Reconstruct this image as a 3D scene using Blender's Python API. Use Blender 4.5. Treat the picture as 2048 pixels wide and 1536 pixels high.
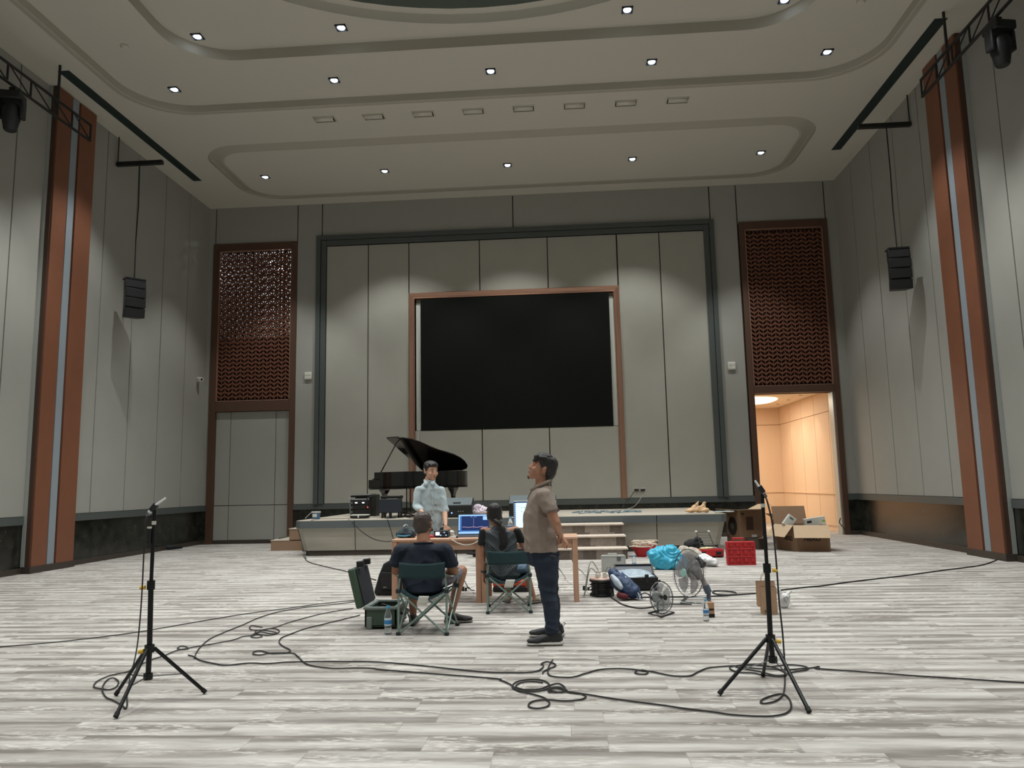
import bpy, bmesh, math, random
from mathutils import Vector, Matrix, noise
from math import sin, cos, pi, radians, sqrt, atan2

random.seed(7)
S = bpy.context.scene
for o in list(bpy.data.objects): bpy.data.objects.remove(o)
COL = S.collection
V = Vector

# ------------------------------------------------------------------ camera
EYE = V((0, 0, 1.395)); FPX = 1534.5
_a, _b, _c = radians(7.494), radians(-1.1533), radians(3.9835)
FWD = V((-sin(_c) * cos(_a), cos(_c) * cos(_a), sin(_a)))
_r = V((cos(_c), sin(_c), 0)); _u = _r.cross(FWD)
RGT = _r * cos(_b) + _u * sin(_b); UPV = RGT.cross(FWD)
cam_data = bpy.data.cameras.new('camera'); cam = bpy.data.objects.new('camera', cam_data); COL.objects.link(cam)
cam_data.sensor_width = 36; cam_data.lens = 36 * FPX / 2048; cam_data.clip_end = 200
M = Matrix((RGT, UPV, -FWD)).transposed().to_4x4(); M.translation = EYE
cam.matrix_world = M
S.camera = cam

# ------------------------------------------------------------------ world, exposure
w = bpy.data.worlds.new('world'); S.world = w; w.use_nodes = True
w.node_tree.nodes['Background'].inputs[0].default_value = (.05, .05, .05, 1)
w.node_tree.nodes['Background'].inputs[1].default_value = .2
S.view_settings.view_transform = 'Standard'; S.view_settings.look = 'None'
S.view_settings.exposure = 0.0; S.view_settings.gamma = 1; S.view_settings.use_curve_mapping = False
S.cycles.max_bounces = 8; S.cycles.diffuse_bounces = 5; S.cycles.glossy_bounces = 3
S.cycles.use_denoising = True; S.cycles.sample_clamp_indirect = 4
SPOT_W = 440.0          # one ceiling downlight
COOL = (.985, 1, .985)

# ------------------------------------------------------------------ helpers
def ray(x, y): return FWD * FPX + RGT * (x - 1024) - UPV * (y - 768)
def at(x, y, Y):        # the point at depth Y seen at pixel x, y
    d = ray(x, y); return EYE + d * (Y / d.y)
def fl(x, y, z=0.0):    # the point at height z seen at pixel x, y
    d = ray(x, y); return EYE + d * ((z - EYE.z) / d.z)
def lin(c): return tuple(((v / 255) / 12.92 if v / 255 <= .04045 else ((v / 255 + .055) / 1.055) ** 2.4) for v in c)

class NT:
    def __init__(s, name):
        s.m = bpy.data.materials.new(name); s.m.use_nodes = True; s.t = s.m.node_tree
        s.b = s.t.nodes['Principled BSDF']
    def n(s, typ, **k):
        q = s.t.nodes.new(typ)
        for a, v in k.items():
            if a[0] == '_': q.inputs[a[1:].replace('_', ' ')].default_value = v
            else: setattr(q, a, v)
        return q
    def l(s, a, b): s.t.links.new(a, b)
    def math(s, op, a, b=None, c=None):
        q = s.t.nodes.new('ShaderNodeMath'); q.operation = op
        for i, v in enumerate((a, b, c)):
            if v is None: continue
            if isinstance(v, (int, float)): q.inputs[i].default_value = v
            else: s.l(v, q.inputs[i])
        return q.outputs[0]
    def mix(s, f, a, b):
        q = s.t.nodes.new('ShaderNodeMix'); q.data_type = 'RGBA'
        for i, v in ((0, f), (6, a), (7, b)):
            if isinstance(v, (int, float)): q.inputs[i].default_value = v
            elif isinstance(v, tuple): q.inputs[i].default_value = (*v, 1)
            else: s.l(v, q.inputs[i])
        return q.outputs[2]
    def ramp(s, f, stops):
        q = s.t.nodes.new('ShaderNodeValToRGB'); e = q.color_ramp.elements
        while len(e) < len(stops): e.new(.5)
        for i, (p, c) in enumerate(stops):
            e[i].position = p; e[i].color = (*c, 1) if len(c) == 3 else c
        s.l(f, q.inputs[0]); return q.outputs[0]

def mat(name, rgb, rough=.6, metal=0, var=.0, scale=20, bump=0, bscale=200, stretch=(1, 1, 1), coat=0, emit=None, alpha=None, trans=0, spec=None, sheen=0):
    t = NT(name); b = t.b; c = lin(rgb)
    b.inputs['Base Color'].default_value = (*c, 1); b.inputs['Roughness'].default_value = rough; b.inputs['Metallic'].default_value = metal
    if spec is not None: b.inputs['Specular IOR Level'].default_value = spec
    if coat: b.inputs['Coat Weight'].default_value = coat; b.inputs['Coat Roughness'].default_value = .08
    if sheen: b.inputs['Sheen Weight'].default_value = sheen
    if trans: b.inputs['Transmission Weight'].default_value = trans; b.inputs['IOR'].default_value = 1.33
    if alpha is not None: b.inputs['Alpha'].default_value = alpha
    if emit: b.inputs['Emission Color'].default_value = (*lin(emit[:3]), 1); b.inputs['Emission Strength'].default_value = emit[3]
    if var or bump:
        tc = t.n('ShaderNodeTexCoord'); mp = t.n('ShaderNodeMapping'); mp.inputs['Scale'].default_value = stretch; t.l(tc.outputs['Object'], mp.inputs[0])
    if var:
        nz = t.n('ShaderNodeTexNoise', _Scale=scale, _Detail=4.0); t.l(mp.outputs[0], nz.inputs['Vector'])
        f = t.ramp(nz.outputs[0], [(.3, (0, 0, 0)), (.7, (1, 1, 1))])
        t.l(t.mix(f, tuple(v * (1 - var) for v in c), tuple(min(1, v * (1 + var)) for v in c)), b.inputs['Base Color'])
    if bump:
        n2 = t.n('ShaderNodeTexNoise', _Scale=bscale, _Detail=3.0); t.l(mp.outputs[0], n2.inputs['Vector'])
        bp = t.n('ShaderNodeBump', _Strength=bump, _Distance=.01); t.l(n2.outputs[0], bp.inputs['Height']); t.l(bp.outputs[0], b.inputs['Normal'])
    return t.m

def crm(pts, n=6):      # Catmull-Rom through points
    P = [V(p) for p in pts]; P = [P[0] * 2 - P[1]] + P + [P[-1] * 2 - P[-2]]; out = []
    for i in range(1, len(P) - 2):
        a, b, c, d = P[i - 1:i + 3]
        for k in range(n):
            t = k / n
            out.append(.5 * ((2 * b) + (c - a) * t + (2 * a - 5 * b + 4 * c - d) * t * t + (3 * b - a - 3 * c + d) * t ** 3))
    return out + [P[-2]]

class MB:
    def __init__(s): s.v = []; s.f = []; s.m = []
    def add(s, vs, fs, m=0):
        k = len(s.v); s.v += [V(v) for v in vs]; s.f += [tuple(i + k for i in f) for f in fs]; s.m += [m] * len(fs); return s
    def box(s, x0, x1, y0, y1, z0, z1, m=0, M=None):
        vs = [V((x, y, z)) for z in (z0, z1) for y in (y0, y1) for x in (x0, x1)]
        if M: vs = [M @ v for v in vs]
        return s.add(vs, [(0, 2, 3, 1), (4, 5, 7, 6), (0, 1, 5, 4), (2, 6, 7, 3), (0, 4, 6, 2), (1, 3, 7, 5)], m)
    def bar(s, a, b, w, h, m=0, up=(0, 0, 1)):      # a square bar from a to b
        a, b = V(a), V(b); d = (b - a).normalized(); u = V(up)
        if abs(d.dot(u)) > .98: u = V((0, 1, 0))
        r = d.cross(u).normalized(); u = r.cross(d)
        vs = [p + r * w / 2 * i + u * h / 2 * j for p in (a, b) for j in (-1, 1) for i in (-1, 1)]
        return s.add(vs, [(0, 2, 3, 1), (4, 5, 7, 6), (0, 1, 5, 4), (2, 6, 7, 3), (0, 4, 6, 2), (1, 3, 7, 5)], m)
    def tube(s, pts, r, n=8, m=0, closed=False, flat=1):
        P = [V(p) for p in pts]; N = len(P); R = r if isinstance(r, (list, tuple)) else [r] * N
        vs = []; u = None
        for i, p in enumerate(P):
            d = ((P[(i + 1) % N] - P[i - 1]) if closed else (P[min(i + 1, N - 1)] - P[max(i - 1, 0)])).normalized()
            if u is None:
                u = d.cross(V((0, 0, 1)))
                if u.length < .05: u = d.cross(V((0, 1, 0)))
            u = (u - d * u.dot(d)).normalized(); w = d.cross(u)
            vs += [p + (u * cos(2 * pi * k / n) + w * sin(2 * pi * k / n) * flat) * R[i] for k in range(n)]
        fs = []
        for i in range(N if closed else N - 1):
            j = (i + 1) % N
            fs += [(i * n + k, i * n + (k + 1) % n, j * n + (k + 1) % n, j * n + k) for k in range(n)]
        if not closed: fs += [tuple(range(n - 1, -1, -1)), tuple((N - 1) * n + k for k in range(n))]
        return s.add(vs, fs, m)
    def lathe(s, prof, n=24, m=0, M=None):
        vs = []; fs = []
        for r, z in prof: vs += [V((r * cos(2 * pi * k / n), r * sin(2 * pi * k / n), z)) for k in range(n)]
        if M: vs = [M @ v for v in vs]
        for i in range(len(prof) - 1): fs += [(i * n + k, i * n + (k + 1) % n, (i + 1) * n + (k + 1) % n, (i + 1) * n + k) for k in range(n)]
        if prof[0][0] > 1e-4: fs.append(tuple(range(n - 1, -1, -1)))
        if prof[-1][0] > 1e-4: fs.append(tuple((len(prof) - 1) * n + k for k in range(n)))
        return s.add(vs, fs, m)
    def prism(s, poly, lo, hi, m=0, M=None):        # polygon in xy, from z lo to hi
        n = len(poly); vs = [V((p[0], p[1], z)) for z in (lo, hi) for p in poly]
        if M: vs = [M @ v for v in vs]
        return s.add(vs, [tuple(range(n - 1, -1, -1)), tuple(range(n, 2 * n))] + [(k, (k + 1) % n, n + (k + 1) % n, n + k) for k in range(n)], m)
    def grid(s, fn, nu, nv, m=0, thick=0):
        P = [[V(fn(i / nu, j / nv)) for j in range(nv + 1)] for i in range(nu + 1)]
        vs = [p for row in P for p in row]
        fs = [(i * (nv + 1) + j, (i + 1) * (nv + 1) + j, (i + 1) * (nv + 1) + j + 1, i * (nv + 1) + j + 1) for i in range(nu) for j in range(nv)]
        return s.add(vs, fs, m)
    def build(s, name, mats, parent=None, bevel=0, smooth=True, seg=2, solid=0, sub=0):
        me = bpy.data.meshes.new(name); me.from_pydata(s.v, [], s.f)
        for mm in (mats if isinstance(mats, (list, tuple)) else [mats]): me.materials.append(mm)
        me.polygons.foreach_set('material_index', s.m); me.update()
        bm = bmesh.new(); bm.from_mesh(me)
        if not solid: bmesh.ops.recalc_face_normals(bm, faces=bm.faces)
        bm.to_mesh(me); bm.free()
        if smooth:
            me.polygons.foreach_set('use_smooth', [True] * len(me.polygons))
            try: me.set_sharp_from_angle(angle=radians(38))
            except Exception: pass
        o = bpy.data.objects.new(name, me); COL.objects.link(o)
        if solid: q = o.modifiers.new('solid', 'SOLIDIFY'); q.thickness = solid; q.offset = 0
        if bevel: q = o.modifiers.new('bevel', 'BEVEL'); q.width = bevel; q.segments = seg; q.limit_method = 'ANGLE'; q.angle_limit = radians(40); q.harden_normals = False
        if sub: q = o.modifiers.new('sub', 'SUBSURF'); q.levels = q.render_levels = sub
        if parent: adopt(o, parent)
        return o

def adopt(o, parent):
    o.parent = parent
    o.matrix_parent_inverse = BASE[parent.name].inverted() if parent.name in BASE else Matrix()
    return o
BASE = {}
def tag(o, label=None, cat=None, group=None, kind=None):
    if label: o['label'] = label
    if cat: o['category'] = cat
    if group: o['group'] = group
    if kind: o['kind'] = kind
    return o
def thing(name, loc, label, cat, group=None, local=False):
    """an Empty at the thing's base; its parts are given in world coordinates unless local"""
    o = bpy.data.objects.new(name, None); COL.objects.link(o); o.location = loc; o.empty_display_size = .1
    if not local: BASE[o.name] = Matrix.Translation(V(loc))
    return tag(o, label, cat, group)
def copy_tree(o, parent=None):
    c = o.copy(); COL.objects.link(c)
    if parent: c.parent = parent
    for ch in [x for x in bpy.data.objects if x.parent == o]: copy_tree(ch, c)
    return c
def struct(o): o['kind'] = 'structure'; return o
def text(name, body, size, M, m, parent, extrude=.0006, bold=0):
    cu = bpy.data.curves.new(name, 'FONT'); cu.body = body; cu.size = size; cu.extrude = extrude; cu.align_x = 'CENTER'; cu.align_y = 'CENTER'; cu.offset = bold
    tmp = bpy.data.objects.new('tmp', cu); COL.objects.link(tmp)
    dg = bpy.context.evaluated_depsgraph_get(); me = bpy.data.meshes.new_from_object(tmp.evaluated_get(dg)); bpy.data.objects.remove(tmp)
    me.transform(M); me.materials.clear(); me.materials.append(m)
    o = bpy.data.objects.new(name, me); COL.objects.link(o)
    if parent: adopt(o, parent)
    return o
def face_M(p, xdir, ydir):      # a matrix whose x, y run along xdir, ydir on a face
    x = V(xdir).normalized(); y = V(ydir).normalized(); z = x.cross(y)
    m = Matrix((x, y, z)).transposed().to_4x4(); m.translation = V(p); return m

# organic bodies: convex hulls of ellipsoids, fused by a voxel remesh
_ico = None
def ico():
    global _ico
    if _ico is None:
        bm = bmesh.new(); bmesh.ops.create_icosphere(bm, subdivisions=2, radius=1); _ico = [v.co.copy() for v in bm.verts]; bm.free()
    return _ico
class Fr:       # a frame: centre, forward, left, up
    def __init__(s, c, f, u):
        s.c = V(c); s.f = V(f).normalized(); s.l = V(u).cross(s.f).normalized(); s.u = s.f.cross(s.l)
    def p(s, f, l, u): return s.c + s.f * f + s.l * l + s.u * u
    def e(s, pos, rad): return (s.p(*pos), rad, s)
def E(p, r, fr=None):
    return (V(p), r if isinstance(r, tuple) else (r, r, r), fr)
def epts(e):
    c, r, fr = e
    if fr is None: return [c + V((v.x * r[0], v.y * r[1], v.z * r[2])) for v in ico()]
    return [c + fr.f * v.x * r[0] + fr.l * v.y * r[1] + fr.u * v.z * r[2] for v in ico()]
def chain(pts, rads):   # a limb: consecutive hulls
    es = [E(p, r) for p, r in zip(pts, rads)]
    return [[a, b] for a, b in zip(es, es[1:])]
def blob(name, hulls, m, parent=None, vox=.008, smooth=4, fold=None, pieces=None):
    bm = bmesh.new()
    for h in hulls:
        t = bmesh.new()
        for e in h:
            for p in epts(e): t.verts.new(p)
        r = bmesh.ops.convex_hull(t, input=t.verts)
        bad = list({g for g in r['geom_interior'] + r['geom_unused'] if isinstance(g, bmesh.types.BMVert)})
        bmesh.ops.delete(t, geom=bad, context='VERTS')
        bmesh.ops.recalc_face_normals(t, faces=t.faces)
        tm = bpy.data.meshes.new('t'); t.to_mesh(tm); t.free(); bm.from_mesh(tm); bpy.data.meshes.remove(tm)
    me = bpy.data.meshes.new(name); bm.to_mesh(me); bm.free()
    tmp = bpy.data.objects.new('tmp', me); COL.objects.link(tmp)
    q = tmp.modifiers.new('r', 'REMESH'); q.mode = 'VOXEL'; q.voxel_size = vox; q.use_smooth_shade = True
    if smooth: q = tmp.modifiers.new('s', 'SMOOTH'); q.factor = .5; q.iterations = smooth
    dg = bpy.context.evaluated_depsgraph_get(); out = bpy.data.meshes.new_from_object(tmp.evaluated_get(dg)); bpy.data.objects.remove(tmp); bpy.data.meshes.remove(me)
    if fold:
        for v, n in [(v, v.normal.copy()) for v in out.vertices]: v.co = v.co + n * fold(v.co, n)
    out.materials.clear(); out.materials.append(m)
    out.polygons.foreach_set('use_smooth', [True] * len(out.polygons)); out.update()
    o = bpy.data.objects.new(name, out); COL.objects.link(o)
    if parent: adopt(o, parent)
    return o
def nz(p, s, sx=1, sy=1, sz=1): return noise.noise(V((p.x * s * sx, p.y * s * sy, p.z * s * sz)))
def cloth(amp=.008, s=14, sx=1, sy=1, sz=1.0):
    def f(p, n): return amp * (nz(p, s, sx, sy, sz) + .5 * (1 - abs(nz(p + V((3, 1, 2)), s * 1.6, sx, sy, sz)) * 4) * .4)
    return f

# ------------------------------------------------------------------ the room
XL, XR, YB, YF, ZC, XC = -9.77, 7.27, 20.03, -7.75, 9.22, -1.25

# carpet: long plank tiles, each with a light to dark stroke across it and chipped pale marks
def carpet():
    t = NT('carpet'); g = t.n('ShaderNodeNewGeometry'); sp = t.n('ShaderNodeSeparateXYZ'); t.l(g.outputs['Position'], sp.inputs[0])
    x, y = sp.outputs[0], sp.outputs[1]
    row = t.math('FLOOR', t.math('DIVIDE', y, .25)); fy = t.math('FRACT', t.math('DIVIDE', y, .25))
    wn = t.n('ShaderNodeTexWhiteNoise', noise_dimensions='1D'); t.l(row, wn.inputs['W'])
    xs = t.math('ADD', x, wn.outputs['Value']); col = t.math('FLOOR', xs); fx = t.math('FRACT', xs)
    cv = t.n('ShaderNodeCombineXYZ'); t.l(row, cv.inputs[0]); t.l(col, cv.inputs[1])
    w2 = t.n('ShaderNodeTexWhiteNoise', noise_dimensions='2D'); t.l(cv.outputs[0], w2.inputs['Vector']); rnd = w2.outputs['Value']
    # long strokes
    def nv(sx, sy, det, rough, off):
        c = t.n('ShaderNodeCombineXYZ'); t.l(t.math('MULTIPLY', x, sx), c.inputs[0]); t.l(t.math('MULTIPLY', y, sy), c.inputs[1]); t.l(t.math('MULTIPLY', rnd, off), c.inputs[2])
        q = t.n('ShaderNodeTexNoise', _Scale=1.0, _Detail=det, _Roughness=rough); t.l(c.outputs[0], q.inputs['Vector']); return q.outputs[0]
    st = nv(.9, 9, 3, .5, 37.0)
    ed = nv(5, 26, 3, .6, 11.0)
    fyj = t.math('ADD', fy, t.math('MULTIPLY', t.math('SUBTRACT', ed, .5), .55))
    sgn = t.math('SUBTRACT', 1.0, t.math('MULTIPLY', t.math('GREATER_THAN', rnd, .5), 1.0))
    fyf = t.math('ABSOLUTE', t.math('SUBTRACT', fyj, t.math('MULTIPLY', t.math('GREATER_THAN', rnd, .86), .6)))
    base = t.math('ADD', t.math('MULTIPLY', t.math('PINGPONG', t.math('ADD', fyf, .15), .62), .8), t.math('MULTIPLY', t.math('SUBTRACT', st, .5), 1.25))
    base = t.math('ADD', base, t.math('MULTIPLY', t.math('SUBTRACT', rnd, .5), .14))
    c1 = t.ramp(base, [(.02, lin((126, 121, 115))), (.2, lin((148, 143, 138))), (.32, lin((168, 164, 158))), (.5, lin((184, 181, 175))), (.66, lin((198, 195, 189)))])
    # chipped pale marks: short diagonal dashes in loose patches
    ro = t.n('ShaderNodeMapping'); ro.inputs['Rotation'].default_value = (0, 0, radians(24)); ro.inputs['Scale'].default_value = (9, 42, 1); t.l(g.outputs['Position'], ro.inputs[0])
    ro2 = t.n('ShaderNodeMapping'); ro2.inputs['Rotation'].default_value = (0, 0, radians(-38)); ro2.inputs['Scale'].default_value = (11, 46, 1); t.l(g.outputs['Position'], ro2.inputs[0])
    a1 = t.n('ShaderNodeTexNoise', _Scale=1.0, _Detail=2.0); t.l(ro.outputs[0], a1.inputs['Vector'])
    a2 = t.n('ShaderNodeTexNoise', _Scale=1.0, _Detail=2.0); t.l(ro2.outputs[0], a2.inputs['Vector'])
    patch = nv(1.6, 5, 2, .5, 23.0)
    pm = t.math('SMOOTH_MIN', 1.0, t.math('MAXIMUM', t.math('MULTIPLY', t.math('SUBTRACT', patch, .5), 12), 0.0), .1)
    ch = t.math('MAXIMUM', t.ramp(a1.outputs[0], [(.54, (0, 0, 0)), (.59, (1, 1, 1))]), t.ramp(a2.outputs[0], [(.57, (0, 0, 0)), (.62, (1, 1, 1))]))
    c2 = t.mix(t.math('MULTIPLY', t.math('MULTIPLY', ch, pm), .62), c1, lin((214, 211, 204)))
    dk = t.ramp(nv(9, 60, 2, .5, 5.0), [(.64, (0, 0, 0)), (.7, (1, 1, 1))])
    c3 = t.mix(t.math('MULTIPLY', dk, .2), c2, lin((120, 113, 106)))
    seam = t.math('MAXIMUM', t.math('LESS_THAN', fy, .018), t.math('LESS_THAN', fx, .005))
    c4 = t.mix(t.math('MULTIPLY', seam, .3), c3, lin((110, 104, 98)))
    t.l(c4, t.b.inputs['Base Color']); t.b.inputs['Roughness'].default_value = .95; t.b.inputs['Specular IOR Level'].default_value = .1
    n2 = t.n('ShaderNodeTexNoise', _Scale=420.0); t.l(g.outputs['Position'], n2.inputs['Vector'])
    bp = t.n('ShaderNodeBump', _Strength=.35, _Distance=.004); t.l(n2.outputs[0], bp.inputs['Height']); t.l(bp.outputs[0], t.b.inputs['Normal'])
    return t.m
def granite():
    t = NT('granite'); g = t.n('ShaderNodeNewGeometry')
    vo = t.n('ShaderNodeTexVoronoi', _Scale=14.0); t.l(g.outputs['Position'], vo.inputs['Vector'])
    n1 = t.n('ShaderNodeTexNoise', _Scale=5.0, _Detail=5.0); t.l(g.outputs['Position'], n1.inputs['Vector'])
    sp = t.math('MULTIPLY', t.ramp(vo.outputs['Distance'], [(.0, (1, 1, 1)), (.22, (0, 0, 0))]), t.ramp(n1.outputs[0], [(.5, (0, 0, 0)), (.6, (1, 1, 1))]))
    b = t.mix(t.ramp(n1.outputs[0], [(.35, (0, 0, 0)), (.7, (1, 1, 1))]), lin((22, 24, 20)), lin((48, 49, 43)))
    t.l(t.mix(t.math('MULTIPLY', sp, .6), b, lin((120, 118, 105))), t.b.inputs['Base Color']); t.b.inputs['Roughness'].default_value = .22
    return t.m
def wood(name, a, b, rough=.45, axis=(1, 14, 14), sc=2.2):
    t = NT(name); tc = t.n('ShaderNodeTexCoord'); mp = t.n('ShaderNodeMapping'); mp.inputs['Scale'].default_value = axis; t.l(tc.outputs['Object'], mp.inputs[0])
    q = t.n('ShaderNodeTexNoise', _Scale=sc, _Detail=5.0, _Distortion=.6); t.l(mp.outputs[0], q.inputs['Vector'])
    t.l(t.mix(t.ramp(q.outputs[0], [(.35, (0, 0, 0)), (.65, (1, 1, 1))]), lin(a), lin(b)), t.b.inputs['Base Color']); t.b.inputs['Roughness'].default_value = rough
    return t.m
def stone_riser():
    t = NT('riser_tile'); tc = t.n('ShaderNodeTexCoord'); mp = t.n('ShaderNodeMapping'); mp.inputs['Scale'].default_value = (1, 1, 1); t.l(tc.outputs['Object'], mp.inputs[0])
    sx = t.n('ShaderNodeSeparateXYZ'); t.l(mp.outputs[0], sx.inputs[0])
    blk = t.math('FLOOR', t.math('ADD', t.math('MULTIPLY', sx.outputs[0], 4.1), t.math('MULTIPLY', t.math('FLOOR', t.math('MULTIPLY', sx.outputs[2], 4.6)), .37)))
    w1 = t.n('ShaderNodeTexWhiteNoise', noise_dimensions='1D'); t.l(blk, w1.inputs['W'])
    q = t.n('ShaderNodeTexNoise', _Scale=16.0, _Detail=5.0, _Distortion=1.5); t.l(mp.outputs[0], q.inputs['Vector'])
    f = t.math('ADD', t.math('MULTIPLY', w1.outputs['Value'], .5), t.math('MULTIPLY', q.outputs[0], .5))
    t.l(t.ramp(f, [(.2, lin((84, 75, 68))), (.5, lin((116, 105, 96))), (.8, lin((150, 140, 130)))]), t.b.inputs['Base Color']); t.b.inputs['Roughness'].default_value = .8
    return t.m

mCarpet = carpet(); mGran = granite()
mFab = mat('wall_fabric', (155, 155, 148), .9, var=.02, scale=2, bump=.12, bscale=300)
mFab2 = mat('stage_wall_fabric', (163, 162, 152), .9, var=.02, scale=2, bump=.12, bscale=300)
mGap = mat('panel_gap', (52, 44, 36), .9)
mCap = mat('grey_cap', (78, 84, 82), .5)
mFrameGrey = mat('grey_frame', (74, 80, 78), .45)
mKick = mat('dark_kickboard', (62, 54, 46), .5)
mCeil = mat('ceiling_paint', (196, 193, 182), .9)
mMould = mat('ceiling_mould_shade', (172, 168, 155), .9)  # darker than the ceiling: shade of the moulding faces put into the colour
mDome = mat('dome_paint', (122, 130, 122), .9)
mBrown = mat('brown_frame', (84, 60, 46), .5)
mLat = mat('lattice_wood', (110, 68, 50), .5, var=.12, scale=5)
mLatDark = mat('lattice_back_wood', (66, 44, 34), .7)
mTrimPk = mat('rose_trim', (165, 128, 112), .35, metal=.4)
mCopper = mat('copper', (172, 134, 114), .33, metal=.6)
mBlack = mat('screen_black', (27, 29, 26), .9, spec=.05)
mWhiteStrip = mat('pale_strip', (190, 194, 186), .6)
mTerra = mat('terracotta_panel', (122, 76, 54), .55, var=.05, scale=3)
mGreyStrip = mat('grey_strip', (140, 150, 158), .5)
mMetalW = mat('pale_metal_trim', (176, 182, 178), .35, metal=.3)

f = MB(); f.box(XL - .1, XR + .1, YF - .1, YB + .35, -.12, 0)
struct(f.build('floor', mCarpet, smooth=False))

def rr(cx, cy, hx, hy, r, z, n=9):
    out = []
    for k, (sx, sy) in enumerate(((1, 1), (-1, 1), (-1, -1), (1, -1))):
        for i in range(n + 1):
            a = pi / 2 * (k + i / n); out.append(V((cx + sx * (hx - r) + r * cos(a), cy + sy * (hy - r) + r * sin(a), z)))
    return out
def bridge(mb, loops, m=0, fill=None):
    for A, B in zip(loops, loops[1:]):
        n = len(A); mb.add(A + B, [(k, (k + 1) % n, n + (k + 1) % n, n + k) for k in range(n)], m if isinstance(m, int) else m.pop(0))
    if fill is not None: mb.add(loops[-1], [tuple(range(len(loops[-1])))], fill)
def rect(x0, x1, y0, y1, z): return rr((x0 + x1) / 2, (y0 + y1) / 2, (x1 - x0) / 2, (y1 - y0) / 2, .0005, z)
c = MB()
x0, x1 = XL - .05, XR + .05
# rear panel with its shallow sunk moulding, and its mirror image behind the camera
for cy, ya, yb in ((17.86, 15.6, YB + .02), (6.14 * 2 - 17.86, YF - .05, 6.14 * 2 - 15.6)):
    o_ = lambda d, z, r=.95: rr(XC, cy, 7.1 - d, 1.68 - d, r - d * .7, z)
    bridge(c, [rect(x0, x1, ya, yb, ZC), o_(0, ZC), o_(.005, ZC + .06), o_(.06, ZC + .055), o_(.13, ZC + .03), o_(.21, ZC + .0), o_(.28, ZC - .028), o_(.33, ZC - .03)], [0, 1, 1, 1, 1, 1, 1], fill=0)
cy = 6.14
o_ = lambda d, z, r=1.15: rr(XC, cy, 7.3 - d, 8.46 - d, r - d * .6, z)
Z1 = ZC + .14
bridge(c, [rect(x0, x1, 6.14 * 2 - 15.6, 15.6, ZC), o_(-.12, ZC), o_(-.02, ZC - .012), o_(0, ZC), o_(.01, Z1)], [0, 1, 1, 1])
l2 = lambda z, d=0: rr(XC, cy, 5.68 - d, 6.89 - d, 1.05, z)
def dens(L, m=14):      # the same loop with extra points along its straight sides
    out = []
    for k, p in enumerate(L):
        q = L[(k + 1) % len(L)]; out.append(p)
        if k % 10 == 9: out += [p.lerp(q, i / m) for i in range(1, m)]
    return out
bridge(c, [dens(o_(.01, Z1)), dens(l2(Z1))], [0]); Z2 = Z1 + .2
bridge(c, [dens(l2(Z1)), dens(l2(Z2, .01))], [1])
def oval(a, b, z, yc=8.78):
    return [V((XC + a * cos(q), yc + b * sin(q), z)) for q in [atan2((p.y - yc) / b, (p.x - XC) / a) for p in dens(l2(Z2, .01))]]
bridge(c, [dens(l2(Z2, .01)), oval(5.0, 3.86, Z2)], [0])
bridge(c, [oval(5.0, 3.86, Z2), oval(4.97, 3.83, Z2 + .16), oval(4.8, 3.68, Z2 + .17)], [0, 0])
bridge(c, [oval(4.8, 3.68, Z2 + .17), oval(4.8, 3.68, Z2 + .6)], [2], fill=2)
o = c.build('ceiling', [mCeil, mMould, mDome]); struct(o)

# panelled walls
def panel(mb, x0, x1, z0, z1, M, m=0, g=.014, d=.02):
    mb.box(x0 + g, x1 - g, -d, .03, z0 + g, z1 - g, m, M)
def wallM(side):
    if side == 'back': return Matrix.Translation((0, YB, 0))
    if side == 'left': m = Matrix(((0, -1, 0, XL), (1, 0, 0, 0), (0, 0, 1, 0), (0, 0, 0, 1))); return m
    if side == 'right': return Matrix(((0, 1, 0, XR), (1, 0, 0, 0), (0, 0, 1, 0), (0, 0, 0, 1)))
    return Matrix(((1, 0, 0, 0), (0, -1, 0, YF), (0, 0, 1, 0), (0, 0, 0, 1)))
YG = [YB + .05, 18.87, 17.65, 16.4, 15.2, 14.0, 12.5, 11.3, 10.1, 8.9, 7.7, 6.5, 5.3, 4.1, 2.9, 1.7, .5, -.7, -1.9, -3.1, -4.3, -5.5, -6.7, YF]
WM = [mFab, mGap, mGran, mCap, mKick]
for side in ('left', 'right'):
    W = wallM(side); mb = MB()
    mb.box(YF - .1, YB + .3, .0, .15, 0, ZC + .02, 1, W)
    for a, b in zip(YG[1:], YG): panel(mb, a, b, .995, ZC + .03, W)
    for a, b in ((YF, 13.262), (14.518, YB)): mb.box(a, b, -.012, .01, .09, .87, 2, W); mb.box(a, b, -.045, .01, .86, 1.0, 3, W); mb.box(a, b, -.05, .01, 0, .1, 4, W)
    struct(mb.build('wall_' + side, WM, smooth=False))
W = wallM('front'); mb = MB(); mb.box(XL, XR, 0, .15, 0, ZC + .1, 1, W)
xs = [XL + i * (XR - XL) / 12 for i in range(13)]
for a, b in zip(xs, xs[1:]): panel(mb, a, b, .995, ZC + .03, W)
mb.box(XL, XR, -.012, .01, .09, .87, 2, W); mb.box(XL, XR, -.045, .01, .86, 1.0, 3, W)
struct(mb.build('wall_front', WM, smooth=False))

W = wallM('back'); mb = MB()
LO, LI, RI, RO = -9.61, -9.43, -7.39, -7.235      # left portal
PLO, PLI, PRI, PRO = 4.705, 4.85, 6.85, 6.99      # right portal
SX0, SX1, SZ0, SZ1 = -3.815, 1.21, 2.87, 6.41     # screen
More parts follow.
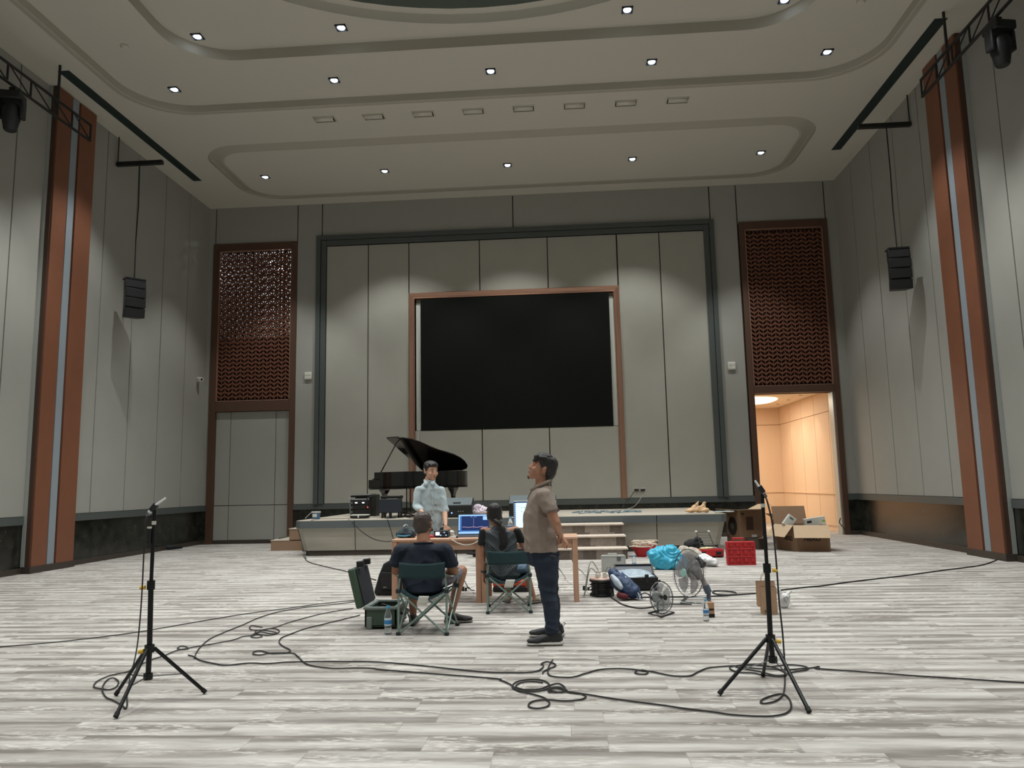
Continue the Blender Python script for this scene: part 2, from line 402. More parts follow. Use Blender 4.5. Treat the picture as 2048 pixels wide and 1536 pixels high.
# backing with the real openings
for a, b, z0, z1 in ((XL, LO + .05, 0, ZC), (LO, RO, 8.1, ZC),  (RO - .05, SX0 - .17, 0, ZC), (SX0 - .17, SX1 + .17, 0, SZ0), (SX0 - .17, SX1 + .17, 6.44, ZC), (SX1 + .17, PLO + .05, 0, ZC), (PLO, PRO, 8.1, ZC), (PRO - .05, XR, 0, ZC)):
    mb.box(a, b, .02, .3, z0, z1, 1, W)
for a, b, z0, z1 in ((XL - .01, -9.573, .995, ZC + .03), (-9.573, -7.246, 8.13, ZC + .03), (-7.246, -6.555, .995, ZC + .03), (-6.555, -1.279, 8.1, ZC + .03), (-1.279, 3.98, 8.1, ZC + .03), (3.98, 4.68, .995, ZC + .03), (4.68, 6.963, 8.13, ZC + .03), (6.963, XR + .01, .995, ZC + .03)):
    panel(mb, a, b, z0, z1, W)
for a, b, z0, z1 in ((-6.42, -5.258, .995, 8.0), (-5.258, -4.138, .995, 8.0), (-4.138, -2.206, 6.55, 8.0), (-2.206, -.37, 6.55, 8.0), (-.37, 1.481, 6.55, 8.0), (1.49, 2.61, .995, 8.0), (2.61, 3.8, .995, 8.0), (-3.99, -2.204, .995, SZ0), (-2.204, -.44, .995, SZ0), (-.44, 1.36, .995, SZ0)):
    panel(mb, a, b, z0, z1, W, 5)
for a, b in ((XL, LO), (RO, PLO), (PRO, XR)):
    mb.box(a, b, -.012, .02, .09, .87, 2, W); mb.box(a, b, -.045, .02, .86, 1.0, 3, W); mb.box(a, b, -.05, .02, 0, .1, 4, W)
# left portal's lower panel
for a, b in ((LI, -9.02), (-9.02, -7.77), (-7.77, RI)):
    for z0, z1 in ((.09, 1.0), (1.0, 3.5)): mb.box(a + .008, b - .008, .03, .1, z0 + .008, z1 - .008, 0, W)
mb.box(LI, RI, .0, .1, 0, .09, 4, W); mb.box(LI, RI, .1, .3, 0, 3.6, 1, W)
struct(mb.build('wall_back', WM + [mFab2], smooth=False))

def frame_trim(name, boxes, mats, bevel=.008):
    mb = MB()
    for b in boxes: mb.box(b[0], b[1], YB - b[2], YB + b[3], b[4], b[5], b[6] if len(b) > 6 else 0)
    return struct(mb.build(name, mats, bevel=bevel, smooth=False))
# big grey picture frame round the stage wall, in two steps
gx0, gx1, gz = -6.69, 4.05, 8.28
frame_trim('trim_1', [(gx0, gx0 + .12, .1, .02, .99, gz), (gx1 - .12, gx1, .1, .02, .99, gz), (gx0 + .12, gx1 - .12, .1, .02, gz - .12, gz),
                      (gx0 + .13, gx0 + .27, .07, .02, .99, gz - .13), (gx1 - .27, gx1 - .13, .07, .02, .99, gz - .13), (gx0 + .27, gx1 - .27, .07, .02, gz - .27, gz - .13),
                      (gx0 + .10, gx0 + .15, .04, .02, .99, gz - .12), (gx1 - .15, gx1 - .10, .04, .02, .99, gz - .12), (gx0 + .15, gx1 - .15, .04, .02, gz - .15, gz - .10)], mFrameGrey)
# copper frame
cx0, cx1, cz = -4.14, 1.505, 6.585
t_ = MB()
def mould(mb, path, prof, m=0):      # mitred frame profile (offset inward, height) along an open U path in the wall plane
    pts = []
    for (px, pz, nx, nz_) in path: pts.append([V((px + nx * a, YB - h, pz + nz_ * a)) for a, h in prof])
    n = len(prof)
    for A, B in zip(pts, pts[1:]): mb.add(A + B, [(k, k + 1, n + k + 1, n + k) for k in range(n - 1)], m)
mould(t_, [(cx0, .995, 1, 0), (cx0, cz, 1, -1), (cx1, cz, -1, -1), (cx1, .995, -1, 0)], [(0, -.02), (0, .05), (.02, .075), (.05, .06), (.08, .035), (.125, .03), (.14, .045), (.155, .04), (.155, -.12)])
struct(t_.build('trim_2', mCopper))
frame_trim('trim_3', [(LO, LI, .06, .1, 0, 8.175), (RI, RO, .06, .1, 0, 8.175), (LI, RI, .06, .1, 7.97, 8.175), (LI, RI, .05, .1, 3.5, 3.77)], mBrown)
frame_trim('trim_4', [(PLO, PLI, .06, .3, 0, 8.175), (PRI, PRO, .06, .3, 0, 8.175), (PLI, PRI, .06, .3, 7.97, 8.175), (PLI, PRI, .06, .3, 3.6, 3.79)], mBrown)
for nme, a, b in (('trim_5', LI, RI), ('trim_6', PLI, PRI)):
    t_ = MB(); e = .022
    for q in ((a, a + e, 3.78, 7.97), (b - e, b, 3.78, 7.97), (a, b, 3.78, 3.78 + e), (a, b, 7.97 - e, 7.97)): t_.box(q[0], q[1], YB - .045, YB + .05, q[2], q[3])
    struct(t_.build(nme, mTrimPk, smooth=False))
struct(frame_trim('trim_7', [(PRI - .035, PRI + .002, -.02, .34, 0, 3.6)], mMetalW, 0))

# herringbone screens in both portals
def lattice(a, b, seed, label):
    z0, z1 = 3.8, 7.95; ncol = 19; wc = (b - a - .05) / ncol; xa = a + .025
    root = thing('lattice_screen', ((a + b) / 2, YB, z0), label, 'screen')
    mb = MB()
    for k in range(ncol + 1): mb.box(xa + k * wc - .008, xa + k * wc + .008, YB - .01, YB + .02, z0, z1)
    def slats(mb, y, flip, pitch, th, dep):
        for k in range(ncol):
            s_ = 1 if (k + flip) % 2 else -1; xl, xr = xa + k * wc, xa + (k + 1) * wc; rise = wc * .72; z = z0 - rise
            while z < z1:
                za, zb = (z, z + rise) if s_ > 0 else (z + rise, z)
                if min(za, zb) > z0 - .0 and max(za, zb) + th < z1:
                    vs = [V((xx, yy, zz)) for yy in (y, y + dep) for xx, zz in ((xl, za), (xr, zb), (xr, zb + th), (xl, za + th))]
                    mb.add(vs, [(0, 1, 2, 3), (7, 6, 5, 4), (0, 4, 5, 1), (3, 2, 6, 7), (1, 5, 6, 2), (0, 3, 7, 4)])
                z += pitch
    slats(mb, YB - .015, 0, .115, .052, .03)
    mb.build('slat_panel', mLat, root, smooth=False)
    m2 = MB(); cs = (b - a) / 9; nr = int((z1 - z0) / cs); cz_ = (z1 - z0) / nr; yb_ = YB + .07
    for k in range(10): m2.box(a + k * cs - .02, a + k * cs + .02, yb_, yb_ + .02, z0, z1)
    for k in range(nr + 1): m2.box(a, b, yb_, yb_ + .02, z0 + k * cz_ - .02, z0 + k * cz_ + .02)
    for i in range(9):
        for j in range(nr):
            p0 = V((a + i * cs, yb_ + .01, z0 + j * cz_)); dx, dz = V((cs, 0, 0)), V((0, 0, cz_))
            m2.bar(p0, p0 + dx + dz, .038, .018, 0, (0, 1, 0)); m2.bar(p0 + dx, p0 + dz, .038, .018, 0, (0, 1, 0)); m2.bar(p0 + dx / 2, p0 + dx / 2 + dz, .03, .018, 0, (0, 1, 0)); m2.bar(p0 + dz / 2, p0 + dz / 2 + dx, .03, .018, 0, (0, 1, 0))
    m2.build('backing_lattice', mLatDark, root, smooth=False)
lattice(LI, RI, 1, 'herringbone wooden screen left of the stage wall with bright lamps showing through it')
lattice(PLI, PRI, 2, 'unlit herringbone wooden screen above the open doorway')

# the dim gallery behind the left screen, with two lamps
mGal = mat('gallery_plaster', (150, 146, 140), .9)
g = MB(); xa, xb, ya, yb, za, zb = -11.2, -6.4, YB + .3, 23.6, 3.6, 8.8
g.box(xa, xb, yb, yb + .1, za, zb); g.box(xa - .1, xa, ya, yb, za, zb); g.box(xb, xb + .1, ya, yb, za, zb); g.box(xa, xb, ya, yb, za - .1, za); g.box(xa, xb, ya, yb, zb, zb + .1); g.box(LI - .1, RI + .1, YB + .18, YB + .24, za, 5.55)
struct(g.build('wall_gallery', mGal, smooth=False))
g = MB(); g.box(PLI - .4, PRI + .3, YB + .12, YB + .3, 3.6, 8.1, 0); struct(g.build('wall_panel', mat('dark_backing', (40, 32, 28), .9), smooth=False))
mLampOn = mat('lamp_lens', (255, 255, 255), .4, emit=(225, 240, 255, 9))
for i, (px, py) in enumerate(((543, 526), (562, 540))):
    p = at(px, py, 21.6); r = thing('pendant_lamp', p, ('left of the two bright lamps glowing behind the herringbone screen', 'right of the two bright lamps glowing behind the herringbone screen')[i], 'lamp', 'lamps behind the screen')
    m_ = MB(); m_.lathe([(.0, -.07), (.06, -.05), (.085, 0), (.06, .05), (0, .07)], 16, 0, Matrix.Translation(p)); m_.build('globe', mLampOn, r)
    m_ = MB(); m_.tube([p + V((0, 0, .06)), V((p.x, p.y, zb))], .01); m_.build('rod', mKick, r)
    ld = bpy.data.lights.new('bulb', 'POINT'); ld.energy = 150; ld.shadow_soft_size = .1; ld.color = (.85, .93, 1); lo = bpy.data.objects.new('bulb', ld); COL.objects.link(lo); lo.location = p + V((.0, .2, -.2)); adopt(lo, r)

# the warm room beyond the doorway
mWarm = mat('cream_panel', (218, 190, 160), .6); mWarmGap = mat('cream_gap', (150, 112, 74), .8); mWarmCeil = mat('cream_ceiling', (235, 214, 184), .8)
mCove = mat('cove_light', (255, 240, 215), .5, emit=(255, 236, 205, 1.6))
RX, RYF, RZ, RX0 = 7.08, 26.0, 3.76, 0.2
g = MB(); g.box(RX, RX + .1, YB + .3, RYF, 0, RZ, 1)
yy = RYF
while yy > YB + .3:
    y2 = max(yy - 1.2, YB + .3)
    for z0, z1 in ((.1, 1.0), (1.02, 3.2), (3.2, RZ)): g.box(RX - .02, RX, y2 + .008, yy - .008, z0 + .008, z1 - .008, 0)
    yy = y2
g.box(RX - .05, RX, YB + .3, RYF, .98, 1.03, 0); g.box(RX - .03, RX, YB + .3, RYF, 0, .1, 0)
struct(g.build('wall_hallway_right', [mWarm, mWarmGap], smooth=False))
g = MB(); g.box(RX0, RX + .1, RYF, RYF + .1, 0, RZ, 0)
g.box(RX0, RX, RYF - .03, RYF, .98, 1.03, 0); g.box(RX0, RX, RYF - .012, RYF, 3.19, 3.205, 1)
g.box(RX0 - .1, RX0, YB + .3, RYF, 0, RZ, 0); g.box(RX0, PLO, YB + .3, YB + .4, 0, RZ, 0); g.box(PRO, RX, YB + .3, YB + .4, 0, RZ, 0)
struct(g.build('wall_hallway', [mWarm, mWarmGap], smooth=False))
g = MB(); g.box(RX0, RX, YB + .3, RYF, RZ, RZ + .1, 0); o = struct(g.build('ceiling_hallway', [mWarmCeil], smooth=False))
g = MB(); g.box(RX0, RX, YB + .35, RYF, -.12, 0); struct(g.build('floor_hallway', mCarpet, smooth=False))
ov = [(3.9 + 2.35 * (abs(cos(a)) ** .6) * (1 if cos(a) > 0 else -1), 23.4 + 1.25 * (abs(sin(a)) ** .6) * (1 if sin(a) > 0 else -1)) for a in [2 * pi * k / 40 for k in range(40)]]
g = MB(); g.prism(ov, RZ - .03, RZ + .01); cv_ = g.build('ceiling_light', mCove, smooth=False); tag(cv_, 'long rounded glowing ceiling panel in the room beyond the doorway', 'ceiling light')
def light(name, typ, loc, energy, color, size=.1, parent=None, rot=None, spot=None, blend=.3, shape=None, size_y=None):
    ld = bpy.data.lights.new(name, typ); ld.energy = energy; ld.color = color
    if typ == 'AREA':
        ld.size = size
        if shape: ld.shape = shape; ld.size_y = size_y or size
    else: ld.shadow_soft_size = size
    if typ == 'SPOT': ld.spot_size = spot; ld.spot_blend = blend
    lo = bpy.data.objects.new(name, ld); COL.objects.link(lo); lo.location = loc
    if rot: lo.rotation_euler = rot
    if parent: adopt(lo, parent)
    return lo
WARMC = (1.0, .91, .78)
light('cove_glow', 'AREA', (3.9, 23.4, RZ - .05), 190, WARMC, 4.2, None, None, shape='RECTANGLE', size_y=2.2)
for k, yy in enumerate((24.6, 23.4, 22.2)):
    p = V((RX - .42, yy, RZ)); r = thing('hallway_downlight', p, ('farthest', 'middle', 'nearest')[k] + ' of the small recessed lamps along the cream wall beyond the doorway', 'downlight', 'downlights beyond the doorway')
    m_ = MB(); m_.lathe([(.06, -.012), (.045, -.008), (.04, 0.0)], 16, 0, Matrix.Translation(p)); m_.build('trim_ring', mMetalW, r)
    m_ = MB(); m_.lathe([(0, -.004), (.04, -.004)], 12, 0, Matrix.Translation(p)); m_.build('lens', mCove, r)
    light('bulb', 'SPOT', p + V((0, 0, -.03)), 26, WARMC, .03, r, spot=radians(70), blend=.7)

# pilasters on the side walls
for side, sx, lab in (('left', 1, 'terracotta pilaster with a grey stripe on the left wall under the truss'), ('right', -1, 'terracotta pilaster with a grey stripe on the right wall under the truss')):
    xw = XL if sx > 0 else XR
    def bx(mb, d0, d1, y0, y1, z0, z1, m=0):
        a, b = xw + sx * d0, xw + sx * d1; mb.box(min(a, b), max(a, b), y0, y1, z0, z1, m)
    o = MB(); bx(o, .021, .17, 13.28, 14.5, .12, ZC - .002); root = o.build('pilaster', mat('pilaster_edge', (72, 50, 38), .6), bevel=.004, smooth=False)
    tag(root, lab, 'pilaster')
    for y0, y1, nme, mm in ((13.30, 13.70, 'terracotta_panel', mTerra), (13.74, 13.93, 'grey_stripe', mGreyStrip), (13.97, 14.48, 'terracotta_panel', mTerra)):
        o = MB(); bx(o, .165, .2 if nme[0] == 't' else .185, y0, y1, .12, ZC - .02); o.build(nme, mm, root, smooth=False, bevel=.003)
    o = MB(); bx(o, .021, .09, 13.264, 13.285, .12, ZC - .01); o.build('pale_edge_trim', mMetalW, root, smooth=False)
    o = MB(); bx(o, .021, .21, 13.264, 14.516, 0, .12); o.build('plinth', mKick, root, smooth=False, bevel=.004)

# ------------------------------------------------------------------ ceiling fittings
mLens = mat('downlight_lens', (255, 255, 255), .3, emit=(225, 238, 255, 14))
mTrimD = mat('downlight_trim', (46, 54, 66), .35, metal=.3)
def downlight(x, y, z, label, energy=SPOT_W, ang=92):
    p = V((x, y, z)); r = thing('downlight', p, label, 'downlight', 'ceiling downlights')
    m_ = MB(); s_ = .095
    for a in (0, 1, 2, 3):
        R_ = Matrix.Translation(p) @ Matrix.Rotation(a * pi / 2, 4, 'Z'); m_.box(-s_, s_, s_ - .022, s_, -.022, .0, 0, R_)
    m_.box(-s_, s_, -s_, s_, -.006, .002, 0, Matrix.Translation(p)); m_.build('trim', mTrimD, r, smooth=False)
    m_ = MB(); m_.lathe([(.068, -.008), (.062, -.02), (.045, -.03), (0, -.036)], 20, 0, Matrix.Translation(p)); m_.build('lens', mLens, r)
    light('bulb', 'SPOT', p + V((0, 0, -.06)), energy, COOL, .045, r, spot=radians(ang), blend=.45)
ord5 = ('leftmost', 'second from left', 'middle', 'second from right', 'rightmost')
for i, x in enumerate((-7.35, -4.31, -1.25, 1.79, 4.85)): downlight(x, 17.93, ZC - .03, f'{ord5[i]} downlight in the rear sunk ceiling panel nearest the stage wall', ang=(79 if i in (0, 4) else 94))
for i, x in enumerate((-7.6, -4.35, -1.26, 1.83, 5.1)): downlight(x, 13.72 * 1.013, Z1, f'{ord5[i]} downlight in the row just inside the large ceiling tray')
for i, x in enumerate((-6.45, -3.8, 1.27, 3.95)): downlight(x, 12.08 * 1.036, Z2, f'{("leftmost", "second from left", "third from left", "rightmost")[i]} downlight in the nearest row, inside the inner tray')
# rows of the same lamps that carry on overhead and behind the camera
for x in (-7.6, 5.1):
    for k, y in enumerate((10.6, 7.4, 4.2, 1.0)): downlight(x, y, Z1, f'downlight overhead along the {"left" if x < 0 else "right"} edge of the tray, {("first", "second", "third", "fourth")[k]} towards the viewer')
for x in (-4.3, -1.25, 1.8):
    for k, y in enumerate((8.5, 4.9)): downlight(x, y, Z2 + (.6 if y > 5 else 0), f'downlight overhead {("above the oval dome", "behind the oval dome")[k]} {("left", "centre", "right")[(x > -4) + (x > 0)]}')
for i, x in enumerate((-7.6, -4.35, -1.26, 1.83, 5.1)):
    for k, y in enumerate((-1.4, -5.6)): downlight(x, y, Z1 if k == 0 else ZC - .03, f'{ord5[i]} downlight behind the viewer in the {("first", "last")[k]} row')

# slot diffusers beside the trays
mSlot = mat('slot_dark', (30, 44, 42), .6)
for sx, xa in (('left', -9.27), ('right', 6.54)):
    r = thing('slot_diffuser', (xa + .11, 15.4, ZC), f'long dark air slot in the ceiling along the {sx} wall', 'air vent')
    m_ = MB(); m_.box(xa, xa + .22, 12.8, 18.05, ZC - .008, ZC - .001); m_.build('slot_bed', mSlot, r, smooth=False)
    for k in range(3): m_ = MB(); m_.box(xa + .05 + k * .055, xa + .06 + k * .055, 12.82, 18.03, ZC - .016, ZC - .006); m_.build('blade', mat('slot_blade', (38, 54, 52), .6) if k == 0 else bpy.data.materials['slot_blade'], r, smooth=False)
# the row of eight jet diffusers
mVentBody = mat('vent_paint', (196, 193, 180), .7); mBlkVent = mat('vent_void', (16, 16, 15), .9)
ordn = ('leftmost', 'second from left', 'third from left', 'fourth from left', 'fourth from right', 'third from right', 'second from right', 'rightmost')
protoV = None
for k in range(8):
    x = -4.95 + k * 1.063
    if protoV is None:
        r = thing('air_vent', (0, 0, 0), '', 'air vent', 'air vents in a row', local=True)
        m_ = MB(); m_.box(-.22, .22, -.12, .12, -.006, .004); m_.build('back_plate', mBlkVent, r, smooth=False)
        m_ = MB()
        for q in ((-.22, .22, -.13, -.115), (-.22, .22, .115, .13), (-.235, -.215, -.13, .13), (.215, .235, -.13, .13)): m_.box(*q, -.02, .004)
        m_.build('frame', mVentBody, r, smooth=False)
        m_ = MB(); m_.grid(lambda u, v: (-.2 + .4 * u, -.10 + .14 * v, -.015 - .045 * sin(pi * min(1, v * 1.0) * .9)), 1, 8); m_.build('curved_blade', mVentBody, r, solid=.006)
        protoV = r
    else: r = copy_tree(protoV)
    r.location = (x, 15.19, ZC); r['label'] = f'{ordn[k]} of the eight small air vents in a row across the ceiling'
for px, py, z, lb in ((249, 92, Z1, 'small round ceiling detector near the left end of the large tray'), (1722, 2, Z1, 'small round ceiling detector near the right end of the large tray, at the top edge')):
    p = fl(px, py, z); r = thing('smoke_detector', p, lb, 'smoke detector')
    m_ = MB(); m_.lathe([(.07, 0), (.07, -.02), (.05, -.045), (0, -.05)], 20, 0, Matrix.Translation(p)); m_.build('housing', mVentBody, r)
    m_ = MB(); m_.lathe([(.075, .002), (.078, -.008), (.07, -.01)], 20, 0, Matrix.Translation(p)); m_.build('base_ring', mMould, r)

# ------------------------------------------------------------------ trusses with moving heads
mBlk = mat('black_steel', (22, 23, 22), .5); mBlkP = mat('black_plastic', (20, 22, 24), .5); mBlkSoft = mat('matt_black', (24, 25, 26), .8)
for side, x in (('left', -9.1), ('right', 6.6)):
    r = thing('lighting_truss', (x, 13.6, 8.2), f'black ladder truss hung high along the {side} wall carrying moving lights', 'truss', 'lighting trusses')
    zt, zb, y1, y0 = 8.53, 8.21, 13.6, 7.0
    for z, nme in ((zt, 'top_chord'), (zb, 'bottom_chord')): MB().tube([(x, y0, z), (x, y1, z)], .026, 10).build(nme, mBlk, r)
    yy = y1
    while yy > y0 + .2:
        MB().tube([(x, yy, zb), (x, yy, zt)], .018, 8).build('upright', mBlk, r)
        if yy - .56 > y0: MB().tube([(x, yy - .02, zb + .02), (x, yy - .50, zt - .02)], .013, 6).build('diagonal', mBlk, r)
        yy -= .56
    for yy in (12.62, 9.6, 7.4): MB().tube([(x, yy, zb), (x, yy, ZC + .0)], .024, 8).build('hanger', mBlk, r)
mGlassD = mat('dark_lens', (15, 22, 30), .1)
def moving_head(x, y, ztop, rz, label):
    r = thing('moving_light', (x, y, ztop), label, 'stage light', 'moving lights on the trusses')
    T = Matrix.Translation((x, y, ztop)) @ Matrix.Rotation(rz, 4, 'Z')
    MB().box(-.05, .05, -.03, .03, -.06, .05, 0, T).build('clamp', mBlk, r, bevel=.008)
    MB().box(-.17, .17, -.15, .15, -.20, -.06, 0, T).build('base_box', mBlkP, r, bevel=.02)
    for s_ in (-1, 1): MB().box(s_ * .17 - .03, s_ * .17 + .03, -.08, .08, -.50, -.18, 0, T).build('yoke_arm', mBlkP, r, bevel=.02)
    MB().lathe([(.0, -.26), (.11, -.27), (.145, -.34), (.145, -.50), (.125, -.56), (.10, -.70), (.085, -.72)], 24, 0, T).build('head', mBlkP, r)
    MB().lathe([(0, -.715), (.084, -.715)], 20, 0, T).build('lens', mGlassD, r)
moving_head(-9.1, 11.5, 8.13, .3, 'black moving light hanging under the left truss')
moving_head(6.6, 11.15, 8.12, .2, 'black moving light hanging under the right truss beside the pilaster')
moving_head(6.6, 9.75, 8.12, .8, 'black moving light cut off by the top right corner of the picture')

# hung loudspeakers
for side, xr, xs_, sgn in (('left', -9.70, -9.2, 1), ('right', 7.22, 6.75, -1)):
    Y = 15.5; r = thing('hanging_speaker', (xs_, Y, 5.1), f'small black line-array speaker hung on a cable near the {side} wall', 'loudspeaker', 'hanging speakers')
    MB().tube([(xr, Y, 8.58), (xr, Y, 9.22)], .012).build('drop_rod', mBlk, r)
    MB().bar((xr - sgn * .02, Y, 8.58), (xr + sgn * 1.03, Y, 8.58), .09, .09).build('hanging_bar', mBlk, r, bevel=.006)
    MB().tube([(xs_ + sgn * -.0, Y, 8.56), (xs_ + .01, Y + .01, 7.6), (xs_ - .01, Y, 6.8), (xs_, Y, 5.95)], .013).build('cable', mBlk, r)
    rz = (.85 if sgn > 0 else -.1)
    for k in range(4):
        T = Matrix.Translation((xs_, Y, 5.83 - k * .205)) @ Matrix.Rotation(rz, 4, 'Z') @ Matrix.Rotation(radians(-3 + 4 * k - 4), 4, 'X') @ Matrix.Translation((0, .012 * (k - 1.5) ** 2, 0))
        b = MB(); b.prism([(-.21, -.14), (.21, -.14), (.15, .16), (-.15, .16)], -.1, .1, 0, T); c_ = b.build('cabinet', mBlkP, r, bevel=.01)
        b = MB(); b.box(-.19, .19, -.146, -.138, -.085, .085, 0, T); b.build('grille', mBlkSoft, c_)
    T = Matrix.Translation((xs_, Y, 5.95)) @ Matrix.Rotation(rz, 4, 'Z'); MB().box(-.2, .2, -.12, .12, -.02, .01, 0, T).build('fly_plate', mBlk, r)

# wall boxes
for px, py, lb in ((617, 752, 'square white control panel on the wall left of the grey frame'), (1463, 732, 'square white control panel on the wall right of the grey frame')):
    p = at(px, py, YB - .02); r = thing('wall_panel_control', p, lb, 'wall panel', 'white wall controls')
    m_ = MB(); m_.box(p.x - .1, p.x + .1, YB - .07, YB - .02, p.z - .1, p.z + .1); m_.build('housing', mat('white_plastic', (206, 206, 196), .5), r, bevel=.012)
    for dx, dz in ((-.045, .045), (.045, .045), (-.045, -.045), (.045, -.045)): m_ = MB(); m_.box(p.x + dx - .035, p.x + dx + .035, YB - .078, YB - .068, p.z + dz - .035, p.z + dz + .035); m_.build('button', bpy.data.materials['white_plastic'], r, bevel=.004)
mWP = bpy.data.materials['white_plastic']
p = V((-9.77, 19.6, 4.33)); r = thing('wall_camera', p, 'small white camera on the left wall beside the brown portal', 'camera')
MB().box(-9.78, -9.72, 19.55, 19.65, 4.28, 4.40).build('bracket', mWP, r, bevel=.006)
MB().tube([(-9.74, 19.6, 4.36), (-9.6, 19.5, 4.33)], .06, 14).build('housing', mWP, r); MB().tube([(-9.605, 19.505, 4.331), (-9.59, 19.495, 4.328)], .03, 12).build('lens', mGlassD, r)

# LED screen with its pale side strips
r = thing('video_wall', ((SX0 + SX1) / 2, YB, SZ0), 'large black video screen in the copper frame', 'screen')
MB().box(SX0, SX1, YB - .03, YB + .1, SZ0, SZ1).build('display', mBlack, r, smooth=False)
for a, b in ((SX0 - .14, SX0 - .02), (SX1 + .02, SX1 + .14)):
    MB().box(a, b, YB + .03, YB + .08, SZ0, 6.26).build('side_strip', mWhiteStrip, r, smooth=False)
    MB().box(a, b, YB + .05, YB + .1, 6.27, SZ1).build('top_filler', mat('filler_grey', (120, 118, 108), .7) if 'filler_grey' not in bpy.data.materials else bpy.data.materials['filler_grey'], r, smooth=False)

# ------------------------------------------------------------------ stage
mStageTop = mat('stage_carpet', (176, 168, 154), .95, var=.14, scale=3, stretch=(.6, 9, 1))
mStageBand = mat('stage_band', (92, 99, 100), .5)
mStagePan = wood('stage_panel', (164, 160, 148), (178, 173, 160), .6, (1, 1, 9), .7)
mStagePl = mat('stage_plinth', (66, 58, 50), .6)
ST = .735
r = thing('stage', (-1.3, 18, 0), 'low wide stage with a grey edge band and pale front panels', 'stage')
def stg(inset, y_in, z0, z1, xa=-5.75, xb=3.19):
    # footprint: straight front with short bevelled ends
    return [(xa + inset + .12, 15.98 + y_in), (xb - inset - .12, 15.98 + y_in), (xb - inset, 16.1 + y_in), (xb - inset, YB - .055), (xa + inset, YB - .055), (xa + inset, 16.1 + y_in)]
b = MB(); b.prism(stg(0, 0, 0, 0), ST - .012, ST); b.build('deck', mStageTop, r, smooth=False)
b = MB()
for xa, xb in ((-5.75, -4.475), (-4.46, 1.77), (1.785, 3.19)): b.prism([(xa + (.12 if xa < -5 else 0), 15.97), (xb - (.12 if xb > 3 else 0), 15.97)] + ([(xb, 16.09)] if xb > 3 else []) + [(xb, YB - .06), (xa, YB - .06)] + ([(xa, 16.09)] if xa < -5 else []), .575, ST - .012)
b.build('edge_band', mStageBand, r, smooth=False)
b = MB()
P0 = stg(.03, .04, 0, 0); P1 = stg(.14, .1, 0, 0)
for (za, A), (zb, B) in (((.11, P1), (.57, P0)),):
    n = len(A); b.add([V((*p, za)) for p in A] + [V((*p, zb)) for p in B], [(k, (k + 1) % n, n + (k + 1) % n, n + k) for k in range(n)] + [tuple(range(n, 2 * n))])
b.build('front_panel', mStagePan, r, smooth=False)
b = MB()
for x in (-4.468, -1.34, 1.778): b.add([(x - .007, 16.015, .575), (x + .007, 16.015, .575), (x + .007, 16.075, .11), (x - .007, 16.075, .11)], [(0, 1, 2, 3)])
b.build('panel_joint', mGap, r, smooth=False)
b = MB(); b.prism(stg(.17, .12, 0, 0), 0, .11); b.build('plinth', mStagePl, r, smooth=False)
b = MB(); b.box(-5.6, 3.0, 16.0, 16.03, .568, .578); b.build('pale_line', mMetalW, r, smooth=False)
# front steps
r = thing('stage_steps', (.4, 15.4, 0), 'three carpeted steps up to the stage front', 'steps')
mNos = mat('step_tread', (198, 186, 172), .8, var=.08, scale=8); mRis = stone_riser()
for k, (y0, x1, z1) in enumerate(((14.55, 1.06, .2), (15.0, 1.06, .40), (15.45, 1.06, .60))):
    b = MB(); b.box(-.75, x1, y0, 15.97, z1 - .2 if k else 0, z1 - .03); b.build('riser', mRis, r, smooth=False)
    b = MB(); b.box(-.77, x1 + .015, y0 - .025, y0 + .48, z1 - .03, z1); b.build('tread', mNos, r, smooth=False, bevel=.006)
# side steps
mTan = mat('tan_step', (152, 124, 100), .7); r = thing('side_steps', (-6.4, 17.9, 0), 'two tan steps at the left end of the stage', 'steps')
for x0, z1 in ((-6.88, .24), (-6.45, .5)):
    b = MB(); b.box(x0, -6.02, 17.6, 18.6, 0 if z1 < .3 else .24, z1 - .02); b.build('step_block', mTan, r, smooth=False)
    b = MB(); b.box(x0 - .01, -6.02 if z1 > .3 else -6.44, 17.59, 18.6, z1 - .02, z1); b.build('tread', mNos, r, smooth=False)
b = MB(); b.box(-6.03, -5.76, 17.3, YB - .06, 0, .6); b.build('side_block', mStagePl, r, smooth=False)

# ------------------------------------------------------------------ on the stage
mGloss = mat('piano_lacquer', (10, 11, 11), .12, coat=.6); mGlossIn = mat('piano_inner', (26, 30, 28), .35)
mSilver = mat('brushed_silver', (176, 180, 180), .35, metal=.6); mIvory = mat('ivory_keys', (225, 222, 210), .3)
mSteel = mat('steel', (120, 124, 124), .3, metal=.8); mBrass = mat('brass', (190, 150, 70), .3, metal=.9)
PU, PV = V((.88, -.47, 0)), V((.47, .88, 0)); PO = V((-4.4, 17.12, 0))
def pn(u, v, z=0): return PO + PU * u + PV * v + V((0, 0, z))
PT = Matrix((PU, PV, V((0, 0, 1)))).transposed().to_4x4(); PT.translation = PO
r = thing('grand_piano', (PO.x + .6, PO.y + .3, ST), 'black grand piano with its lid propped open, on the stage behind the standing man', 'piano')
near = [(0, 0), (.25, -.0), (.75, 0), (.95, .06), (1.12, .22), (1.25, .42), (1.38, .58), (1.52, .68), (1.66, .80), (1.74, .95), (1.76, 1.12), (1.72, 1.3), (1.6, 1.44), (1.45, 1.49)]
outl = near + [(0, 1.5)]
zr0, zr1 = 1.37, 1.735
b = MB(); n = len(outl); inn = [(min(max(u, .05), 9) - (0 if u < .1 else .03), v + (.03 if v < .75 else -.03)) for u, v in outl]
b.prism(outl, zr0, zr0 + .05, 0, PT)
for lo, hi, m_ in ((outl, outl, 0),): b.add([PT @ V((*p, zr0)) for p in outl] + [PT @ V((*p, zr1)) for p in outl], [(k, (k + 1) % n, n + (k + 1) % n, n + k) for k in range(1, n - 1)], 0)
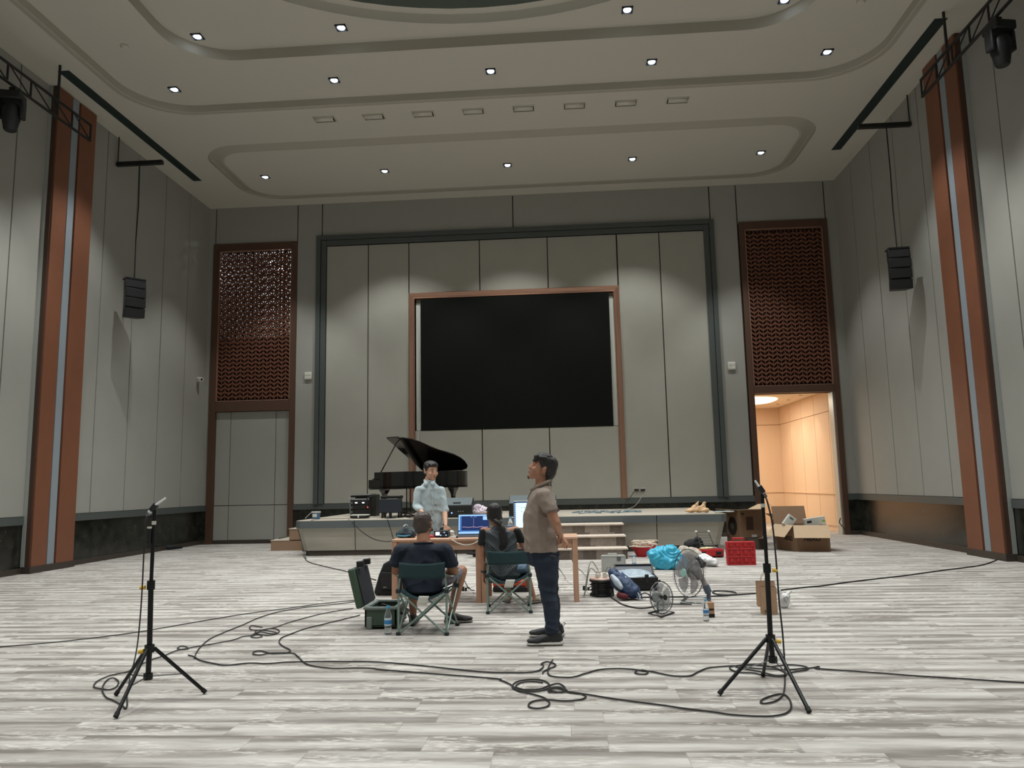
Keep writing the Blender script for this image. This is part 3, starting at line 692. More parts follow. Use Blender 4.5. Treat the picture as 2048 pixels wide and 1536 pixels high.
b.add([PT @ V((*p, zr1)) for p in outl] + [PT @ V((*p, zr1)) for p in inn] + [PT @ V((*p, zr0 + .2)) for p in inn], [(k, (k + 1) % n, n + (k + 1) % n, n + k) for k in range(n - 1)] + [(n + k, n + (k + 1) % n, 2 * n + (k + 1) % n, 2 * n + k) for k in range(n - 1)], 0)
b.build('rim', mGloss, r)
b = MB(); b.prism([(u * .97 + .0, v * .96 + .03) for u, v in outl], zr0 + .2, zr0 + .23, 0, PT); b.build('soundboard', mat('soundboard_wood', (60, 46, 30), .5), r)
b = MB(); b.box(-.1, .3, .02, 1.48, zr0 - .02, zr0 + .12, 0, PT); b.box(-.1, .28, .0, .09, zr0, zr0 + .2, 0, PT); b.box(-.1, .28, 1.41, 1.5, zr0, zr0 + .2, 0, PT); b.box(.2, .26, .03, 1.47, zr0 + .1, zr1, 0, PT); b.build('keybed', mGloss, r, bevel=.01)
b = MB(); b.box(-.08, .1, .1, 1.4, zr0 + .12, zr0 + .14, 0, PT); kb = b.build('keyboard', mIvory, r, smooth=False)
b = MB()
for k in range(36):
    if k % 7 not in (2, 6): b.box(.0, .1, .13 + k * .035, .145 + k * .035, zr0 + .14, zr0 + .155, 0, PT)
tag(b.build('black_keys', mGloss, kb, smooth=False), kind='stuff')
th = radians(29)
def lidp(u, v, off=0): q = (1.5 - v); return pn(u, 1.5 - q * cos(th) + off * sin(th) * -1, zr1 + .01 + q * sin(th) + off * cos(th))
lo_ = [(.30, -.02)] + [(u + .01, v - .02) for u, v in near[2:]] + [(1.45, 1.5), (.30, 1.5)]
b = MB(); n = len(lo_); b.add([lidp(u, v) for u, v in lo_] + [lidp(u, v, .022) for u, v in lo_], [tuple(range(n)), tuple(range(2 * n - 1, n - 1, -1))] + [(k, (k + 1) % n, n + (k + 1) % n, n + k) for k in range(n)])
b.build('lid', mGloss, r)
fl_ = [(.31, -.02), (.66, -.02), (.66, 1.5), (.31, 1.5)]
b = MB(); b.add([lidp(u, v, .026) for u, v in fl_] + [lidp(u, v, .046) for u, v in fl_], [(0, 1, 2, 3), (7, 6, 5, 4)] + [(k, (k + 1) % 4, 4 + (k + 1) % 4, 4 + k) for k in range(4)]); b.build('lid_flap', mGlossIn, r)
MB().tube([pn(.25, .03, zr1), lidp(.5, .12)], .013).build('prop_stick', mGloss, r)
for u, v in ((.28, .12), (.28, 1.36), (1.45, 1.12)):
    p = pn(u, v, 0); b = MB()
    b.lathe([(.13, zr0), (.12, zr0 - .04), (.075, zr0 - .11), (.055, zr0 - .2), (.045, zr0 - .45), (.06, zr0 - .56), (.04, ST + .06)], 4, 0, Matrix.Translation(p) @ Matrix.Rotation(.3, 4, 'Z')); lg = b.build('leg', mGloss, r, smooth=False, bevel=.01)
    b = MB(); b.tube([p + V((-.02, 0, ST + .035)), p + V((.02, 0, ST + .035))], .035, 14); b.build('caster', mBrass, lg)
b = MB()
for dv in (-.07, .07): b.tube([pn(.45, .75 + dv, zr0), pn(.45, .75 + dv, ST + .09)], .014)
b.build('pedal_lyre', mGloss, r); b = MB(); b.box(.37, .53, .6, .9, ST + .05, ST + .11, 0, PT); b.build('pedal_box', mGloss, r, bevel=.008)
for k in range(3): b = MB(); b.box(.27, .38, .66 + k * .07, .69 + k * .07, ST + .06, ST + .075, 0, PT); b.build('pedal', mBrass, r, smooth=False)

def bx_thing(name, p, label, cat, group=None): return thing(name, p, label, cat, group)
# bench
r = thing('piano_bench', (-3.85, 16.78, ST), 'low black bench standing in front of the grand piano behind the monitor', 'bench')
MB().box(-4.08, -3.64, 16.62, 16.94, ST + .42, ST + .48).build('seat', mBlkP, r, bevel=.012)
for x in (-4.04, -3.68):
    for y in (16.66, 16.9): MB().box(x - .02, x + .02, y - .02, y + .02, ST, ST + .42).build('leg', mBlkP, r)
# rack case
Y = 18.2; a = at(700, 1000, Y).x; c_ = at(741, 1000, Y).x
r = thing('rack_case', ((a + c_) / 2, Y, ST), 'open black flight case with lit rack units at the left of the stage', 'rack case')
zt = at(720, 997, Y).z
MB().box(a, c_, Y, Y + .5, ST + .0, zt).build('case_body', mBlkP, r, bevel=.01)
for xx in (a, c_):
    for zz in (ST, zt): MB().box(xx - .02, xx + .02, Y - .015, Y + .05, zz - (.02 if zz > ST else 0), zz + .02).build('metal_corner', mSilver, r, bevel=.004)
for q in ((a, c_, zt - .03, zt), (a, c_, ST, ST + .02), (a, a + .015, ST, zt), (c_ - .015, c_, ST, zt)): MB().box(q[0], q[1], Y - .012, Y, q[2], q[3]).build('edge_rail', mSilver, r, smooth=False)
for k in range(3):
    z = ST + .05 + k * .11; u_ = MB().box(a + .03, c_ - .03, Y - .02, Y, z, z + .09).build('rack_unit', mBlk, r, bevel=.004)
    MB().box(a + .045, a + .06, Y - .03, Y - .02, z + .02, z + .07).build('rack_handle', mSilver, u_, smooth=False)
mLedW = mat('white_display', (240, 245, 255), .4, emit=(230, 240, 255, 2.2)); mLedR = mat('red_display', (255, 60, 40), .4, emit=(255, 70, 50, 3)); mLedB = mat('blue_led', (60, 90, 255), .4, emit=(90, 110, 255, 12))
for dx in (.13, .3): MB().box(a + dx, a + dx + .055, Y - .026, Y - .02, ST + .30, ST + .325).build('lit_display', mLedW, r, smooth=False)
MB().box(c_ - .07, c_ - .04, Y - .026, Y - .02, ST + .19, ST + .22).build('red_display', mLedR, r, smooth=False)
MB().box(a, c_ + .02, Y + .04, Y + .5, zt + .03, zt + .1).build('lid', mBlkP, r, bevel=.01); MB().box(a, c_ + .02, Y + .02, Y + .04, zt + .075, zt + .1).build('lid_edge', mSilver, r, smooth=False)
for dy in (.1, .4): MB().box(a + .1, c_ - .1, Y + dy, Y + dy + .02, zt, zt + .035).build('lid_spacer', mBlk, r)
# black box beside the rack
r = thing('equipment_box', (-4.55, 18.0, ST), 'narrow black equipment box with cables between the rack case and the monitor', 'box')
MB().box(-4.66, -4.5, 17.9, 18.3, ST, ST + .50).build('body', mBlkP, r, bevel=.01); MB().tube(crm([(-4.6, 17.9, ST + .45), (-4.68, 17.8, ST + .4), (-4.62, 17.8, ST + .15), (-4.6, 17.9, ST + .1)]), .014).build('cable_loop', mBlk, r)
# flat box (white topped, black sided)
p = fl(720, 1036, ST); Y = 16.75; p = at(720, 1033, Y); r = thing('flat_device', (p.x, Y, ST), 'flat round-edged device, white on top and black at the side, at the stage edge', 'device')
rrp = lambda hx, hy, rr_: [(p.x + v.x, Y + v.y) for v in rr(0, 0, hx, hy, rr_, 0, 5)]
MB().prism(rrp(.2, .14, .08), ST + .01, ST + .065).build('body', mBlkP, r, bevel=.012); MB().prism(rrp(.205, .145, .08), ST + .065, ST + .085).build('top_cover', mWP, r, bevel=.008); MB().box(p.x - .015, p.x + .015, Y - .146, Y - .13, ST + .02, ST + .07).build('latch', mWP, r)
# monitor
Y = 16.45; a, c_ = at(757, 1010, Y), at(803.5, 1010, Y); zt, zb = at(780, 998, Y).z, at(780, 1026, Y).z; xm = (a.x + c_.x) / 2
r = thing('computer_monitor', (xm, Y, ST), 'switched-off computer monitor on a short stand on the stage', 'monitor')
sc_ = MB().box(a.x, c_.x, Y, Y + .04, zb, zt).build('housing', mBlkP, r, bevel=.008); MB().box(a.x + .012, c_.x - .012, Y - .003, Y, zb + .02, zt - .012).build('screen', mat('off_screen', (40, 46, 54), .3), sc_, smooth=False)
MB().box(xm - .03, xm + .03, Y + .01, Y + .05, ST + .01, zb + .05).build('neck', mBlkP, r, bevel=.008); MB().lathe([(.13, 0), (.13, .008), (.04, .02), (0, .02)], 24, 0, Matrix.Translation((xm, Y + .03, ST))).build('base', mBlkP, r)
# wedge monitors
mWedgeTop = mat('wedge_grille', (96, 106, 108), .6, bump=.4, bscale=500)
for pxa, pxb, pyt, lb in ((886, 943.5, 996, 'black floor wedge speaker on the stage behind the standing man, blue light on its front'), (1017.5, 1112, 991, 'wide black floor wedge speaker on the stage behind the desktop screen')):
    Y = 16.25; a, c_ = at(pxa, 1010, Y).x, at(pxb, 1010, Y).x; zt = at(pxa, pyt, Y + .35).z; zm = ST + (zt - ST) * .62
    r = thing('wedge_speaker', ((a + c_) / 2, Y + .15, ST), lb, 'speaker', 'floor wedge speakers')
    T = Matrix(((0, 0, 1, 0), (1, 0, 0, 0), (0, 1, 0, 0), (0, 0, 0, 1)))
    b = MB(); b.prism([(Y, ST), (Y + .42, ST), (Y + .42, ST + .3), (Y + .34, zt), (Y + .0, zm)], a, c_, 0, T); cb = b.build('cabinet', mBlkP, r, bevel=.01)
    d_ = V((0, .34, zt - zm)).normalized(); nn = V((0, -d_.z, d_.y)); b = MB(); A = V((a + .012, Y + .006, zm + .004)); B = V((c_ - .012, Y + .006, zm + .004)); L = sqrt(.34 ** 2 + (zt - zm) ** 2) - .02
    b.add([A, B, B + d_ * L, A + d_ * L, A + nn * .008, B + nn * .008, B + d_ * L + nn * .008, A + d_ * L + nn * .008], [(0, 1, 2, 3), (4, 5, 6, 7), (0, 1, 5, 4), (1, 2, 6, 5), (2, 3, 7, 6), (3, 0, 4, 7)]); b.build('grille', mWedgeTop, cb)
    xm = (a + c_) / 2; hp = V((xm - .02, Y + .01, zm + .01)) + d_ * .05
    b = MB(); Mh = face_M(hp, (1, 0, 0), d_); b.box(-.08, .08, 0, .06, .004, .016, 0, Mh); b.build('handle', mBlkSoft, cb, bevel=.004)
    b = MB(); b.box(xm - .2, xm + .2, Y - .006, Y, ST + .04, zm - .08); b.build('rear_panel', mBlk, cb)
    MB().lathe([(.012, 0), (.012, .006), (0, .008)], 12, 0, Matrix.Translation((xm - .12, Y - .006, ST + .1)) @ Matrix.Rotation(pi / 2, 4, 'X')).build('indicator_light', mLedB, cb)
    for q in range(3): MB().lathe([(.012, 0), (.01, .016), (0, .016)], 10, 0, Matrix.Translation((xm + .02 + q * .05, Y - .006, ST + .13)) @ Matrix.Rotation(pi / 2, 4, 'X')).build('knob', mSilver, cb)
# patterned cloth bag
mLilac = NT('lilac_pattern'); tc = mLilac.n('ShaderNodeTexCoord'); q = mLilac.n('ShaderNodeTexNoise', _Scale=28.0, _Distortion=2.0); mLilac.l(tc.outputs['Object'], q.inputs['Vector'])
mLilac.l(mLilac.ramp(q.outputs[0], [(.42, lin((120, 98, 118))), (.5, lin((214, 200, 214))), (.6, lin((232, 222, 228)))]), mLilac.b.inputs['Base Color']); mLilac = mLilac.m
p = at(956, 1020, 16.5); r = thing('cloth_bag', (p.x, 16.5, ST), 'lilac patterned cloth bag lying on the stage beside the wedge speaker', 'bag')
p = p + V((.07, 0, .02)); q = [[E((p.x - .12, 16.5, ST + .12), (.12, .12, .11)), E((p.x - .08, 16.5, ST + .2), (.08, .08, .08))], [E((p.x + .08, 16.48, ST + .1), (.14, .12, .09)), E((p.x - .1, 16.52, ST + .1), (.1, .1, .09))], [E((p.x - .08, 16.5, ST + .2), (.06, .05, .07)), E((p.x + .12, 16.5, ST + .15), (.07, .05, .05))]]
blob('bag_body', q, mLilac, r, .014, 2, cloth(.02, 14)); MB().tube(crm([(p.x + .1, 16.42, ST + .18), (p.x + .16, 16.38, ST + .12), (p.x + .12, 16.36, ST + .03)]), .012, flat=.3).build('strap', mBlkSoft, r)
# blue tub with a handle
p = at(632, 1030, 16.9); mBlue = mat('blue_tub', (70, 110, 150), .4); x = p.x; Y = 16.9
r = thing('small_tub', (x, Y, ST), 'small blue and white tub with a grey rim on the left of the stage', 'tub')
MB().lathe([(0, ST), (.085, ST), (.095, ST + .14), (.09, ST + .14), (.08, ST + .02), (0, ST + .02)], 24, 0, Matrix.Translation((x, Y, 0))).build('tub_body', mBlue, r)
MB().lathe([(.098, ST + .13), (.106, ST + .14), (.104, ST + .165), (.09, ST + .165)], 24, 0, Matrix.Translation((x, Y, 0))).build('rim', mWhiteStrip, r)
MB().tube(crm([(x - .09, Y - .02, ST + .15), (x - .14, Y - .05, ST + .1), (x - .22, Y - .08, ST + .015)]), .012, flat=.4).build('handle', mWhiteStrip, r)
MB().box(x - .05, x + .05, Y - .097, Y - .08, ST + .04, ST + .11).build('label_patch', mWP, r, bevel=.01)
# tan plastic bag with two handles
mTanBag = mat('tan_plastic', (208, 172, 132), .5, var=.08, scale=6); Y = 16.35; p = at(1395, 1025, Y); x = p.x
r = thing('carrier_bag', (x, Y, ST), 'crumpled tan carrier bag with two raised handles on the right of the stage', 'bag')
q = [[E((x - .16, Y, ST + .055), (.1, .08, .035)), E((x + .17, Y, ST + .065), (.08, .1, .045)), E((x + .0, Y, ST + .12), (.1, .06, .04))], [E((x - .1, Y, ST + .06), (.08, .05, .04)), E((x + .02, Y - .03, ST + .235), (.03, .025, .015))], [E((x + .1, Y, ST + .08), (.08, .05, .05)), E((x + .15, Y, ST + .215), (.035, .03, .015))]]
blob('bag_body', q, mTanBag, r, .012, 2, cloth(.022, 13))
r2 = blob('plastic_sheet', [[E((x + .36, Y - .1, ST + .032), (.05, .08, .015)), E((x + .66, Y - .1, ST + .03), (.08, .1, .012))]], mat('clear_sheet', (196, 200, 200), .3), None, .012, 2, cloth(.012, 12)); tag(r2, 'thin pale plastic sheet lying at the right end of the stage', 'plastic sheet')

# cables on the stage
mBlueC = mat('blue_cable', (80, 120, 140), .5); mGreyC = mat('grey_cable', (150, 150, 140), .5)
def cable(name, pts, m, label, r_=.005, n=6, cat='cable', group=None):
    o = MB().tube(crm(pts, n), r_, 6).build(name, m); return tag(o, label, cat, group)
rnd = random.Random(3)
pts = [(.1 + i * .045 + .12 * sin(i * 2.3), 17.5 + .5 * cos(i * 1.7) + .2 * sin(i * .9), ST + .008 + .03 * abs(sin(i * 1.3))) for i in range(34)]
cable('blue_cable', pts, mBlueC, 'tangle of thin blue cable along the stage below the wall socket', .007)
for px, lb in ((1273, 'left of the two dark wall sockets at the foot of the stage wall'), (1285.5, 'right of the two dark wall sockets at the foot of the stage wall')):
    p = at(px, 980, YB - .02); r = thing('wall_socket', (p.x, YB - .03, p.z), lb, 'socket', 'sockets on the stage wall')
    MB().box(p.x - .065, p.x + .065, YB - .04, YB - .02, p.z - .045, p.z + .045).build('plate', mSilver, r, bevel=.006); MB().box(p.x - .055, p.x + .055, YB - .046, YB - .038, p.z - .033, p.z + .033).build('outlet_face', mGap, r)
a = at(1268, 983, 19.9); cable('socket_cable', [a, at(1262, 993, 19.8), at(1255, 1002, 19.6), at(1248, 1008, 19.2), fl(1245, 1017, ST + .01)], mBlk, 'dark cable hanging from the left wall socket', .008)
a = at(1293, 981, 19.9); cable('socket_cable', [a, at(1283, 994, 19.8), at(1276, 1005, 19.5), at(1266, 1014, 19.0), at(1250, 1019, 18)], mGreyC, 'grey cable hanging beside the right wall socket', .008)
cable('screen_cable', [at(840, 846, 19.98), at(839, 856, 19.95), at(836.5, 870, 19.95), at(836, 890, 19.95), at(836, 930, 19.95), at(838, 990, 19.8)], mWP, 'thin white cable hanging from the bottom left corner of the video screen', .008)
mBlkC = mat('black_cable', (30, 29, 27), .6)
P = lambda L, z=.009, ox=0, oy=0, s=1: [fl(ox + x / s, oy + y / s, z) for x, y in L]
cable('stage_cable', P([(622, 1041), (640, 1038), (665, 1037.5), (690, 1037), (705, 1035)], ST + .009), mBlkC, 'black cable lying on the stage left of the flat device')
cable('stage_cable', [fl(805, 1034, ST + .01), fl(812, 1031, ST + .01), fl(820, 1033, ST + .01), fl(826, 1030, ST + .01), fl(815, 1028, ST + .01), fl(808, 1031, ST + .01), fl(822, 1036, ST + .01), fl(838, 1033, ST + .01)], mBlkC, 'black cable coiled on the stage right of the monitor', .009)
cable('loop_cable', [fl(697, 1039, ST + .01), at(706, 1046, 15.9), at(722, 1062, 15.0), at(745, 1077, 13.5), at(770, 1083, 12), at(790, 1081, 10.3)], mBlkC, 'black cable sagging from the stage edge to the left end of the table', .009)
cable('edge_cable', [fl(775, 1039, ST + .01), at(779, 1052, 15.9), at(784, 1068, 15.85), at(788, 1085, 15.8), at(786, 1100, 15.7), fl(780, 1122)], mBlkC, 'black cable hanging straight down the stage front above the table', .009)

# ------------------------------------------------------------------ tables and what stands on them
TY0, TY1, TZ = 9.40, 10.05, .762
mOak = wood('table_wood', (184, 144, 118), (206, 168, 142), .5, (1, 10, 10), 1.6); mOakLeg = wood('leg_wood', (172, 130, 106), (192, 150, 124), .5, (14, 14, 1), 1.6)
def table(x0, x1, label):
    r = thing('wooden_table', ((x0 + x1) / 2, (TY0 + TY1) / 2, 0), label, 'table', 'wooden work tables')
    MB().box(x0, x1, TY0, TY1, TZ - .028, TZ).build('tabletop', mOak, r, bevel=.004)
    for y in (TY0 + .03, TY1 - .05): MB().box(x0 + .06, x1 - .06, y, y + .02, TZ - .135, TZ - .028).build('apron', mOak, r)
    for x in (x0 + .02, x1 - .04): MB().box(x, x + .02, TY0 + .05, TY1 - .05, TZ - .135, TZ - .028).build('apron', mOak, r)
    for x in (x0, x1 - .062):
        for y in (TY0 + .005, TY1 - .067): MB().box(x, x + .062, y, y + .062, 0, TZ - .028).build('leg', mOakLeg, r, bevel=.003)
table(-2.165, -1.075, 'left wooden table with the dark bag and audio box on it'); table(-1.07, .095, 'right wooden table with the desktop screen on it')
# laptop
mLap = mat('laptop_grey', (96, 100, 108), .35, metal=.5)
Y = 9.86; a, c_ = at(915.5, 1050, Y).x, at(978, 1050, Y).x; zt, zb = at(945, 1028, Y + .05).z, TZ + .018
r = thing('laptop', ((a + c_) / 2, Y - .1, TZ), 'open laptop with a dark blue measuring graph on its screen on the table', 'laptop')
MB().box(a, c_, Y - .24, Y, TZ, TZ + .016).build('base', mLap, r, bevel=.004); MB().box(a + .02, c_ - .02, Y - .2, Y - .08, TZ + .016, TZ + .018).build('keyboard', mBlk, r)
tilt = .05; up = V((0, tilt, zt - zb)); X_ = V((c_ - a, 0, 0)); O_ = V((a, Y, zb))
def sheet(mb, u0, u1, v0, v1, d, m=0, O=None, X=None, U=None):
    n_ = X.cross(U).normalized() * -d * -1
    q = [O + X * u + U * v - (U.cross(X)).normalized() * -d for u, v in ((u0, v0), (u1, v0), (u1, v1), (u0, v1))]; mb.add(q, [(0, 1, 2, 3)], m)
nrm = X_.cross(up).normalized()          # towards the viewer
b = MB(); b.add([O_ + X_ * u + up * v + nrm * d for d in (-.008, .0) for u, v in ((0, 0), (1, 0), (1, 1), (0, 1))], [(0, 1, 2, 3), (4, 5, 6, 7), (0, 1, 5, 4), (1, 2, 6, 5), (2, 3, 7, 6), (3, 0, 4, 7)]); b.build('lid', mLap, r)
mNavy = mat('screen_navy', (30, 48, 92), .3, emit=(36, 56, 108, .55)); mPale = mat('screen_pale_blue', (150, 190, 235), .3, emit=(150, 195, 240, .8)); mSkyS = mat('screen_white', (205, 240, 245), .3, emit=(205, 243, 248, .95)); mMid = mat('screen_mid_blue', (70, 120, 190), .3, emit=(80, 130, 200, .6)); mLine = mat('screen_line', (190, 160, 190), .3, emit=(190, 160, 190, .7))
def plate(m, areas, O, X, U, n_, parent, name):
    b = MB()
    for u0, u1, v0, v1, d in areas: b.add([O + X * u + U * v + n_ * d for u, v in ((u0, v0), (u1, v0), (u1, v1), (u0, v1))], [(0, 1, 2, 3)])
    return b.build(name, m, parent, smooth=False)
sp_ = plate(mNavy, [(.02, .98, .03, .97, .002)], O_, X_, up, nrm, r, 'screen')
plate(mPale, [(.02, .98, .9, .965, .003), (.02, .06, .2, .9, .003), (.02, .98, .10, .14, .003), (.02, .98, .04, .1, .0035), (.80, .96, .7, .88, .003)], O_, X_, up, nrm, sp_, 'toolbar'); plate(mMid, [(.07, .11, .12, .9, .003), (.06, .98, .14, .19, .003), (.40, .46, .84, .88, .003), (.52, .6, .84, .88, .003)], O_, X_, up, nrm, sp_, 'side_menu')
b = MB(); gp = [(.14 + .82 * k / 24, .36 + .012 * sin(k * .8) + .01 * sin(k * 2.1)) for k in range(25)]
for (u0, v0), (u1, v1) in zip(gp, gp[1:]): b.add([O_ + X_ * u + up * v + nrm * .0035 for u, v in ((u0, v0 - .01), (u1, v1 - .01), (u1, v1 + .01), (u0, v0 + .01))], [(0, 1, 2, 3)])
b.add([O_ + X_ * u + up * v + nrm * .0033 for u, v in ((.498, .3), (.503, .3), (.503, .84), (.498, .84))], [(0, 1, 2, 3)]); b.build('graph_line', mLine, sp_, smooth=False)
# desktop computer
Y = 9.8; a, c_ = at(1027, 1030, Y).x, at(1113.5, 1030, Y).x; zt, zb = at(1060, 1001.5, Y).z, at(1060, 1067, Y).z
r = thing('desktop_computer', ((a + c_) / 2, Y, TZ), 'silver desktop computer showing a bright pale document, behind the man in the polo shirt', 'computer')
zc = at(1060, 1056, Y).z
MB().box(a, c_, Y, Y + .03, zb, zt).build('housing', mSilver, r, bevel=.006); O2, X2, U2 = V((a, Y, zc)), V((c_ - a, 0, 0)), V((0, 0, zt - zc)); n2 = V((0, -1, 0))
s2 = plate(mSkyS, [(.015, .985, .02, .975, .002)], O2, X2, U2, n2, r, 'screen'); plate(mNavy, [(.015, .055, .02, .975, .003), (.055, .985, .93, .975, .003), (.93, .985, .02, .93, .003)], O2, X2, U2, n2, s2, 'desktop_edge')
plate(mat('screen_text', (120, 160, 165), .4, emit=(120, 165, 170, .5)), [(.10, .14, .78, .79, .003), (.18, .21, .74, .765, .003), (.24, .27, .74, .765, .003), (.31, .36, .74, .765, .003), (.18, .2, .6, .63, .003), (.45, .7, .5, .515, .003), (.45, .75, .4, .415, .003)], O2, X2, U2, n2, s2, 'document_marks')
b = MB()
for k in range(12): b.add([O2 + X2 * u + U2 * v + n2 * .004 for u, v in ((.022, .1 + k * .07), (.048, .1 + k * .07), (.048, .145 + k * .07), (.022, .145 + k * .07))], [(0, 1, 2, 3)])
tag(b.build('dock_icons', mPale, s2, smooth=False), kind='stuff')
MB().box((a + c_) / 2 - .08, (a + c_) / 2 + .08, Y + .03, Y + .045, TZ + .0, zb + .1).build('stand_neck', mSilver, r); MB().box((a + c_) / 2 - .1, (a + c_) / 2 + .1, Y - .08, Y + .12, TZ, TZ + .008).build('stand_foot', mSilver, r, bevel=.003)
MB().box((a + c_) / 2 - .012, (a + c_) / 2 + .012, Y - .003, Y, zb + .025, zb + .05).build('front_mark', mBlk, r)
# water bottle behind the seated woman on the table
mClear = mat('clear_plastic', (235, 242, 245), .08, trans=.92, spec=.5); mCapB = mat('blue_cap', (70, 160, 205), .4); mLabB = mat('blue_label', (58, 130, 190), .5); mLabW = mat('pale_label', (220, 230, 238), .5); mWater = mat('water', (226, 238, 242), .05, trans=.95)
def bottle(p, h, label, group='water bottles'):
    r = thing('water_bottle', p, label, 'bottle', group); k = h / .235; T = Matrix.Translation(p) @ Matrix.Scale(k, 4)
    MB().lathe([(0, .004), (.024, 0), (.031, .006), (.031, .05), (.029, .055), (.031, .06), (.031, .14), (.029, .16), (.02, .19), (.0125, .205), (.0125, .218)], 20, 0, T).build('bottle_body', mClear, r)
    MB().lathe([(.0, .216), (.0145, .214), (.0145, .233), (.0, .235)], 18, 0, T).build('cap', mCapB, r)
    lb_ = MB().lathe([(.0318, .075), (.0318, .13)], 20, 0, T).build('label_band', mLabW, r); MB().lathe([(.0325, .085), (.0325, .12)], 20, 0, T).build('blue_mark', mLabB, lb_)
bottle(at(1020, 1070, 9.95) * 0 + V((at(1020.5, 1040, 9.9).x, 9.9, TZ)), .235, 'clear water bottle with a blue cap on the table beside the desktop screen')
# audio interface
Y = 9.62; a, c_ = at(868, 1070, Y).x, at(896, 1070, Y).x; r = thing('audio_interface', ((a + c_) / 2, Y, TZ), 'small black audio interface with lit displays on the left table', 'audio device')
b_ = MB().box(a, c_, Y, Y + .16, TZ + .006, TZ + .085).build('housing', mBlkP, r, bevel=.006)
MB().box(a + .02, a + .07, Y - .003, Y, TZ + .03, TZ + .07).build('display', mLedW, r, smooth=False)
for i in range(4):
    for j in range(2): MB().lathe([(.009, 0), (.007, .012), (0, .012)], 10, 0, Matrix.Translation((a + .085 + i * .022, Y, TZ + .03 + j * .033)) @ Matrix.Rotation(pi / 2, 4, 'X')).build('knob', mPale if (i + j) % 3 == 0 else mSteel, r)
p = V((a - .03, Y + .02, TZ)); r = blob('red_object', [[E(p + V((-.03, 0, .02)), (.035, .03, .02)), E(p + V((.02, 0, .016)), (.02, .02, .015))]], mat('red_plastic_small', (196, 40, 48), .4), None, .006, 2); tag(r, 'small red rounded object left of the audio interface', 'object')
# bag on the table
mTeal = mat('dark_teal_fabric', (52, 64, 70), .8, var=.2, scale=18); mTealB = mat('teal_strip', (60, 130, 160), .6); x = at(812, 1070, 9.75).x; Y = 9.75
r = thing('small_backpack', (x, Y, TZ), 'small dark blue-grey bag with a light blue strip lying on the left table', 'bag')
blob('bag_body', [[E((x - .08, Y, TZ + .05), (.05, .1, .045)), E((x + .08, Y, TZ + .05), (.05, .1, .045)), E((x, Y, TZ + .1), (.06, .08, .04))]], mTeal, r, .01, 2, cloth(.012, 22))
MB().tube([(x - .09, Y - .1, TZ + .03), (x, Y - .115, TZ + .025), (x + .08, Y - .1, TZ + .03)], .011, 8).build('light_strip', mTealB, r); MB().tube(crm([(x + .08, Y - .05, TZ + .09), (x + .14, Y - .09, TZ + .05), (x + .12, Y - .12, TZ + .01), (x + .06, Y - .12, TZ + .03)]), .009, flat=.5).build('strap', mBlkSoft, r); MB().tube(crm([(x - .02, Y - .07, TZ + .14), (x + .0, Y - .02, TZ + .16), (x + .02, Y + .03, TZ + .145)]), .007).build('grab_loop', mWhiteStrip, r)
x = at(903, 1066, 9.8).x; r = thing('round_adapter', (x, 9.8, TZ), 'white round adapter beside the audio interface', 'adapter'); MB().lathe([(0, .0), (.034, .005), (.036, .06), (.02, .078), (0, .08)], 18, 0, Matrix.Translation((x, 9.8, TZ))).build('body', mWP, r); MB().tube(crm([(x, 9.76, TZ + .01), (x + .04, 9.7, TZ + .02), (x + .07, 9.66, TZ + .015)]), .008).build('plug_lead', mWP, r)
r = thing('small_hub', (x + .06, 9.6, TZ), 'small white and black plug adapter at the front edge between interface and laptop', 'adapter'); MB().box(x + .02, x + .1, 9.5, 9.56, TZ, TZ + .018).build('body', mWP, r, bevel=.004); MB().box(x + .1, x + .12, 9.51, 9.55, TZ, TZ + .02).build('plug', mBlkP, r)
cable('white_cable', [at(896, 1077, 9.55), at(905, 1080, 9.39), at(915, 1086, 9.375), at(930, 1090, 9.37), at(945, 1088, 9.375), at(956, 1082, 9.39), at(962, 1078, 9.42)], mWP, 'white cable sagging in a loop over the front edge of the tables', .006)

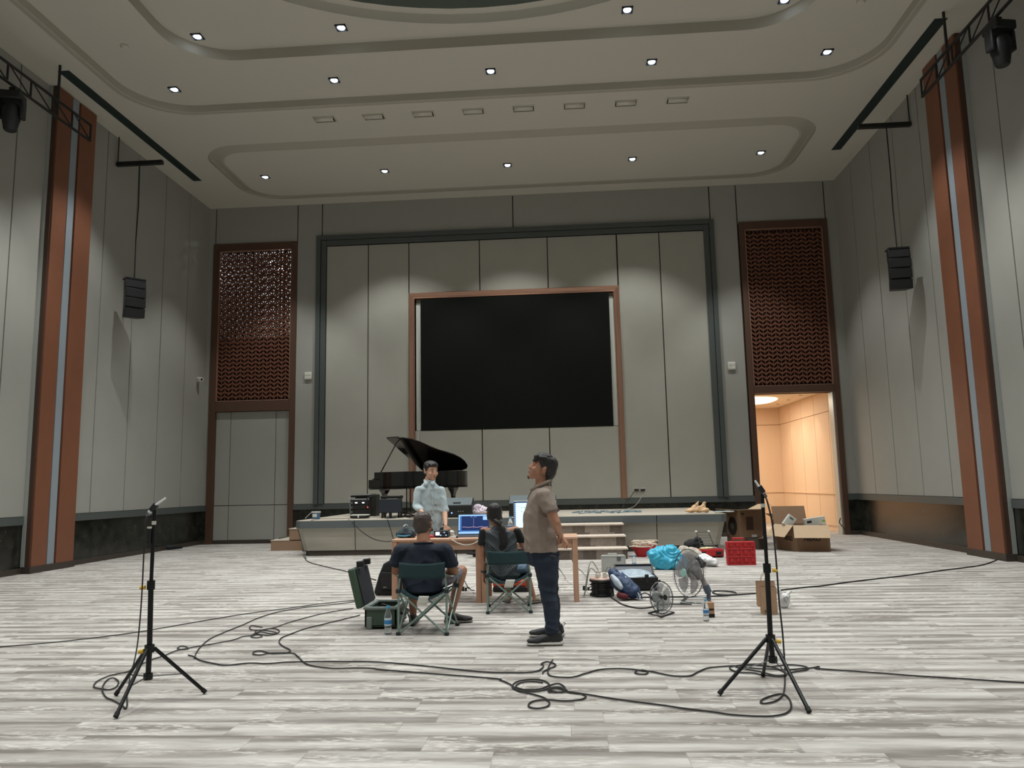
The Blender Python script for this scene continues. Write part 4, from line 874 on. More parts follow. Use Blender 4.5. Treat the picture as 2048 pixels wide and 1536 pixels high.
# ------------------------------------------------------------------ folding chairs
mCanvas = mat('teal_canvas', (30, 56, 60), .85, var=.1, scale=9, bump=.25, bscale=350); mTubeG = mat('green_grey_tube', (128, 150, 142), .35, metal=.3); mJoint = mat('dark_joint', (30, 44, 46), .6); mCamo = mat('camo_canvas', (110, 120, 112), .85, var=.5, scale=26); mTagW = mat('care_label', (206, 206, 198), .8)
def folding_chair():
    r = thing('folding_chair', (0, 0, 0), '', 'chair', 'folding camping chairs', local=True)
    W = .235; D = .5; zj = .42
    for s in (-1, 1):
        MB().tube([(s * W, 0, .02), (s * (W - .0), .01, zj), (s * (W - .03), .0, .67)], .011).build('back_post', mTubeG, r)
        MB().tube([(s * W, D * .98, zj - .02), (s * (W + .01), D * 1.02, .57)], .010).build('arm_post', mTubeG, r)
        for a_, b_ in (((s * W, 0, .02), (s * W, D, zj - .04)), ((s * W, D, .02), (s * (W), .02, zj - .02))): MB().tube([a_, b_], .0095).build('side_bar', mTubeG, r)
        MB().tube([(s * (W - .02), .0, zj - .03), (-s * (W - .02), 0, .02)], .0095).build('cross_bar', mTubeG, r)
        MB().tube([(s * (W - .02), D, zj - .03), (-s * (W - .02), D, .02)], .0095).build('cross_bar', mTubeG, r)
        for y in (0, D): MB().box(s * W - .02, s * W + .02, y - .018, y + .018, 0, .03).build('foot', mJoint, r, bevel=.004)
        MB().box(s * W - .022, s * W + .022, -.02, .02, zj - .03, zj + .01).build('joint', mJoint, r, bevel=.005)
        MB().box(s * W - .022, s * W + .022, D - .02, D + .02, zj - .04, zj).build('joint', mJoint, r, bevel=.005)
        MB().grid(lambda u, v: (s * (W - .02 + .05 * v), .0 + (D + .01) * u, .56 + (.0) * u - .035 * sin(pi * u) - abs(v - .5) * .02), 10, 4).build('armrest', mCamo, r, solid=.006)
    MB().grid(lambda u, v: ((u * 2 - 1) * (W - .01), -.012 - .03 * (1 - (2 * u - 1) ** 2), .53 + v * .15 - .015 * (1 - (2 * u - 1) ** 2) * v), 14, 6).build('backrest', mCanvas, r, solid=.006)
    MB().grid(lambda u, v: ((u * 2 - 1) * (W - .012), v * D, zj - .01 - .085 * (1 - (2 * u - 1) ** 2) * (1 - .35 * v)), 14, 8).build('seat', mCanvas, r, solid=.008)
    MB().grid(lambda u, v: (-.03 + .1 * u - .025 * v, -.012 + .004 * sin(6 * u), zj - .055 - v * .085), 4, 4).build('care_tag', mTagW, r, solid=.002)
    return r
ch = folding_chair(); ch.location = (-1.415, 7.43, 0); ch.rotation_euler = (0, 0, -.06); ch['label'] = 'green canvas folding chair holding the man in the navy T-shirt'
c2 = copy_tree(ch); c2.location = (-.68, 8.62, 0); c2.rotation_euler = (0, 0, .08); c2['label'] = 'green canvas folding chair holding the woman with the ponytail'

# ------------------------------------------------------------------ microphone stands
mStand = mat('stand_black', (24, 26, 28), .35, metal=.4); mYel = mat('yellow_knob', (214, 176, 60), .5); mMicW = mat('white_foam_mic', (226, 230, 232), .5)
def mic_stand(Y, pts, feet, mic, label, lab2, knob):
    top, up, col, bot = pts
    T_, U_, C_, B_ = at(*top, Y), at(*up, Y), at(*col, Y), at(*bot, Y)
    cx = (T_.x + B_.x) / 2; c0 = V((B_.x, Y, 0))
    r = thing('tripod_stand', c0, label, 'stand', 'measuring microphone stands')
    MB().tube([(B_.x, Y, B_.z), (C_.x, Y, C_.z), (U_.x, Y, U_.z)], .0175, 12).build('lower_pole', mStand, r); MB().tube([(U_.x, Y, U_.z - .02), (T_.x, Y, T_.z)], .0125, 12).build('upper_pole', mStand, r)
    for p, h, rr_ in ((C_, .05, .032), (U_, .06, .026)): MB().tube([(p.x, Y, p.z - h / 2), (p.x, Y, p.z + h / 2)], rr_, 12).build('collar', mStand, r)
    for p, kk in ((C_, knob), (U_, knob)): MB().tube([(p.x + kk * .03, Y - .02, p.z - .012), (p.x + kk * .062, Y - .025, p.z - .016)], .014, 10).build('yellow_knob', mYel, r)
    for f_ in feet:
        f_ = V(f_); d = (f_ - c0).normalized(); s_ = V((C_.x, Y, C_.z)) + d * .03
        lg = MB().tube([s_, f_ + V((0, 0, .012))], .0125, 10).build('leg', mStand, r); MB().tube([f_ + V((0, 0, .012)) - (f_ - s_).normalized() * .03, f_ + V((0, 0, .012))], .016, 10).build('rubber_foot', mBlkSoft, lg)
        m_ = s_.lerp(f_, .55); MB().tube([V((B_.x, Y, B_.z + .01)), m_], .004, 6).build('brace', mSteel, r)
    MB().tube([(B_.x, Y, B_.z - .01), (B_.x, Y, B_.z + .03)], .03, 12).build('brace_hub', mStand, r)
    m0, m1, m2 = at(*mic[0], Y), at(*mic[1], Y), at(*mic[2], Y)
    r2 = thing('measuring_microphone', m2, lab2, 'microphone', 'white measuring microphones')
    MB().tube([m0, m0.lerp(m1, .45), m1, m1.lerp(m2, .15), m2], [.0065, .0075, .009, .015, .015], 12).build('mic_body', mMicW, r2); MB().tube([m2, m2 + (m2 - m1).normalized() * .03], .012, 10).build('plug', mSteel, r2)
    mc = m1.lerp(m2, .35); MB().tube([mc - (m2 - m1).normalized() * .025, mc + (m2 - m1).normalized() * .025], .021, 12).build('mic_clip', mBlkP, r)
    MB().tube([(T_.x, Y, T_.z - .01), mc + V((0, .0, -.01))], .012, 8).build('clip_neck', mBlkP, r)
    MB().tube([(T_.x, Y, T_.z - .10), (T_.x, Y, T_.z - .075)], .0145, 10).build('white_band', mWP, r); 
    return T_, C_
FT = [fl(232, 1392), fl(231, 1438), fl(411, 1388)]
mic_stand(5.18, ((309, 1020), (302, 1170), (299, 1297), (296, 1356)), FT, ((331, 996), (312, 1010), (299, 1025)), 'black tripod microphone stand on the left of the floor', 'white stick microphone on the left tripod stand, pointing up to the right', -1)
cR = at(1545, 1322, 5.4)
mic_stand(5.4, ((1524, 985), (1534, 1136), (1541, 1277), (1546, 1322)), [fl(1438, 1392), fl(1619, 1428), V((cR.x + .03, 5.4 + .42, 0))], ((1510, 961), (1519, 975), (1527, 987)), 'black tripod microphone stand on the right of the floor', 'white stick microphone on the right tripod stand, pointing up to the left', 1)
p = at(304, 1012, 5.18) * 0 + at(299, 1057, 5.16); r = thing('cable_adapter', p, 'small black adapter with a white band hanging beside the left microphone pole', 'adapter')
MB().tube([p, p + V((0, 0, -.1))], .014, 10).build('body', mBlkP, r); MB().tube([p, p + V((0, 0, .012))], .0155, 10).build('white_band', mWP, r)

# ------------------------------------------------------------------ cables over the carpet
g3 = lambda L: P(L, .009, 160, 960, 3.0726); g4 = lambda L: P(L, .009, 980, 940, 2.926); g5 = lambda L: P(L, .009, 180, 1280, 8.533)
cable('floor_cable', g3([(-700, 1040), (-300, 1010), (0, 980), (350, 935), (700, 875), (1000, 825), (1300, 785), (1500, 758), (1680, 740), (1800, 728)]), mBlkC, 'long black cable running from the left edge of the picture to the green case', .0052)
cable('floor_cable', g3([(1720, 742), (1640, 755), (1450, 775), (1320, 792), (1200, 815), (1090, 850), (1000, 890), (900, 930), (870, 943), (800, 975), (745, 1020), (715, 1060), (703, 1095)]), mBlkC, 'black cable curving from the green case down to a plug near the left stand', .0052)
cB = g3([(665, 1076), (700, 1085), (740, 1108), (820, 1127), (900, 1138), (1040, 1125), (1150, 1128), (1300, 1118), (1600, 1115), (1905, 1123)]) + g4([(-60, 1180), (100, 1186), (200, 1186), (270, 1178), (305, 1160), (312, 1143), (300, 1134), (335, 1122), (380, 1135), (380, 1148), (345, 1163), (315, 1178), (308, 1190)])
cable('floor_cable', cB, mBlkC, 'black cable running across the middle of the carpet below the standing man', .0056)
cable('floor_cable', g4([(368, 1110), (350, 1135), (340, 1165), (342, 1195), (370, 1208), (430, 1213), (490, 1211), (560, 1190), (640, 1168), (740, 1162), (820, 1165), (880, 1172), (950, 1180), (1020, 1196), (1090, 1206), (1170, 1204), (1220, 1180), (1280, 1158), (1400, 1147), (1440, 1147)]), mBlkC, 'black cable snaking from below the standing man to the right stand', .0056)
cable('cable_loop', g4([(860, 1172), (848, 1184), (870, 1194), (905, 1195), (924, 1186), (915, 1175), (885, 1170)]), mBlkC, 'small loop in the cable halfway to the right stand', .0056)
# left coil and microphone lead
mp = at(297, 1029, 5.18); m1_ = [mp + V((0, -.0, 0)), at(291, 1045, 5.15), at(288, 1100, 5.12), at(283, 1200, 5.12), at(276, 1280, 5.25), at(268, 1325, 5.6)]
cable('microphone_cable', m1_ + g5([(690, 560), (668, 740), (632, 950), (634, 1100), (602, 1168), (556, 1115), (500, 1085), (380, 1020), (295, 988), (235, 925), (208, 840), (240, 745), (310, 670), (400, 648), (475, 690), (484, 745), (430, 810), (330, 848), (210, 835), (100, 815), (62, 785), (120, 705), (300, 620), (480, 575), (640, 540), (740, 480), (830, 435), (1050, 335), (1270, 265), (1420, 200), (1530, 165), (1640, 148), (1780, 118), (1900, 98), (2048, 72)]) + g3([(800, 1010), (940, 983), (1000, 962), (1060, 955), (1085, 938), (1140, 918), (1200, 905), (1280, 877), (1400, 843), (1520, 815), (1680, 788)]), mBlkC, 'black lead from the left microphone, looped on the carpet and running to the green case', .0052)
cable('cable_loop', g5([(1490, 140), (1530, 110), (1600, 105), (1660, 125), (1670, 150), (1600, 162), (1520, 158), (1490, 145)]), mBlkC, 'small loop of cable just right of the left stand', .0052)
cable('cable_coil', g3([(1120, 905), (1060, 895), (1042, 905), (1055, 920), (1110, 922), (1170, 912), (1215, 918), (1222, 935), (1170, 955), (1110, 950), (1075, 935), (1100, 922), (1160, 928), (1212, 940), (1180, 945), (1115, 935), (1070, 945), (1052, 962), (1085, 970), (1118, 962), (1105, 952), (1065, 955)]), mBlkC, 'loose coil of black cable left of the seated man and the green case', .0052)
cE = g3([(1720, 830), (1690, 838), (1500, 885), (1380, 915), (1290, 948), (1235, 972), (1225, 1000), (1255, 1025), (1292, 1045), (1270, 1062), (1180, 1066), (1110, 1050), (1068, 1056), (1066, 1070), (1110, 1075), (1170, 1064), (1300, 1064), (1340, 1085), (1370, 1115), (1420, 1140), (1550, 1157), (1700, 1155), (1800, 1158), (1905, 1170)])
cF = g4([(0, 1218), (60, 1230), (120, 1255), (170, 1290), (260, 1296), (335, 1282), (350, 1258), (310, 1232), (240, 1226), (160, 1238), (130, 1268), (170, 1293), (240, 1310), (310, 1330), (347, 1358), (335, 1383), (280, 1395), (232, 1387), (228, 1368), (265, 1350), (340, 1345), (440, 1351), (530, 1343), (562, 1325), (530, 1308), (460, 1298), (400, 1300), (350, 1300), (345, 1285), (390, 1276), (445, 1290), (470, 1302), (560, 1312), (700, 1335), (850, 1356), (1000, 1375), (1150, 1397), (1300, 1415), (1400, 1430), (1500, 1438), (1580, 1441), (1660, 1439), (1730, 1424), (1762, 1390), (1752, 1340), (1715, 1312), (1660, 1318), (1600, 1340), (1583, 1358), (1610, 1366), (1670, 1352), (1712, 1318), (1724, 1270), (1726, 1210)])
YR = 5.37
cable('microphone_cable', cE + cF + [at(1570, 1340, 5.6), at(1569, 1320, 5.56), at(1565, 1265, 5.46), at(1558, 1200, YR), at(1553, 1130, YR), at(1545, 1050, YR), at(1535, 1005, YR), at(1530, 992, 5.4)], mBlkC, 'long black lead looping over the carpet from the green case up to the right microphone', .0056)
cable('cable_coil', g4([(310, 1245), (240, 1238), (180, 1245), (150, 1268), (200, 1285), (290, 1282), (345, 1262), (400, 1250), (440, 1275), (420, 1300), (360, 1292), (350, 1278), (400, 1270), (450, 1290)]), mBlkC, 'coil of black cable in the foreground near the middle of the floor', .0056)
cable('cable_coil', g4([(1440, 1147), (1405, 1150), (1412, 1168), (1460, 1185), (1540, 1188), (1600, 1200), (1700, 1208), (1735, 1195), (1700, 1170), (1640, 1150), (1560, 1138), (1470, 1142), (1440, 1150), (1500, 1165), (1580, 1180), (1660, 1200), (1720, 1200), (1760, 1185), (1840, 1172), (1860, 1158), (1820, 1145), (1740, 1140), (1650, 1150), (1590, 1145), (1510, 1140), (1480, 1150), (1540, 1160), (1640, 1165), (1740, 1168), (1830, 1162), (1890, 1157), (1925, 1150), (1920, 1162), (1900, 1160), (1960, 1165), (2047, 1172), (2200, 1182), (2500, 1205), (2900, 1230), (3300, 1256), (3700, 1285)]), mBlkC, 'coil of black cable around the right stand, running off to the right edge', .0056)
cable('floor_cable', P([(0, 1165), (250, 1130), (500, 1100), (850, 1060), (1050, 1032), (1250, 1005), (1450, 980), (1620, 955), (1720, 925), (1790, 895)], .009, 1640, 940, 5.02)[::-1] + g4([(1890, 682), (1740, 698), (1600, 718), (1440, 730), (1300, 738), (1100, 742), (960, 744), (850, 745)]), mBlkC, 'long black cable running from the right pilaster to the suitcase', .009)
cable('cable_loop', g4([(1440, 729), (1434, 716), (1380, 709), (1320, 708), (1303, 716), (1330, 727), (1390, 731), (1430, 728)]), mBlkC, 'flat loop of cable on the carpet right of the large fan', .009)
cable('floor_cable', g4([(690, 700), (705, 740), (740, 765), (780, 788), (850, 806), (900, 808), (960, 800)]), mBlkC, 'black cable from the cable reel to the small fan', .008)
cable('floor_cable', g4([(960, 792), (1000, 788), (1060, 786), (1130, 786), (1180, 786)]), mBlkC, 'thin black cable between the two fans', .007)
cable('floor_cable', [fl(605, 1108), *P([(1400, 500), (1500, 530), (1650, 565), (1820, 615)], .009, 160, 960, 3.0726)], mBlkC, 'thin cable running from the left end of the stage towards the black bag', .007)
cable('hanging_cable', [at(596, 1058, 15.9), at(603, 1085, 15.85), fl(610, 1112, .05), fl(613, 1118)], mBlkC, 'thin cable hanging down the left corner of the stage', .007)
cable('table_cable', [at(912, 1086, 10.1), at(913, 1110, 10.12), at(918, 1145, 10.1), at(928, 1160, 10.0), fl(938, 1178), fl(948, 1187)], mBlkC, 'black cable hanging from the tables to the plug on the floor', .006)
cable('table_cable', [fl(962, 1164), fl(951, 1171), fl(941, 1176), fl(937, 1178), fl(932, 1172), fl(926, 1178)], mGreyC, 'grey cable on the floor under the tables', .006)
cable('table_cable', [at(1146, 1092, 10.02), at(1142, 1110, 10.1), at(1148, 1128, 10.1), at(1160, 1140, 10.0), fl(1172, 1152), fl(1182, 1158)], mGreyC, 'grey cable dropping from the right table to the cable reel', .006)
cable('table_cable', [at(1110, 1126, 9.9), at(1120, 1140, 9.9), fl(1131, 1156), fl(1134, 1162), fl(1142, 1168), fl(1150, 1170), fl(1156, 1175), fl(1168, 1180), fl(1178, 1188)], mGreyC, 'grey cable curving over the floor beside the right table leg', .006)
cable('table_cable', [fl(1120, 1183), fl(1132, 1177), fl(1146, 1173), fl(1158, 1177), fl(1168, 1183), fl(1176, 1190)], mWP, 'white cable on the floor around the right table leg', .007)
for px, py, lb in ((925, 1182, 'black power plug on the floor under the left table'), (1170, 1181, 'black power plug on the floor left of the cable reel')):
    p = fl(px, py); r = thing('power_plug', p, lb, 'plug'); MB().box(p.x - .03, p.x + .025, p.y - .02, p.y + .02, 0, .06).build('body', mBlkP, r, bevel=.008); MB().box(p.x + .03, p.x + .06, p.y - .02, p.y + .02, 0, .045).build('second_plug', mBlkP, r, bevel=.008); MB().tube(crm([p + V((.05, 0, .03)), p + V((.08, 0, .05)), p + V((.11, .03, .01)), p + V((.16, .0, .008))]), .006).build('lead', mBlkC, r)
p = fl(947, 1115, .0); r = thing('black_object', (p.x, p.y, 0), 'dark coil of cable on the floor by the stage foot, seen under the left table', 'cable coil')
MB().tube(crm([(p.x + .13 * cos(k * .9) + .0, p.y + .1 * sin(k * .9), .03 + .012 * k) for k in range(22)], 4), .014).build('coil', mBlkC, r); MB().box(p.x - .03, p.x + .14, p.y + .08, p.y + .2, 0, .24).build('black_box', mBlkSoft, r, bevel=.02)

# ------------------------------------------------------------------ bags, cases, bottles on the floor
r = thing('black_trolley_bag', (-2.25, 10.2, 0), 'tall black bag standing behind the left table leg', 'bag'); Y = 10.1; xl = at(748, 1200, Y).x
def fr_(pts, y0, y1, m, name, parent, bev=.03):
    T = Matrix(((1, 0, 0, 0), (0, 0, 1, 0), (0, 1, 0, 0), (0, 0, 0, 1))); b = MB(); b.prism(pts, y0, y1, 0, T); return b.build(name, m, parent, bevel=bev, seg=4)
q = [at(*c, Y) for c in ((747, 1200), (757, 1150), (766, 1128), (778, 1121))]
fr_([(q[0].x + .03, .0), (q[0].x, .04), (q[1].x, q[1].z), (q[2].x, q[2].z), (q[3].x, q[3].z), (q[3].x + .28, q[3].z - .01), (q[3].x + .34, .25), (q[3].x + .34, 0)], Y, Y + .3, mBlkSoft, 'bag_body', r)
fr_([(q[1].x + .04, .08), (q[1].x + .04, .3), (q[1].x + .25, .3), (q[1].x + .25, .08)], Y - .02, Y + .02, mat('bag_pocket', (30, 31, 33), .7), 'front_pocket', r, .012)
MB().tube(crm([(q[3].x - .02, Y + .15, q[3].z - .01), (q[3].x + .03, Y + .15, q[3].z + .05), (q[3].x + .1, Y + .15, q[3].z + .04), (q[3].x + .14, Y + .15, q[3].z - .01)]), .012).build('handle', mBlkSoft, r)
MB().box(q[1].x + .07, q[1].x + .11, Y - .026, Y - .018, .1, .12).build('maker_patch', mSteel, r, smooth=False)
# green case
mGreen = mat('green_case', (62, 82, 66), .5); mGreenIn = mat('green_case_edge', (120, 132, 126), .5); mFoam = mat('dark_foam', (34, 38, 44), .9)
x0, x1, y0, y1, hz = -2.06, -1.74, 7.76, 8.26, .2
r = thing('hard_case', ((x0 + x1) / 2, y0 + .2, 0), 'open dark green hard case with its lid standing up, left of the seated man', 'case')
b = MB(); t_ = .02
for q in ((x0, x1, y0, y0 + t_, .025, hz), (x0, x1, y1 - t_, y1, .025, hz), (x0, x0 + t_, y0, y1, .025, hz), (x1 - t_, x1, y0, y1, .025, hz), (x0, x1, y0, y1, .02, .04)): b.box(*q)
b.build('case_base', mGreen, r, bevel=.004)
b = MB()
for q in ((x0 - .012, x1 + .012, y0 - .012, y0 + .03), (x0 - .012, x1 + .012, y1 - .03, y1 + .012), (x0 - .012, x0 + .03, y0, y1), (x1 - .03, x1 + .012, y0, y1)): b.box(*q, hz - .01, hz + .015)
b.build('rim', mGreenIn, r, bevel=.004); MB().box(x0 + .02, x1 - .02, y0 + .02, y1 - .02, .04, hz - .07).build('foam_insert', mFoam, r)
T = Matrix.Translation((x0 - .015, 0, hz + .01)) @ Matrix.Rotation(radians(-14), 4, 'Y'); ld_ = MB().box(-.075, .0, y0, y1, 0, .40, 0, T).build('lid', mGreen, r, bevel=.02, seg=3)
MB().box(0, .012, y0 + .03, y1 - .03, .02, .38, 0, T).build('lid_lining', mFoam, ld_); 
for yy in (y0 + .12, y1 - .12): MB().box(-.06, .01, yy - .03, yy + .03, .39, .45, 0, T @ Matrix.Rotation(.15, 4, 'Y')).build('latch', mBlkP, ld_, bevel=.008)
MB().tube([(x1 + .015, y0 + .12, .14), (x1 + .05, y0 + .13, .12), (x1 + .05, y1 - .13, .12), (x1 + .015, y1 - .12, .14)], .013).build('carry_handle', mBlkP, r)
for xx in (x0 + .04,): MB().tube([(xx, y0 - .004, .035), (xx + .0, y0 + .04, .035)], .035, 14).build('wheel', mBlkP, r); MB().box(xx - .02, xx + .035, y0 - .012, y0 + .02, .0, .12).build('wheel_housing', mGreenIn, r, bevel=.006)
MB().tube([(x0 + .08, y0 + .2, hz - .06), (x0 + .2, y0 + .14, hz - .02)], .022, 12).build('stored_microphone', mBlkP, r); MB().tube(crm([(x0 + .05, y1 - .1, hz - .06), (x0 + .12, y0 + .25, hz + .0), (x0 + .24, y0 + .3, hz - .05)]), .012).build('stored_cable', mBlkC, r)
bottle(V((at(776, 1268, 7.5).x, 7.5, 0)), .265, 'water bottle with a blue cap standing in front of the green case')
bottle(V((at(1413, 1244, 8.08).x, 8.08, 0)), .215, 'water bottle on the carpet in front of the large fan')
bottle(V((at(1269, 1142, 12.5).x, 12.5, 0)), .26, 'water bottle standing beside the silver case')
bottle(V((at(1449, 1098, 16.05).x, 15.8, 0)), .2, 'small water bottle at the right foot of the stage behind the red crate')
# small carton behind the bottle
p = V((at(1422, 1234, 8.3).x, 8.3, 0)); r = thing('drink_carton', p, 'small brown carton right behind the water bottle near the large fan', 'carton'); mKraft = mat('kraft_card', (176, 136, 104), .8, var=.06, scale=8)
MB().box(p.x - .035, p.x + .035, p.y - .02, p.y + .04, .035, .15).build('box', mKraft, r, bevel=.002); MB().box(p.x - .036, p.x + .036, p.y - .021, p.y + .041, 0, .035).build('dark_base', mBlkSoft, r); MB().box(p.x - .03, p.x + .03, p.y - .0215, p.y - .02, .07, .09).build('print_band', mGap, r, smooth=False)
# orange case under the tables
mOrange = mat('orange_case', (214, 74, 44), .5); x0, x1 = at(985, 1160, 10.3).x, at(1058, 1160, 10.3).x; r = thing('orange_case', ((x0 + x1) / 2, 10.35, 0), 'flat orange and black case on the floor behind the seated woman', 'case')
MB().box(x0, x1, 10.3, 10.62, 0, .075).build('black_base', mBlkP, r, bevel=.02); MB().box(x0 + .0, x1 - .04, 10.3, 10.6, .075, .15).build('orange_lid', mOrange, r, bevel=.02); MB().box((x0 + x1) / 2 - .04, (x0 + x1) / 2 + .04, 10.285, 10.3, .055, .1).build('latch', mBlkP, r, bevel=.004)
# cable reel
p = V((.385, 9.92, 0)); r = thing('cable_reel', p, 'black cable drum with white plugs on top, left of the blue backpack', 'cable reel')
T = Matrix.Translation(p)
MB().lathe([(.15, 0), (.155, .02), (.15, .03), (.13, .035), (.13, .17), (.15, .175), (.155, .19), (.15, .2), (0, .2)], 32, 0, T).build('drum', mBlkP, r)
b = MB(); b.tube([p + V((.142 * cos(a), .142 * sin(a), .04 + .13 * ((k % 32) / 32))) for k, a in enumerate([2 * pi * q / 16 for q in range(128)])], .008, 5); b.build('wound_cable', mBlkC, r)
MB().lathe([(.148, .2), (.15, .21), (.14, .222), (0, .222)], 32, 0, T).build('top_plate', mat('pinkish_plate', (206, 178, 164), .5), r)
for dx, dy, h in ((-.05, -.04, .05), (.04, -.05, .07), (.06, .04, .04), (-.03, .06, .08)): MB().box(p.x + dx - .025, p.x + dx + .025, p.y + dy - .02, p.y + dy + .02, .222, .222 + h).build('white_plug', mWP, r, bevel=.006)
for a_, b_, c_ in (((-.05, -.04, .27), (-.14, -.1, .34), (-.2, -.1, .1)), ((.04, -.05, .29), (.1, -.08, .36), (.16, -.05, .2)), ((-.03, .06, .3), (-.12, .0, .42), (-.18, -.08, .25))): MB().tube(crm([p + V(a_), p + V(b_), p + V(c_), p + V((c_[0] - .04, c_[1] - .05, .01))]), .006).build('plug_lead', mGreyC, r)
for a in (-2.0, -.6, 2.2): MB().tube([p + V((.158 * cos(a), .158 * sin(a), 0)), p + V((.158 * cos(a), .158 * sin(a), .2))], .011).build('frame_bar', mBlkP, r)
# blue backpack leaning
mNavyF = mat('navy_nylon', (34, 56, 88), .6, var=.15, scale=14); mGreyN = mat('reflective_grey', (170, 180, 190), .4, metal=.2); mMaroon = mat('maroon_patch', (96, 30, 40), .7)
r = thing('backpack', (.66, 9.62, 0), 'blue backpack with a pale grey panel leaning over the cable drum', 'backpack')
h_ = [[E((.53, 9.72, .30), (.075, .1, .05)), E((.60, 9.66, .2), (.12, .12, .1)), E((.72, 9.58, .1), (.12, .12, .09))]]
blob('bag_body', h_, mNavyF, r, .01, 3, cloth(.012, 16))
blob('pale_panel', [[E((.505, 9.60, .27), (.03, .02, .03)), E((.56, 9.545, .2), (.045, .02, .045)), E((.60, 9.51, .15), (.03, .02, .03))]], mGreyN, r, .007, 2)
blob('maroon_pocket', [[E((.57, 9.52, .06), (.03, .02, .04)), E((.64, 9.47, .05), (.05, .02, .035))]], mMaroon, r, .008, 2)
for k in range(3): MB().tube(crm([(.56 + .03 * k, 9.68, .345 - .015 * k), (.66 + .035 * k, 9.58, .24 - .01 * k), (.76 + .03 * k, 9.5, .1), (.80 + .02 * k, 9.46, .02)]), .011, flat=.4).build('strap', (mNavyF, mGreyN, mNavyF)[k], r)
MB().tube(crm([(.8, 9.5, .05), (.88, 9.46, .09), (.94, 9.44, .05), (.95, 9.44, .015)]), .013, flat=.5).build('strap_end', mBlkSoft, r)
# black suitcase open
x0, x1, y0, y1 = .60, 1.13, 10.3, 10.72; r = thing('suitcase', ((x0 + x1) / 2, y0 + .2, 0), 'open black suitcase with pale plastic sheeting inside', 'suitcase')
b = MB()
for q in ((x0, x1, y0, y0 + .02, 0, .17), (x0, x1, y1 - .02, y1, 0, .17), (x0, x0 + .02, y0, y1, 0, .17), (x1 - .02, x1, y0, y1, 0, .17), (x0, x1, y0, y1, 0, .02)): b.box(*q)
b.build('shell', mBlkP, r, bevel=.006)
for k in range(4): MB().box(x0 + .02, x1 - .02, y0 - .008, y0, .03 + k * .034, .042 + k * .034).build('rib', mBlk, r)
T = Matrix.Translation((0, y1, .17)) @ Matrix.Rotation(radians(-62), 4, 'X'); b = MB()
for q in ((x0, x1, 0, .03, 0, .02), (x0, x1, 0, .03, .22, .24), (x0, x0 + .02, 0, .03, 0, .24), (x1 - .02, x1, 0, .03, 0, .24)): b.box(*q, 0, T)
b.build('lid_frame', mBlkP, r, bevel=.005); MB().box(x0 + .02, x1 - .02, .02, .03, .02, .22, 0, T).build('lid_panel', mat('case_lining', (60, 66, 74), .5), r)
blob('plastic_sheeting', [[E((x0 + .1, y0 + .15, .15), (.08, .1, .03)), E((x1 - .12, y0 + .12, .17), (.09, .08, .03)), E((.85, y1 + .05, .2), (.2, .05, .03))]], mat('pale_blue_sheet', (160, 176, 188), .3), r, .012, 2, cloth(.014, 15)); MB().box(x1 - .17, x1 - .12, y0 - .02, y0 + .02, .1, .21).build('latch', mBlkP, r, bevel=.008)
# silver case
x0, x1, y0, y1 = .50, .87, 12.5, 12.68; r = thing('silver_case', ((x0 + x1) / 2, y0 + .1, 0), 'small silver aluminium case behind the black suitcase', 'case'); mAlu = mat('aluminium', (188, 190, 186), .4, metal=.35)
MB().box(x0, x1, y0, y1, 0, .25).build('body', mat('pale_grey_shell', (170, 172, 168), .5), r, bevel=.006)
for xx in (x0, x1): MB().box(xx - .008, xx + .008, y0 - .008, y0 + .01, 0, .25).build('corner_rail', mAlu, r, bevel=.002)
MB().box(x0, x1, y0 - .008, y0 + .01, .235, .258).build('top_rail', mAlu, r, bevel=.002); MB().box(x0 + .24, x0 + .3, y0 - .01, y0, .17, .24).build('latch', mSteel, r, bevel=.003); MB().tube([(x0 + .1, y0 + .09, .25), (x0 + .11, y0 + .09, .275), (x0 + .24, y0 + .09, .275), (x0 + .25, y0 + .09, .25)], .009).build('handle', mAlu, r)
p = fl(1262, 1145); o = blob('plastic_wrap', [[E(V((p.x - .12, 12.3, .025)), (.06, .06, .02)), E(V((p.x + .14, 12.3, .03)), (.05, .07, .025))]], mat('clear_wrap', (206, 220, 226), .15), None, .01, 2, cloth(.014, 20)); tag(o, 'flat clear plastic wrapping lying in front of the bottle by the silver case', 'plastic wrap')
# blue plastic bag
mBlueBag = mat('blue_plastic', (60, 172, 204), .35, bump=.3, bscale=20)
cx_ = at(1335, 1120, 12.8).x; o = thing('blue_bag', (cx_, 12.8, 0), 'large crumpled turquoise plastic bag behind the large fan', 'bag')
blob('bag_body', [[E((cx_ - .06, 12.8, .06), (.17, .15, .06)), E((cx_ + .2, 12.8, .07), (.12, .15, .07)), E((cx_ - .27, 12.75, .24), (.045, .08, .06)), E((cx_ + .02, 12.85, .31), (.14, .12, .05))], [E((cx_ + .1, 12.8, .15), (.15, .12, .13)), E((cx_ + .2, 12.8, .12), (.1, .1, .1))]], mBlueBag, o, .012, 1, lambda p, n: .022 * (1 - abs(sin(p.x * 16 + p.z * 22 + 9 * nz(p, 4)))) + .014 * (1 - abs(sin(p.x * 30 - p.z * 24 + 8 * nz(p, 5)))) + .025 * nz(p, 8))
blob('tied_neck', [[E((cx_ + .1, 12.72, .2), (.02, .02, .02)), E((cx_ + .22, 12.66, .13), (.05, .03, .03))]], mBlueBag, o, .01, 2, cloth(.015, 18))
mRedP = mat('red_plastic', (186, 36, 42), .4, var=.05, scale=4)
p = at(1325, 1092, 14.2); o = blob('red_bundle', [[E((p.x, 14.2, .16), (.09, .08, .1)), E((p.x + .05, 14.2, .05), (.12, .1, .05))]], mat('red_cloth', (206, 84, 84), .8), None, .015, 2, cloth(.03, 12)); tag(o, 'small red bundle sticking up behind the turquoise bag', 'bundle')
